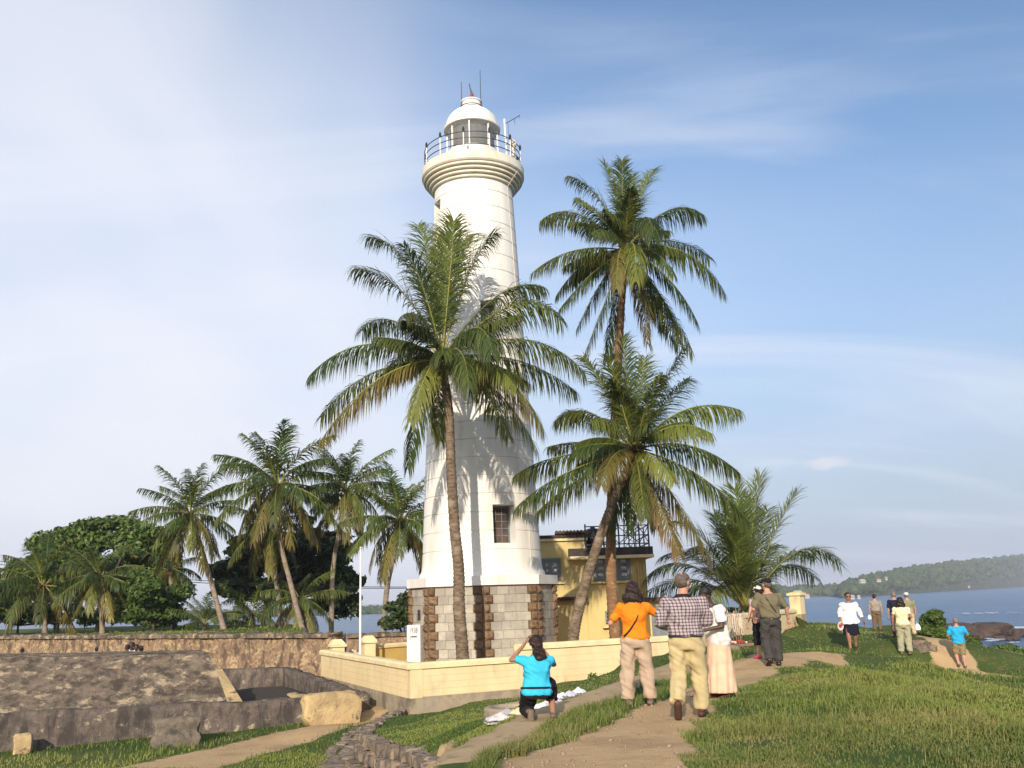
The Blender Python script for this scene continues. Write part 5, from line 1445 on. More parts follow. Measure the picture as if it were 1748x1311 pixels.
tree('shrub', 'bright green vine-covered bush on the slope by the sea', tuple((1590, 1082)), 46.0, [(1588, 1056, 15, 10), (1596, 1050, 13, 9), (1582, 1066, 14, 9), (1602, 1062, 12, 8)], 2600, .16, 'leaf_bright', 46, 'bush')
tree('shrub', 'leafy green bush low on the slope at the right edge', (1705, 1122), 44.0, [(1690, 1113, 24, 9), (1720, 1110, 20, 10), (1660, 1108, 18, 8), (1738, 1116, 16, 9)], 4200, .15, 'leaf', 47, 'bush')
tree('shrub', 'weedy green clump on the slope left of the blue-shirted man', (1618, 1085), 44.0, [(1605, 1080, 24, 8), (1635, 1086, 22, 8), (1580, 1078, 18, 7), (1655, 1096, 18, 7)], 4200, .13, 'leaf_bright', 48, 'bush')

# overhead wires behind the palms
for i, (a, b2, c) in enumerate((((-60, 950), (330, 990), (720, 1002)), ((-60, 956), (330, 994), (720, 1004)))):
    p = [at(*a, 62), at(*b2, 61), at(*c, 60)]
    pts = [p[0] * (1 - u) ** 2 + (2 * p[1] - .5 * (p[0] + p[2])) * 2 * u * (1 - u) + p[2] * u * u for u in np.linspace(0, 1, 20)]
    tag(MB().tube(pts, .022, 5).build('overhead_wire', M['black']), ('upper' if i == 0 else 'lower') + ' thin black wire strung across the trees on the left', 'wire')

# ================================================================== PEOPLE
def cloth(name, c, c2=None, rough=.9): return mat(name, c, c2 or tuple(v * .86 for v in c), 7, rough, .12, 26, spec=.15, bdist=.006)
SKIN = {'pale': mat('fair_skin', (.50, .27, .19), (.44, .22, .15), 9, .55, spec=.3), 'tan': mat('tanned_skin', (.33, .165, .10), (.28, .135, .08), 9, .55, spec=.3),
        'dark': mat('dark_skin', (.085, .042, .027), (.065, .032, .02), 9, .5, spec=.35)}
HAIR = {'brown': mat('brown_hair', (.018, .009, .007), (.036, .017, .012), 22, .5, .5, 60, stretch=(1, 1, .2)), 'black': mat('black_hair', (.012, .010, .010), (.022, .017, .015), 22, .45, .5, 60, stretch=(1, 1, .2)),
        'grey': mat('grey_hair', (.22, .19, .16), (.13, .11, .09), 22, .6, .5, 60), 'ginger': mat('grey_brown_hair', (.085, .062, .045), (.14, .11, .085), 22, .6, .5, 60)}
SHOE = {'brown': mat('brown_leather', (.07, .035, .022), None, rough=.6), 'black': mat('black_leather', (.015, .015, .016), None, rough=.4), 'grey': mat('grey_trainer', (.20, .15, .11), (.10, .08, .065), 16, .8), 'pink': mat('pink_shoe', (.55, .07, .11), None, rough=.6)}
def solid(mb, name, mt, parent, vox=.014, it=4, wr=0.0, seed=0, extra=None):
    """join overlapping shapes into one continuous skin"""
    me0 = mb.mesh('tmp'); o = bpy.data.objects.new('tmp', me0); COL.objects.link(o)
    md = o.modifiers.new('r', 'REMESH'); md.mode = 'VOXEL'; md.voxel_size = vox
    sm = o.modifiers.new('s', 'SMOOTH'); sm.factor = .5; sm.iterations = it
    bpy.context.view_layer.update()
    me = bpy.data.meshes.new_from_object(o.evaluated_get(bpy.context.evaluated_depsgraph_get()))
    bpy.data.objects.remove(o); me.name = name
    if wr < 0:
        n = len(me.vertices); co = np.zeros(n * 3, np.float32); me.vertices.foreach_get('co', co); co = co.reshape(-1, 3)
        an = np.arctan2(co[:, 1], co[:, 0]); zt_ = np.clip((.95 - co[:, 2]) / .5, 0, 1)
        f = 1 + (np.sin(an * 7 + 1.5 * np.sin(co[:, 2] * 4)) * .5 + np.sin(an * 12 - co[:, 2] * 5) * .5) * (-wr) * zt_ * 4
        co[:, 0] *= f; co[:, 1] *= f; me.vertices.foreach_set('co', co.ravel()); me.update()
    if wr > 0:
        n = len(me.vertices); co = np.zeros(n * 3, np.float32); no = np.zeros(n * 3, np.float32)
        me.vertices.foreach_get('co', co); me.vertices.foreach_get('normal', no); co = co.reshape(-1, 3); no = no.reshape(-1, 3)
        k = .5 * np.sin(co[:, 0] * 23 + co[:, 2] * 31 + seed + 2 * np.sin(co[:, 1] * 17 + co[:, 2] * 9)) + .5 * np.sin(co[:, 1] * 29 - co[:, 2] * 19 + 2.5 * np.sin(co[:, 0] * 21 + seed)) + .35 * np.sin(co[:, 2] * 61 + co[:, 0] * 37 + 3 * np.sin(co[:, 0] * 13 + co[:, 2] * 11))
        co += no * (k * wr)[:, None]; me.vertices.foreach_set('co', co.ravel()); me.update()
    if extra is not None:
        bm = bmesh.new(); bm.from_mesh(me); t2 = extra.mesh('x'); bm.from_mesh(t2); bm.to_mesh(me); bm.free(); bpy.data.meshes.remove(t2)
    me.materials.clear(); me.materials.append(mt); me.shade_smooth()
    return link(name, me, None, parent)
TORSO = {'m': [(-.13, .125, .10), (-.05, .165, .115), (.03, .168, .115), (.12, .155, .108), (.22, .158, .112), (.32, .175, .12), (.40, .185, .115), (.455, .165, .095), (.50, .105, .075), (.545, .062, .06)],
         'f': [(-.13, .13, .105), (-.05, .178, .125), (.03, .168, .115), (.12, .138, .098), (.22, .138, .10), (.30, .152, .118), (.38, .160, .108), (.44, .145, .088), (.49, .09, .07), (.54, .05, .052)]}
def nrmz(v): v = np.array(v, float); return v / (np.linalg.norm(v) + 1e-9)
class Person:
    def __init__(s, label, px, py, head_py, rot, sex='m', skin='pale', group='people walking on the rampart', pose=None, vox=.015, H=None, loc=None, head_yaw=0.0, head_tilt=0.0, stoop=0.0):
        P = hit(px, py) if loc is None else np.array(loc, float)
        full = 1.74
        pose = pose or {}
        s.sex, s.vox = sex, vox
        s.pel = np.array(pose.get('pel', (0, 0, .93)), float); s.U = nrmz(pose.get('spine', (0, .03, 1)))
        s.X = nrmz(np.array(pose.get('X', (1, 0, 0)), float)); s.X = nrmz(s.X - s.U * (s.X @ s.U)); s.Yv = np.cross(s.U, s.X)
        top = s.pel[2] + s.U[2] * .69 + .125
        if H is None:
            T = at(px, head_py, P[1]); H = (T[2] - P[2]) / top * full
        s.k = H / full
        s.root = thing('person', P, label, 'person', group, rot)
        s.root.scale = (s.k * 1.12, s.k * 1.12, s.k)
        s.sh = {d: s.pel + s.U * .445 + s.X * d * (.185 if sex == 'm' else .163) for d in (-1, 1)}
        s.hip = {d: s.pel + np.array([0, 0, -.03]) + s.X * d * .088 for d in (-1, 1)}
        s.el = {-1: np.array(pose.get('elL', s.sh[-1] + (-.06, -.02, -.29)), float), 1: np.array(pose.get('elR', s.sh[1] + (.06, -.02, -.29)), float)}
        s.wr = {-1: np.array(pose.get('wrL', s.el[-1] + (-.01, .07, -.25)), float), 1: np.array(pose.get('wrR', s.el[1] + (.01, .07, -.25)), float)}
        s.kn = {-1: np.array(pose.get('knL', (-.10, .03, .49)), float), 1: np.array(pose.get('knR', (.10, .03, .49)), float)}
        s.an = {-1: np.array(pose.get('anL', (-.11, -.02, .085)), float), 1: np.array(pose.get('anR', (.11, -.02, .085)), float)}
        s.toe = {-1: nrmz(pose.get('toeL', (-.25, 1, -.12))), 1: nrmz(pose.get('toeR', (.25, 1, -.12)))}
        s.hand_dir = {-1: pose.get('hdL'), 1: pose.get('hdR')}
        cy, sy = math.cos(head_yaw), math.sin(head_yaw)
        s.hf = nrmz(np.array([-sy, cy, 0]) * math.cos(head_tilt) + np.array([0, 0, -math.sin(head_tilt)]))   # face direction
        s.neck = s.pel + s.U * .545
        s.head = s.pel + s.U * .688 + np.array([s.hf[0], s.hf[1], 0]) * (.02 + .09 * max(0, math.sin(head_tilt))) - np.array([0, 0, .02 * max(0, math.sin(head_tilt))])
        s.hx = nrmz(np.cross(s.hf, (0, 0, 1))); s.hu = np.cross(s.hx, s.hf)
        s.HM = np.stack([s.hx, s.hf, s.hu], 1)
        s.skin = SKIN[skin]
        s.body()
    def hp(s, x, y, z): return s.head + s.HM @ np.array([x, y, z])
    def torso(s, mb, g=0.0, lo=-.2, hi=1.0, gy=None, n=18, hemflare=0.0):
        tb = TORSO[s.sex]; ss = [r[0] for r in tb]
        lv = [v for v in np.linspace(max(lo, -.13), min(hi, .545), 14)]
        vs = []
        for i, v in enumerate(lv):
            rx = np.interp(v, ss, [r[1] for r in tb]) + g; ry = np.interp(v, ss, [r[2] for r in tb]) + (g if gy is None else gy)
            if hemflare and v < .1: rx += hemflare * (.1 - v); ry += hemflare * (.1 - v)
            c = s.pel + s.U * v
            if v > .25: c = c + s.Yv * (-.012)
            for k in range(n):
                a = 2 * math.pi * k / n; cx = abs(math.cos(a)) ** .85 * np.sign(math.cos(a)); cyy = abs(math.sin(a)) ** .85 * np.sign(math.sin(a))
                vs.append(c + s.X * rx * cx + s.Yv * ry * cyy)
        m = len(lv)
        mb.add(vs, [(i * n + k, i * n + (k + 1) % n, (i + 1) * n + (k + 1) % n, (i + 1) * n + k) for i in range(m - 1) for k in range(n)] + [tuple(range(n - 1, -1, -1)), tuple((m - 1) * n + k for k in range(n))])
    def arm(s, mb, d, g=0.0, upto=1.0, shoulder=True):
        A, B, C = s.sh[d], s.el[d], s.wr[d]
        pts, rr = [], []
        for t in np.linspace(0, upto * 2, max(3, int(upto * 10))):
            if t <= 1: p = A + (B - A) * t; r = .053 - .013 * t
            else: p = B + (C - B) * (t - 1); r = .041 - .015 * (t - 1)
            pts.append(p); rr.append(r * (.9 if s.sex == 'f' else 1) + g)
        mb.tube(pts, rr, 10)
        if shoulder: mb.blob(A + s.U * (-.005), (.062 + g, .062 + g, .062 + g), 10, 8)
        if upto > .5: mb.blob(B, (.042 + g * .9,) * 3, 8, 6)
    def leg(s, mb, d, g=0.0, upto=1.0, g2=None, cut=0.0):
        A, B, C = s.hip[d], s.kn[d], s.an[d]
        g2 = g if g2 is None else g2
        pts, rr = [], []
        for t in np.linspace(0, upto * 2, max(4, int(upto * 14))):
            if t <= 1: p = A + (B - A) * t; r = .088 - .030 * t
            else:
                v = t - 1; p = B + (C - B) * v + np.array([0, -.012 * math.sin(v * 3.14), 0]); r = (.056 + .010 * math.sin(min(1, v * 2) * 3.14)) * (1 - v) + .038 * v
            pts.append(p); rr.append(r + g + (g2 - g) * min(1, t / 2))
        mb.tube(pts, rr, 12)
        mb.blob(B, (.060 + g,) * 3, 10, 8) if upto > .5 else None
    def hand(s, mb, d):
        W = s.wr[d]; f = nrmz(s.hand_dir[d] if s.hand_dir[d] is not None else W - s.el[d])
        side = np.cross(f, (0, 0, 1.0)); side = nrmz(side) if np.linalg.norm(side) > .3 else np.array([0, 1.0, 0])
        if np.linalg.norm(np.cross(f, (0, 0, 1.0))) <= .3: lat, pal = np.array([0, 1.0, 0]), np.array([-d, 0, 0.0])
        else: lat, pal = side * 1.0, np.cross(side, f)
        if pal[2] > .2: pal = -pal
        Mx = np.stack([lat, f, pal], 1)
        mb.blob(W + f * .055, (.040, .058, .018), 10, 8, Mx)
        for i, L_ in enumerate((.066, .076, .072, .056)):
            b = W + f * .10 + lat * (.028 - .0185 * i)
            k1 = b + f * L_ * .5 + pal * .006; k2 = k1 + nrmz(f + pal * .55) * L_ * .35; k3 = k2 + nrmz(f * .6 + pal) * L_ * .3
            mb.tube([b - f * .02, k1, k2, k3], [.0095, .009, .0082, .006], 6)
        b = W + f * .035 + lat * .034
        mb.tube([b - lat * .01, b + nrmz(lat + f * .8 + pal * .4) * .034, b + nrmz(lat * .6 + f * 1.2 + pal * .6) * .066], [.012, .010, .007], 6)
    def body(s):
        mb = MB()
        s.torso(mb)
        for d in (-1, 1):
            s.arm(mb, d); s.leg(mb, d)
            # foot
            A, T = s.an[d], s.toe[d]
            mb.tube([A + np.array([0, 0, -.0]), A - T * .05 + np.array([0, 0, -.05])], [.04, .036], 8)
            mb.tube([A - T * .05 + np.array([0, 0, -.045]), A + T * .09 + np.array([0, 0, -.045]), A + T * .17 + np.array([0, 0, -.055])], [.034, .036, .022], 8)
        mb.tube([s.neck - s.U * .06, (s.neck + s.head) / 2, s.head], [.062 if s.sex == 'm' else .05, .052 if s.sex == 'm' else .045, .05], 10)
        mb.blob(s.hp(0, -.005, .025), (.076, .094, .098), 14, 10, s.HM)
        mb.blob(s.hp(0, .022, -.055), (.056, .066, .062), 12, 8, s.HM)
        mb.tube([s.hp(0, .083, .015), s.hp(0, .108, -.028), s.hp(0, .085, -.040)], [.010, .015, .010], 6)
        for d in (-1, 1): mb.blob(s.hp(d * .079, -.005, -.01), (.012, .022, .032), 8, 6, s.HM)
        ex = MB()
        for d in (-1, 1): s.hand(ex, d)
        s.bd = solid(mb, 'body', s.skin, s.root, s.vox, 3, extra=ex)
        e = MB()
        for d in (-1, 1): e.blob(s.hp(d * .032, .078, .012), (.013, .009, .007), 6, 5, s.HM)
        e.build('eyes', M['black'], s.root, True, True)
        mt = MB(); mt.blob(s.hp(0, .083, -.066), (.024, .010, .007), 8, 5, s.HM); mt.build('mouth', SKIN['dark'] if s.skin is SKIN['dark'] else M['red'], s.root, True, True)
    # ---- clothing
    def shirt(s, mt, sleeve=.45, hem=-.08, g=.018, hi=.505, wr=.008, flare=0.0, name='shirt', sg=.016):
        mb = MB(); s.torso(mb, g, hem, hi, hemflare=flare)
        if sleeve > 0:
            for d in (-1, 1): s.arm(mb, d, sg, sleeve)
        return solid(mb, name, mt, s.root, s.vox, 3, wr, 3)
    def trousers(s, mt, upto=.97, g=.016, g2=.034, top=.05, wr=.009, name='trousers'):
        mb = MB(); s.torso(mb, .012, -.13, top)
        for d in (-1, 1): s.leg(mb, d, g, upto, g2)
        return solid(mb, name, mt, s.root, s.vox, 3, wr, 7)
    def tubeskirt(s, mt, zhem, rx, ry, top=.05, name='skirt', wr=-.012, rx0=.185, ry0=.135):
        mb = MB(); n = 22; vs = []; lv = np.linspace(0, 1, 12)
        p0 = s.pel + s.U * top
        for v in lv:
            c = p0 * (1 - v) + np.array([s.pel[0], s.pel[1], zhem]) * v
            a_, b_ = rx0 + (rx - rx0) * min(1, v * 1.3), ry0 + (ry - ry0) * min(1, v * 1.3)
            for k in range(n):
                a = 2 * math.pi * k / n; f = 1 + .05 * math.sin(a * 5 + 1) * v
                vs.append(c + np.array([math.cos(a) * a_ * f, math.sin(a) * b_ * f, 0]))
        m = len(lv); mb.add(vs, [(i * n + k, (i + 1) * n + k, (i + 1) * n + (k + 1) % n, i * n + (k + 1) % n) for i in range(m - 1) for k in range(n)] + [tuple(range(n)), tuple((m - 1) * n + k for k in range(n - 1, -1, -1))])
        return solid(mb, name, mt, s.root, s.vox, 2, wr, 5)
    def belt(s, mt, at_=.055, h=.038, g=.026):
        mb = MB(); n = 24; tb = TORSO[s.sex]; ss = [r[0] for r in tb]
        vs = []
        for v in (at_ - h / 2, at_ + h / 2):
            rx = np.interp(v, ss, [r[1] for r in tb]) + g; ry = np.interp(v, ss, [r[2] for r in tb]) + g
            for k in range(n):
                a = 2 * math.pi * k / n; vs.append(s.pel + s.U * v + s.X * rx * math.cos(a) + s.Yv * ry * math.sin(a))
        mb.add(vs, [(k, (k + 1) % n, n + (k + 1) % n, n + k) for k in range(n)])
        return mb.build('belt', mt, s.root, 'all', True)
    def strap(s, mt, d=1, w=.028, g=.034, hipv=.02):
        """sling strap over shoulder d to the other hip, round back and front"""
        tb = TORSO[s.sex]; ss = [r[0] for r in tb]; mb = MB(); vs = []; n = 32
        for k in range(n):
            a = 2 * math.pi * k / n
            v = hipv + (.475 - hipv) * (.5 + .5 * math.cos(a)); lat = d * math.cos(a) * .85
            rx = np.interp(v, ss, [r[1] for r in tb]) + g; ry = np.interp(v, ss, [r[2] for r in tb]) + g
            lx = lat * rx * (.62 if math.cos(a) > 0 else 1.0)
            ly = math.copysign(1, math.sin(a)) * ry * math.sqrt(max(0, 1 - (lx / rx) ** 2)) * min(1, abs(math.sin(a)) * 2.2)
            c = s.pel + s.U * v + s.X * lx + s.Yv * ly
            vs += [c + s.U * w * .7 + s.X * w * .5 * d * -1 * 0, c - s.U * w * .7]
        mb.add(vs, [(2 * k, 2 * k + 1, (2 * k + 3) % (2 * n), (2 * k + 2) % (2 * n)) for k in range(n)])
        return mb.build('bag_strap', mt, s.root, 'all', True)
    def hair(s, mt, style='short'):
        mb = MB()
        mb.blob(s.hp(0, -.020, .044), (.088, .096, .094), 14, 10, s.HM)
        if style == 'short': mb.blob(s.hp(0, -.05, -.01), (.078, .058, .075), 12, 8, s.HM)
        if style == 'thin':
            mb = MB(); mb.blob(s.hp(0, -.045, .0), (.086, .068, .076), 14, 10, s.HM); mb.blob(s.hp(0, -.012, .050), (.087, .088, .070), 12, 8, s.HM)
        if style == 'bob':
            mb.blob(s.hp(0, -.045, -.02), (.112, .090, .105), 14, 10, s.HM); mb.blob(s.hp(-.062, -.03, -.10), (.058, .075, .085), 10, 8, s.HM); mb.blob(s.hp(.062, -.03, -.095), (.058, .075, .085), 10, 8, s.HM); [mb.tube([s.hp(.11 * math.sin(a_), -.03 - .07 * math.cos(a_), -.06), s.hp(.125 * math.sin(a_), -.03 - .085 * math.cos(a_), -.195 - .02 * math.sin(a_ * 9))], [.03, .008], 6) for a_ in np.linspace(-1.9, 1.9, 11)]; mb.blob(s.hp(0, -.06, -.11), (.09, .06, .085), 10, 8, s.HM)
        if style == 'curly':
            rg = random.Random(3)
            for _ in range(26):
                a, b2 = rg.uniform(0, 6.28), rg.uniform(-.1, 1.3); q = (math.cos(a) * math.cos(b2) * .075, math.sin(a) * math.cos(b2) * .075 - .03, .04 + math.sin(b2) * .075)
                if q[1] < .05: mb.blob(s.hp(*q), (.032,) * 3, 6, 5)
        if style == 'ponytail':
            mb.blob(s.hp(0, -.05, 0), (.085, .066, .085), 12, 8, s.HM)
            mb.blob(s.hp(.01, -.105, -.055), (.034, .03, .03), 8, 6, s.HM)
            mb.tube([s.hp(.0, -.10, -.05), s.hp(.01, -.13, -.12), s.hp(.03, -.12, -.20), s.hp(.06, -.10, -.27)], [.04, .085, .09, .03], 10)
        return solid(mb, 'hair', mt, s.root, .011, 2, .009 if style in ('bob', 'ponytail') else .006)
    def cap(s, mt, brim=True, brimmat=None):
        mb = MB(); mb.blob(s.hp(0, -.012, .062), (.090, .104, .074), 14, 10, s.HM)
        if brim: mb.blob(s.hp(0, .10, .052), (.068, .075, .010), 12, 6, s.HM)
        mb.tube([s.hp(0, -.01, .13), s.hp(0, -.01, .142)], .010, 6)
        return solid(mb, 'cap', mt, s.root, .011, 2)
    def shoes(s, mt, big=1.0):
        for d in (-1, 1):
            A, T = s.an[d], s.toe[d]; mb = MB()
            o = np.array([0, 0, -.042])
            mb.tube([A + o - T * .085, A + o - T * .05, A + o + T * .04, A + o + T * .13, A + o + T * .185], [.030 * big, .044 * big, .044 * big, .044 * big, .026 * big], 10, flat=.95)
            mb.tube([A + np.array([0, 0, .01]), A + o], [.044, .046], 10)
            solid(mb, 'shoe', mt, s.root, .012, 2)
def thing_held(name, person, local, label, cat, build, rz=0.0):
    """an object carried by a person: its own top-level thing at the place of the hand"""
    c, sn_ = math.cos(person.root.rotation_euler[2]), math.sin(person.root.rotation_euler[2]); k = person.k
    l = np.array(local, float) * np.array([k * 1.12, k * 1.12, k]); P = np.array(person.root.location)
    t = thing(name, (P[0] + l[0] * c - l[1] * sn_, P[1] + l[0] * sn_ + l[1] * c, P[2] + l[2]), label, cat, None, person.root.rotation_euler[2] + rz)
    build(t); return t
mblack = cloth('black_cloth', (.016, .015, .018))
mstrap = cloth('strap_webbing', (.022, .018, .018))
# 1 ---- man in the plaid shirt
mpl, nt, b = new_mat('plaid_shirt'); N, L = nt.nodes, nt.links
tc = N.new('ShaderNodeTexCoord'); sx_ = N.new('ShaderNodeSeparateXYZ'); L.new(tc.outputs['Object'], sx_.inputs[0])
def stripe(out, fr, lo, hi, ph=0.0):
    a = mth('ADD', mth('MULTIPLY', out, float(fr)), ph); f = N.new('ShaderNodeMath'); f.operation = 'FRACT'; L.new(a, f.inputs[0])
    return mr(mth('ABSOLUTE', mth('SUBTRACT', f.outputs[0], .5), 0.0), lo, hi, 1, 0)
fx, fz2 = stripe(mth('ADD', sx_.outputs['X'], mth('MULTIPLY', sx_.outputs['Y'], .6)), 26, .14, .22), stripe(sx_.outputs['Z'], 26, .14, .22)
c_ = mixc((.40, .33, .34, 1), (.10, .062, .068, 1), mth('MULTIPLY', mth('MAXIMUM', fx, fz2), .75))
L.new(mixc(c_, (.02, .015, .02, 1), mth('MULTIPLY', mth('MULTIPLY', fx, fz2), .9)), b.inputs['Base Color']); b.inputs['Roughness'].default_value = .9
p = Person('man in dark plaid shirt and khaki trousers walking away along the path', 1180, 1226, 976, R(-12), 'm', 'pale', head_yaw=R(-38), pose=dict(spine=(0, .05, 1),
    elL=(-.285, .0, 1.13), wrL=(-.16, .24, 1.06), elR=(.265, .04, 1.14), wrR=(.14, .27, 1.10), knL=(-.11, .03, .50), anL=(-.12, -.28, .20), toeL=(-.05, .55, -1), knR=(.12, .08, .49), anR=(.12, .06, .085)))
mk = cloth('khaki_cotton', (.50, .40, .21), (.44, .35, .18))
p.trousers(mk, .98, .022, .044, .05, .010); p.shirt(mpl, .92, .03, .028, wr=.012, sg=.024); p.belt(SHOE['black'], .04); p.shoes(SHOE['brown']); p.hair(HAIR['ginger'], 'thin')
cl = MB(); cl.torso = None
cb_ = MB(); p.torso(cb_, .012, .49, .55); solid(cb_, 'collar', mstrap, p.root, .012, 2)
# 2 ---- woman in orange
p = Person('woman in orange T-shirt and beige trousers standing on the path with arms raised', 1091, 1205, 992, R(2), 'f', 'pale', head_tilt=.1, pose=dict(elL=(-.30, .06, 1.16), wrL=(-.07, .30, 1.30), elR=(.34, .10, 1.24), wrR=(.09, .31, 1.36),
    knL=(-.125, .02, .49), anL=(-.145, -.02, .085), knR=(.125, .02, .49), anR=(.145, -.02, .085), hdL=(.4, .6, .6), hdR=(-.4, .6, .6)))
p.trousers(cloth('beige_cotton', (.46, .34, .24), (.40, .295, .21)), .985, .020, .050, .05, .011); p.shirt(cloth('orange_cotton', (.75, .22, .015), (.68, .19, .012)), .42, -.01, .02, wr=.008); p.strap(mstrap, 1); p.shoes(SHOE['grey']); p.hair(HAIR['brown'], 'bob')
def camera_build(t):
    MB().box((0, 0, 0), (.115, .055, .075)).box((0, 0, .045), (.04, .045, .025)).build('camera_body', M['black'], t, local=True)
    m = MB(); m.tube([(0, .02, 0), (0, .075, 0)], .03, 12); m.build('lens', M['glass_dark'], t, local=True)
thing_held('camera', p, (.01, .40, 1.42), 'small black camera held up by the woman in orange', 'camera', camera_build)
# 3 ---- seller in sarong
p = Person('barefoot-sandalled seller in white shirt and peach sarong facing the plaid-shirted man', 1234, 1192, 1002, R(112), 'm', 'dark', head_tilt=.5, pose=dict(spine=(0, .16, 1), elL=(-.27, .10, 1.12), wrL=(-.12, .36, 1.06), elR=(.27, .12, 1.12), wrR=(.14, .36, 1.08)))
p.shirt(cloth('white_cotton', (.74, .70, .66), (.66, .62, .58)), .40, -.13, .03, wr=.012, flare=.06, sg=.035)
p.tubeskirt(cloth('peach_sarong', (.74, .50, .34), (.68, .42, .28)), .09, .21, .20); p.shoes(SHOE['brown'], .8); p.hair(HAIR['black'], 'curly')
pk = MB(); pk.box((.10, .165, 1.22), (.09, .008, .012)); pk.build('pen', M['black'], p.root, local=True)
# 4 ---- man in olive shirt
p = Person('man in olive shirt, dark trousers and black cap walking away on the path', 1322, 1138, 987, R(4), 'm', 'pale', head_yaw=R(25), pose=dict(elR=(.31, -.03, 1.14), wrR=(.36, .06, .90), elL=(-.30, -.01, 1.14), wrL=(-.24, .16, .98), knL=(-.09, .10, .52), anL=(-.09, -.06, .13), toeL=(-.1, 1, -.5), knR=(.09, .04, .49), anR=(.10, .04, .085)))
p.trousers(cloth('charcoal_cotton', (.050, .046, .042), (.06, .055, .05)), .985, .024, .046, .05, .010); p.shirt(cloth('olive_cotton', (.165, .140, .085), (.14, .12, .072)), .46, .02, .03, wr=.012, sg=.03); p.belt(SHOE['black'], .045); p.strap(mstrap, -1); p.shoes(SHOE['black']); p.hair(HAIR['ginger'], 'thin'); p.cap(mblack, True)
# 5 ---- person half hidden behind him
p = Person('person in white cap, dark clothes and pink shoes half hidden behind the olive-shirted man', 1304, 1124, 1000, R(8), 'f', 'pale', pose=dict(elL=(-.24, -.04, 1.12), wrL=(-.30, -.02, .88)))
p.trousers(mblack, .72, .022, .040, .05, .008); p.shirt(cloth('patterned_dark_red', (.16, .05, .06), (.55, .45, .45)), .25, -.06, .02); p.shoes(SHOE['pink']); p.hair(HAIR['brown'], 'short'); p.cap(cloth('white_cap_cloth', (.75, .72, .70)), True)
# 6 ---- woman in white with hat
p = Person('woman in white V-neck top, navy skirt and sunglasses walking towards the viewer', 1457, 1112, 1011, R(162), 'f', 'tan', head_yaw=R(12), pose=dict(elL=(-.27, -.08, 1.14), wrL=(-.34, -.12, .90), elR=(.25, -.02, 1.14), wrR=(.24, .10, .92), knL=(-.08, .02, .49), anL=(-.08, -.16, .14), toeL=(0, 1, -.5), knR=(.08, .10, .49), anR=(.07, .12, .085)))
p.tubeskirt(cloth('navy_cotton', (.012, .012, .025)), .48, .21, .155, .0); p.shirt(cloth('white_tunic_cotton', (.80, .78, .77), (.72, .70, .70)), .80, -.12, .04, .50, wr=.012, flare=.25, sg=.03, name='tunic'); p.hair(HAIR['brown'], 'short'); p.shoes(SHOE['brown'], .85)
g = MB()
for d in (-1, 1): g.blob(p.hp(d * .034, .088, .012), (.030, .012, .018), 8, 6, p.HM)
g.tube([p.hp(-.07, .05, .018), p.hp(0, .098, .018), p.hp(.07, .05, .018)], .006, 5); g.build('sunglasses', M['black'], p.root, True, True)
def hat_build(t):
    m = MB(); m.lathe([(.02, .10), (.07, .09), (.085, .0), (.14, -.012), (.17, -.02), (.17, -.012), (.14, -.004), (.09, .012)], 28); o = m.build('hat_brim', cloth('pale_pink_straw', (.78, .62, .62)), t, True, True); o.rotation_euler = (R(85), 0, R(50))
    m = MB(); m.lathe([(.088, .0), (.090, .03), (.084, .03)], 24); o = m.build('hat_band', cloth('red_ribbon', (.55, .06, .10)), t, True, True); o.rotation_euler = (R(85), 0, R(50))
thing_held('sun_hat', p, (.27, .16, .76), 'pale pink sun hat carried in the hand of the woman in white', 'hat', hat_build)
# 7 ---- woman in pale yellow
p = Person('woman with black bob, pale yellow top and sage trousers turned towards the sea', 1547, 1118, 1019, R(-28), 'f', 'tan', pose=dict(elR=(.24, .02, 1.13), wrR=(.16, .27, 1.06), elL=(-.24, -.02, 1.13), wrL=(-.26, .02, .88)))
p.trousers(cloth('sage_cotton', (.36, .34, .22), (.31, .29, .19)), .98, .022, .044); p.shirt(cloth('pale_yellow_cotton', (.78, .70, .42), (.72, .64, .38)), .30, -.03, .02); p.hair(HAIR['black'], 'bob'); p.shoes(SHOE['grey'], .9)
thing_held('camera', p, (.15, .40, 1.08), 'small dark camera in the hands of the woman in pale yellow', 'camera', camera_build)
def bag_build(t):
    m = MB()
    for k in range(9):
        u = k / 8; w = .04 + .07 * math.sin(u * 2.2) ; m.v += [(w * math.cos(a) * (1 + .1 * math.sin(a * 3)), .06 * math.sin(a) * (0.3 + u), -.02 - .24 * u) for a in np.linspace(0, 6.283, 13)[:-1]]
    m.f += [(i * 12 + k, i * 12 + (k + 1) % 12, (i + 1) * 12 + (k + 1) % 12, (i + 1) * 12 + k) for i in range(8) for k in range(12)] + [tuple(96 + k for k in range(12))]
    m.build('bag', cloth('white_plastic_bag', (.78, .78, .80)), t, True, True)
    m = MB(); m.tube([(-.04, 0, -.04), (-.02, 0, .05), (.02, 0, .05), (.04, 0, -.04)], .006, 5); m.build('handle', M['wmetal'], t, True, True)
thing_held('carrier_bag', p, (.36, .22, .94), 'white cloth bag hanging beside the woman in pale yellow', 'bag', bag_build)
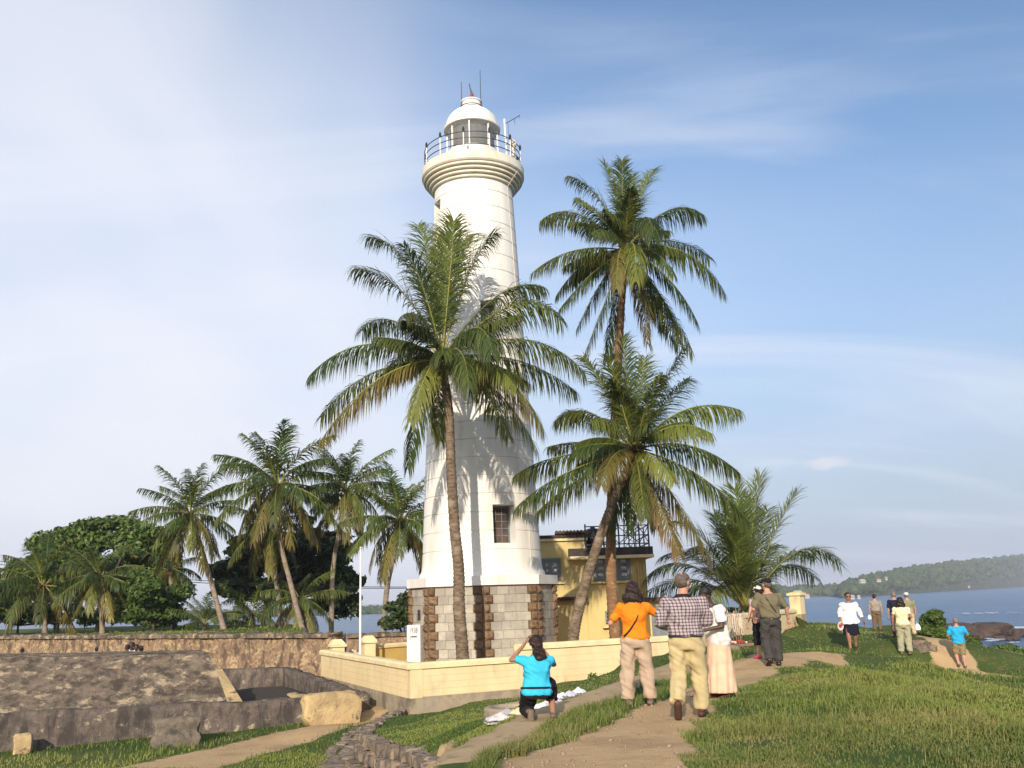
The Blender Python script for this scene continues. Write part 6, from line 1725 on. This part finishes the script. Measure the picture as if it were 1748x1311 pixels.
# 8-10 ---- three men looking at the sea
p = Person('man in grey shirt and brown trousers, leftmost of the three men looking out to sea', 1499, 1078, 1014, R(-20), 'm', 'pale', vox=.02, head_yaw=R(-30))
p.trousers(cloth('brown_cotton', (.16, .11, .06)), .98, .022, .04); p.shirt(cloth('grey_cotton', (.32, .27, .22)), .45, .02, .026); p.hair(HAIR['brown'], 'short'); p.shoes(SHOE['brown'])
thing_held('carrier_bag', p, (-.27, .10, .80), 'white plastic bag carried by the man in grey by the sea', 'bag', bag_build)
p = Person('man in navy shirt looking out to sea behind the woman in yellow', 1534, 1088, 1010, R(-5), 'm', 'pale', vox=.02)
p.trousers(cloth('dark_grey_cotton', (.06, .055, .05)), .98, .022, .04); p.shirt(cloth('navy_shirt_cotton', (.015, .018, .035)), .45, -.02, .026); p.hair(HAIR['grey'], 'thin'); p.shoes(SHOE['brown'])
p = Person('man in checked green shirt and white cap looking out to sea', 1556, 1087, 1011, R(-5), 'm', 'pale', vox=.02)
p.trousers(cloth('pale_khaki_cotton', (.50, .42, .27)), .98, .022, .04); p.shirt(cloth('checked_green_cotton', (.20, .19, .11), (.32, .29, .18)), .45, -.01, .03); p.hair(HAIR['grey'], 'thin'); p.cap(cloth('white_cap', (.76, .73, .68)), True); p.shoes(SHOE['brown'])
# 11 ---- man in bright blue
p = Person('man in bright blue T-shirt and khaki shorts walking down the sea path', 1642, 1141, 1054, R(-8), 'm', 'pale', pose=dict(elR=(.31, .02, 1.14), wrR=(.30, .26, 1.06), elL=(-.29, .02, 1.14), wrL=(-.24, .22, 1.02), knL=(-.09, .12, .50), anL=(-.09, -.05, .14), toeL=(0, 1, -.5)))
p.trousers(cloth('khaki_shorts_cotton', (.27, .21, .115)), .52, .03, .05, name='shorts'); p.shirt(cloth('bright_blue_cotton', (.03, .36, .62), (.025, .31, .55)), .45, -.09, .03, wr=.012, sg=.03); p.hair(HAIR['grey'], 'thin'); p.shoes(SHOE['grey'])
# 12 ---- crouching photographer
p = Person('crouching woman in turquoise top with dark ponytail taking a picture', 918, 1226, 1083, R(6), 'f', 'tan', H=1.50, loc=onz(918, 1229, -.055), pose=dict(pel=(0, 0, .43), spine=(.03, .10, 1), X=(1, 0.1, 0), elL=(-.29, .10, .88), wrL=(-.09, .25, 1.12), elR=(.25, .20, .78), wrR=(.10, .29, 1.06), hdL=(.5, .2, .8), hdR=(-.5, .2, .8),
    knL=(-.10, .34, .10), anL=(-.09, -.10, .13), toeL=(0, .25, -1), knR=(.20, .33, .50), anR=(.20, .06, .09), toeR=(.15, 1, -.1)))
p.root.scale = (p.k * 1.24, p.k * 1.24, p.k); p.trousers(mblack, .80, .03, .034, .05, .008); p.shirt(cloth('turquoise_cotton', (.045, .46, .66), (.04, .41, .60)), .30, -.08, .022, wr=.010); p.belt(mblack, .035, .03, .034); p.shoes(SHOE['grey']); p.hair(HAIR['brown'], 'ponytail')
thing_held('camera', p, (.0, .30, 1.17), 'small black camera at the face of the crouching woman', 'camera', camera_build)
# 13 ---- children behind the old rampart
kid_shirts = [(.55, .70, .80), (.60, .62, .70), (.20, .22, .30), (.70, .70, .72), (.45, .5, .6), (.3, .25, .25)]
for i, (px, py, lb) in enumerate(((37, 1107, 'child at the far left, only a dark head above the old masonry'), (165, 1105, 'lone child, dark head just above the middle of the masonry top'), (219, 1100, 'leftmost child of the little group behind the masonry'),
                                  (227, 1096, 'child in light blue, tallest of the little group behind the masonry'), (233, 1100, 'third child of the little group behind the masonry'), (240, 1102, 'rightmost child of the little group behind the masonry'))):
    Y = 37.2 + (i % 2) * .5; T = at(px, py, Y); gz = ground(T[0], T[1])
    p = Person(lb, 0, 0, 0, R(-40 + 60 * i), 'm' if i % 2 else 'f', 'dark', 'children behind the masonry', vox=.026, loc=(T[0], T[1], gz), H=max(.9, T[2] - gz))
    p.trousers(mblack, .6, .02, .03, name='shorts'); p.shirt(cloth('child_shirt_%d' % i, kid_shirts[i]), .45, -.06, .024); p.hair(HAIR['black'], 'short')

# ================================================================== GRASS AND WEEDS
def blades(x, y, z, h, w, tint, seed, lean=.65):
    rg = np.random.default_rng(seed); n = len(x)
    a = rg.uniform(0, 6.283, n); dx, dy = np.cos(a), np.sin(a)
    b2 = rg.uniform(0, 6.283, n); ln = np.abs(rg.normal(0, lean, n)) * h
    lx, ly = np.cos(b2) * ln + .10 * h, np.sin(b2) * ln
    P = np.stack([x, y, z], -1); Wv = np.stack([dx * w, dy * w, np.zeros(n)], -1) * .5
    m = P + np.stack([lx * .35, ly * .35, h * .55], -1); t = P + np.stack([lx, ly, h * np.clip(1 - ln / h * .25, .6, 1)], -1)
    P = P - np.array([0, 0, .01])
    co = np.stack([P - Wv, P + Wv, m - Wv * .8, m + Wv * .8, t], 1).reshape(-1, 3)
    k = np.arange(n)[:, None] * 5
    return co, k + np.array([[0, 1, 3, 2]]), k + np.array([[2, 3, 4]]), np.repeat(tint, 5, 0)
rgn = np.random.default_rng(77)
FORT_EX = [[tuple(F0[:2] - fd * 8 - fn * .15), tuple(F1[:2] + fd * .1 - fn * .1), tuple(F1[:2] + fn * .6), tuple(G1[:2] + np.array([.5, .4])), tuple(G2[:2] + np.array([-2.5, .6])), tuple(bk1[:2] + np.array([.4, .4])), tuple(bk0[:2] + np.array([-3, .4]))],
           [tuple(ra - RN * .1), tuple(RB[:2] - RN * .1), tuple(RB[:2] + RN * 1.0), tuple(ra + RN * 1.0)]]
def grass_obj(name, n, r0, r1, amin, amax, label, seed, hmul=1.0):
    rg = np.random.default_rng(seed)
    r = np.exp(rg.uniform(math.log(r0), math.log(r1), n)) ; a = rg.uniform(R(amin), R(amax), n)
    x, y = r * np.sin(a), r * np.cos(a)
    dt, tn_ = dirt_at(x, y)
    keep = dt + rg.normal(0, .13, n) < .38
    keep &= ~(sdist(YARD, x, y) > -.12)
    for e in FORT_EX: keep &= ~(sdist(e, x, y) > 0)
    thin = fbm(x, y, .9, 4, 63); keep &= rg.random(n) < np.clip(.80 + 1.5 * thin, .12, 1)
    kd = sdist([tuple(q[:2]) for q in kl], x, y, closed=False); keep &= kd > .27
    keep &= sdist(LAND, x, y) > -4
    ed = sdist([tuple(q[:2]) for q in EDGE], x, y, closed=False)
    keep &= ~((ed < .95) & (sdist(HI_POLY, x, y) < .12))
    x, y, r, tn_, kd = x[keep], y[keep], r[keep], tn_[keep], kd[keep]; n = len(x)
    z = ground_a(x, y)
    hi = sdist(HI_POLY, x, y) > 0
    lawn = hi & (x < np.interp(y, [q[1] for q in kl], [q[0] for q in kl]) - .1) & (y < 33)
    patch = fbm(x, y, .45, 3, 51) + .6 * fbm(x, y, 1.6, 3, 52); long_ = sstep(-.1, .6, patch)
    h = np.where(lawn, .035, np.where(hi, .035 + .085 * long_, .06 + .06 * long_)) * rg.uniform(.55, 1.3, n) * hmul
    strip = hi & ~lawn & (x < np.interp(y, [q[1] for q in kl], [q[0] for q in kl]) + 1.2)
    h = np.where(strip, np.maximum(h, .14 * rg.uniform(.7, 1.3, n)), h)
    w = (.0042 + .00080 * r) * rg.uniform(.7, 1.3, n)
    dry = np.clip(sstep(.0, .5, fbm(x, y, .30, 3, 91)) * .26 + sstep(.16, .5, fbm(x, y, 1.3, 3, 17)) * .34 + rg.normal(0, .12, n), 0, 1)
    dry = np.where(lawn, dry * .5, dry)
    t = np.clip(.38 + .95 * (tn_ - .5) + rg.normal(0, .2, n), 0, 1)
    t = np.where(strip, t * .5, t)
    tint = np.stack([t, dry * .8, np.zeros(n)], -1)
    co, q, tr, ti = blades(x, y, z, h, w, tint, seed + 1)
    me = bpy.data.meshes.new(name); fast_mesh(me, co, q, tr); vcol(me, 'tint', ti)
    tag(link(name, me, M['grass']), label, 'grass', kind='stuff')
grass_obj('grass', 560000, 6.5, 24, -38, 40, 'short and tufted grass covering the near rampart and lawn', 5)
grass_obj('grass', 120000, 24, 64, -38, 40, 'grass on the farther rampart ground and wall tops', 6, 1.25)
# pebbles and bits of litter trodden into the paths
ico = bmesh.new(); bmesh.ops.create_icosphere(ico, subdivisions=1, radius=1.0)
iv = np.array([v.co[:] for v in ico.verts]); it = np.array([[v.index for v in f.verts] for f in ico.faces]); ico.free()
n = 9000; rr = np.exp(rgn.uniform(math.log(6.5), math.log(32), n)); aa = rgn.uniform(R(-36), R(36), n)
x, y = rr * np.sin(aa), rr * np.cos(aa); dt, _ = dirt_at(x, y); k = (dt > .3) & ~(sdist(YARD, x, y) > -.2) & (sdist(PIT, x, y) < -.2)
edge_ = (dt < .8) | (rgn.random(n) < .35); k &= edge_
x, y = x[k], y[k]; n = len(x); s_ = rgn.uniform(.006, .028, n) ** 1.0; z = ground_a(x, y)
co = (iv[None] * (s_[:, None, None] * rgn.uniform(.6, 1.3, (n, 1, 3))) * (1 + rgn.normal(0, .12, (n, len(iv), 1))) + np.stack([x, y, z + s_ * .25], -1)[:, None]).reshape(-1, 3)
me = bpy.data.meshes.new('pebbles'); fast_mesh(me, co, None, (it[None] + np.arange(n)[:, None, None] * len(iv)).reshape(-1, 3))
tag(link('pebbles', me, mat('path_pebble', (.34, .25, .16), (.17, .12, .085), 40, .95)), 'small pebbles trodden into the sandy paths', 'pebbles', kind='stuff')
# tall seed stalks in the seaward grass
n = 700; rr = np.exp(rgn.uniform(math.log(9), math.log(27), n)); aa = rgn.uniform(R(9), R(36), n)
x, y = rr * np.sin(aa), rr * np.cos(aa); dt, _ = dirt_at(x, y); k = (dt < .2) & (fbm(x, y, .4, 3, 8) + rgn.normal(0, .2, n) > .05) & (sdist(HI_POLY, x, y) > 2.5)
x, y, rr = x[k], y[k], rr[k]; n = len(x)
co, q, tr, ti = blades(x, y, ground_a(x, y), rgn.uniform(.12, .22, n), .002 + .0003 * rr, np.stack([np.full(n, .8), rgn.uniform(.6, 1, n), np.zeros(n)], -1), 3, .25)
me = bpy.data.meshes.new('seed_stalks'); fast_mesh(me, co, q, tr); vcol(me, 'tint', ti)
tag(link('seed_stalks', me, M['grass']), 'dry straw coloured seed stalks in the seaward grass', 'grass', kind='stuff')
# weeds at the foot of the cream wall
wc = []
for px, py, s in ((640, 1202, .16), (622, 1196, .13), (668, 1210, .16), (690, 1216, .15), (712, 1213, .14), (735, 1205, .20), (752, 1200, .22), (780, 1196, .18), (812, 1192, .12), (608, 1180, .20), (1010, 1160, .10), (1175, 1128, .16), (1200, 1122, .16), (1225, 1114, .14), (1268, 1102, .14), (1290, 1096, .12), (1140, 1140, .14)):
    p = hit(px, py); wc.append((p + np.array([0, 0, s * .6]), (s * 1.3, s * 1.1, s)))
    wc.append((p + np.array([s * .8, 0, s * .9]), (s * .5, s * .5, s * .9)))
co, q, ti = leaf_cloud(wc, 4200, .075, 9, .2)
me = bpy.data.meshes.new('weeds'); fast_mesh(me, co, q); vcol(me, 'tint', ti)
tag(link('weeds', me, M['leaf_bright']), 'small leafy weeds along the foot of the cream wall', 'weeds', kind='stuff')

# ================================================================== GOODS ON THE GROUND
def crumple(px, py, sz, col, label, seed, hgt=.09, black=False):
    p = hit(px, py); rg = np.random.default_rng(seed)
    n = 14; vs, fs = [], []
    for i in range(n + 1):
        for j in range(n + 1):
            u, v = i / n * 2 - 1, j / n * 2 - 1
            rr = math.hypot(u, v); sq = max(abs(u), abs(v)) / (rr + 1e-6)
            X, Y = u * sz[0] / 2 * (1 + .15 * mnoise.noise(Vector((u * 2, v * 2, seed)))), v * sz[1] / 2 * (1 + .15 * mnoise.noise(Vector((u * 2, v * 2, seed + 9))))
            z = max(0, (1 - max(abs(u), abs(v)) ** 2)) * hgt * (1 + .5 * mnoise.noise(Vector((u * 1.6, v * 1.6, seed)))) + abs(mnoise.noise(Vector((u * 4, v * 4, seed * 3)))) * .03
            vs.append((X, Y, z + .004))
    fs = [(i * (n + 1) + j, (i + 1) * (n + 1) + j, (i + 1) * (n + 1) + j + 1, i * (n + 1) + j + 1) for i in range(n) for j in range(n)]
    k = len(vs); vs += [(v[0], v[1], -.03) for v in vs[:]]
    border = [i * (n + 1) for i in range(n)] + [n * (n + 1) + j for j in range(n)] + [(n - i) * (n + 1) + n for i in range(n)] + [n - j for j in range(n)]
    fs += [(border[i], border[(i + 1) % len(border)], border[(i + 1) % len(border)] + k, border[i] + k) for i in range(len(border))]
    me = MB().add(vs, fs).mesh('cloth')
    o = link('lace_cloth', me, cloth('lace_%d' % seed, col), None, 'all'); o.location = tuple(p); o.rotation_euler = (0, 0, rg.uniform(0, 3))
    tag(o, label, 'cloth', 'lace cloths laid out for sale')
for i, (px, py, sz, col, lb) in enumerate(((852, 1231, (.40, .24), (.62, .56, .56), 'pale lace cloth farthest left in the sale pile'), (868, 1222, (.32, .26), (.40, .38, .38), 'grey folded cloth at the left of the sale pile'), (886, 1221, (.26, .18), (.66, .56, .34), 'cream yellow cloth in the sale pile'),
        (887, 1213, (.26, .16), (.02, .02, .02), 'black cloth in the sale pile'), (901, 1214, (.22, .22), (.78, .76, .74), 'small white cloth beside the crouching woman'), (928, 1210, (.42, .30), (.80, .76, .74), 'big white cloth right of the crouching woman'),
        (945, 1203, (.34, .26), (.76, .62, .62), 'pinkish white cloth behind the crouching woman'), (948, 1195, (.30, .24), (.50, .48, .56), 'lilac grey cloth behind the crouching woman'), (962, 1193, (.30, .22), (.80, .78, .78), 'rounded white cloth in the middle of the row'),
        (975, 1190, (.30, .2), (.56, .54, .62), 'lilac cloth near the right end of the row'), (989, 1184, (.24, .18), (.74, .70, .70), 'white cloth at the far right end of the row'))):
    crumple(px, py, sz, col, lb, i + 3)
p = hit(866, 1218); t = thing('drain_ring', p, 'half-buried round cement drain ring behind the sale cloths', 'drain')
MB().lathe([(.62, -.2), (.62, .06), (.58, .10), (.50, .10), (.46, .05), (.46, -.2)], 36, (p[0] + .12, p[1] + .55, p[2] - .02)).build('rim', M['plinth'], t, smooth=True)
MB().lathe([(.455, .0), (.0, .0)], 28, (p[0] + .12, p[1] + .55, p[2] - .01)).build('floor', M['fort_dark'], t)
# rack of necklaces and tray of shells
p = hit(1260, 1096); t = thing('necklace_rack', p, 'wooden rack hung with pale shell necklaces against the cream wall', 'rack')
mwood = mat('driftwood', (.28, .20, .13), (.18, .12, .08), 9, .9)
rg = random.Random(2); mbead = [mat('shell_bead_%d' % i, c, None, rough=.5) for i, c in enumerate(((.62, .52, .42), (.45, .33, .22), (.72, .66, .58)))]
tops = []
for i, (dx, dz) in enumerate(((-.30, 1.18), (-.14, 1.02), (.02, 1.20), (.12, 1.10), (.24, .95))):
    a = np.array([p[0] + dx * .5, p[1] - .1 * (i % 2), p[2] - .03]); b_ = np.array([p[0] + dx, p[1] + .1, p[2] + dz]); tops.append(b_)
    MB().tube([a, (a + b_) / 2 + np.array([.03, 0, 0]), b_], [.026, .022, .014], 6).build('stick', mwood, t, smooth='all')
for dz in (.5, .85): MB().tube([(p[0] - .25, p[1] - .03, p[2] + dz), (p[0] + .24, p[1] - .03, p[2] + dz + .05)], .018, 6).build('cross_stick', mwood, t)
for i in range(16):
    x = p[0] - .32 + i * .04; zt_ = p[2] + rg.uniform(.85, 1.12); l = rg.uniform(.35, .75); m = MB()
    pts = [(x + .035 * math.sin(a), p[1] - .08 - .01 * (i % 3), zt_ - l * (.5 - .5 * math.cos(a))) for a in np.linspace(.2, 6.08, 40)]
    m.tube(pts, [.013 if k % 2 else .006 for k in range(40)], 5)
    m.build('necklace', rg.choice(mbead), t)
p = hit(1256, 1104); t = thing('shell_tray', p, 'low tray of dark red and white shells beside the seller', 'tray')
MB().box((p[0], p[1], p[2] + .05), (1.15, .6, .10), .5).build('tray', mwood, t)
for i in range(46):
    u, v = rg.uniform(-.54, .54), rg.uniform(-.27, .27); c, s_ = math.cos(.5), math.sin(.5)
    c0 = (p[0] + u * c - v * s_, p[1] + u * s_ + v * c, p[2] + .12 + rg.uniform(0, .06)); r = rg.uniform(.03, .065)
    MB().blob(c0, (r, r * rg.uniform(.6, 1), r * .7), 7, 5).build('shell', [mbead[2], M['red'], mat('dark_shell', (.10, .025, .02)) if i == 0 else M['red'], mbead[0], M['red']][i % 5], t, smooth='all')
# loose stones on the path edge near the sea
for i, (px, py, sz) in enumerate(((1568, 1103, (.6, .4, .3)), (1580, 1107, (.45, .4, .3)), (1592, 1110, (.3, .3, .22)), (1575, 1112, (.35, .3, .25)))):
    q = hit(px, py); o = put('path_stone', STONES[i], (q[0], q[1], q[2] + sz[2] * .25), i * .7, sz)
    tag(o, ['largest rough stone', 'second largest rough stone', 'smallest rough stone', 'nearest rough stone'][i] + ' beside the yellow-topped woman on the sea path', 'stone', 'loose stones on the sea path')

# ================================================================== ROCKS IN THE SEA
def sea_rock(px, py, w, h, label, seed, dY=0):
    p = onz(px, py, SEA_Z); bm = bmesh.new(); bmesh.ops.create_icosphere(bm, subdivisions=4, radius=.5)
    for v in bm.verts:
        q = v.co * 3.1 + Vector((seed, seed * .7, 0)); n1 = mnoise.noise(q) * .3 + mnoise.noise(q * 2.2) * .16 + abs(mnoise.noise(q * 4.5)) * .1
        v.co *= 1 + n1
        if v.co.z > .28: v.co.z = .28 + (v.co.z - .28) * .35
    me = bpy.data.meshes.new('sea_rock'); bm.to_mesh(me); bm.free(); me.shade_smooth(); me.set_sharp_from_angle(angle=R(30))
    me.materials.append(M['rock'])
    o = put('sea_rock', me, (p[0], p[1] + dY, SEA_Z + h * .22), seed, (w * .8, w * .62, h * 1.35)); tag(o, label, 'rock', 'rocks in the surf')
for a in ((1690, 1083, 9.5, 3.0, 'large flat-topped brown rock in the surf behind the blue-shirted man', 3), (1640, 1080, 7.5, 2.6, 'broad brown rock left of the large one in the surf', 5), (1612, 1076, 5.0, 1.5, 'low brown rock at the left end of the reef', 8),
          (1665, 1090, 5.0, 1.2, 'low wet rock in front of the large one', 11), (1705, 1092, 3.6, .9, 'small wet rock right of the reef front', 14), (1742, 1085, 6.0, 1.6, 'brown rock at the right edge of the picture in the surf', 17), (1728, 1092, 3.0, .8, 'tiny rock between the reef and the right-edge rock', 21)): sea_rock(*a)
mfoam = mat('sea_foam', (.72, .74, .76), (.55, .60, .66), .8, .8)
fco, fq = [], []
rgf = np.random.default_rng(4)
for px, py, w, n in ((1725, 1078, 8, 46), (1740, 1075, 7, 40), (1660, 1095, 8, 8), (1700, 1098, 9, 8), (1640, 1050, 20, 12), (1672, 1049, 16, 22)):
    c = onz(px, py, SEA_Z)
    for _ in range(n):
        o = c + np.array([rgf.normal(0, w * .5), rgf.normal(0, w * .25), 0]); s = rgf.uniform(.25, 1.1); k = len(fco); m = 9
        for j in range(m):
            a = 6.283 * j / m; r = s * rgf.uniform(.5, 1.1); fco.append((o[0] + math.cos(a) * r * 1.8, o[1] + math.sin(a) * r * .8, SEA_Z + .42 + rgf.uniform(-.02, .05)))
        fq.append(tuple(range(k, k + m)))
me = bpy.data.meshes.new('sea_foam'); me.from_pydata(fco, [], fq)
tag(link('sea_foam', me, mfoam), 'white foam of waves breaking round the rocks', 'foam', kind='stuff')

# ================================================================== HAZE
mh = bpy.data.materials.new('haze'); mh.use_nodes = True; nt = mh.node_tree
for n_ in list(nt.nodes):
    if n_.type == 'BSDF_PRINCIPLED': nt.nodes.remove(n_)
pv = nt.nodes.new('ShaderNodeVolumePrincipled'); pv.inputs['Color'].default_value = (.80, .87, 1.0, 1); pv.inputs['Density'].default_value = HAZE
pv.inputs['Anisotropy'].default_value = 0.0
nt.links.new(pv.outputs[0], nt.nodes['Material Output'].inputs['Volume'])
if HAZE > 0: tag(MB().box((0, 3150, 30.5), (13800, 7500, 79)).build('haze', mh), 'thin bluish sea haze over the bay', 'haze', kind='stuff')
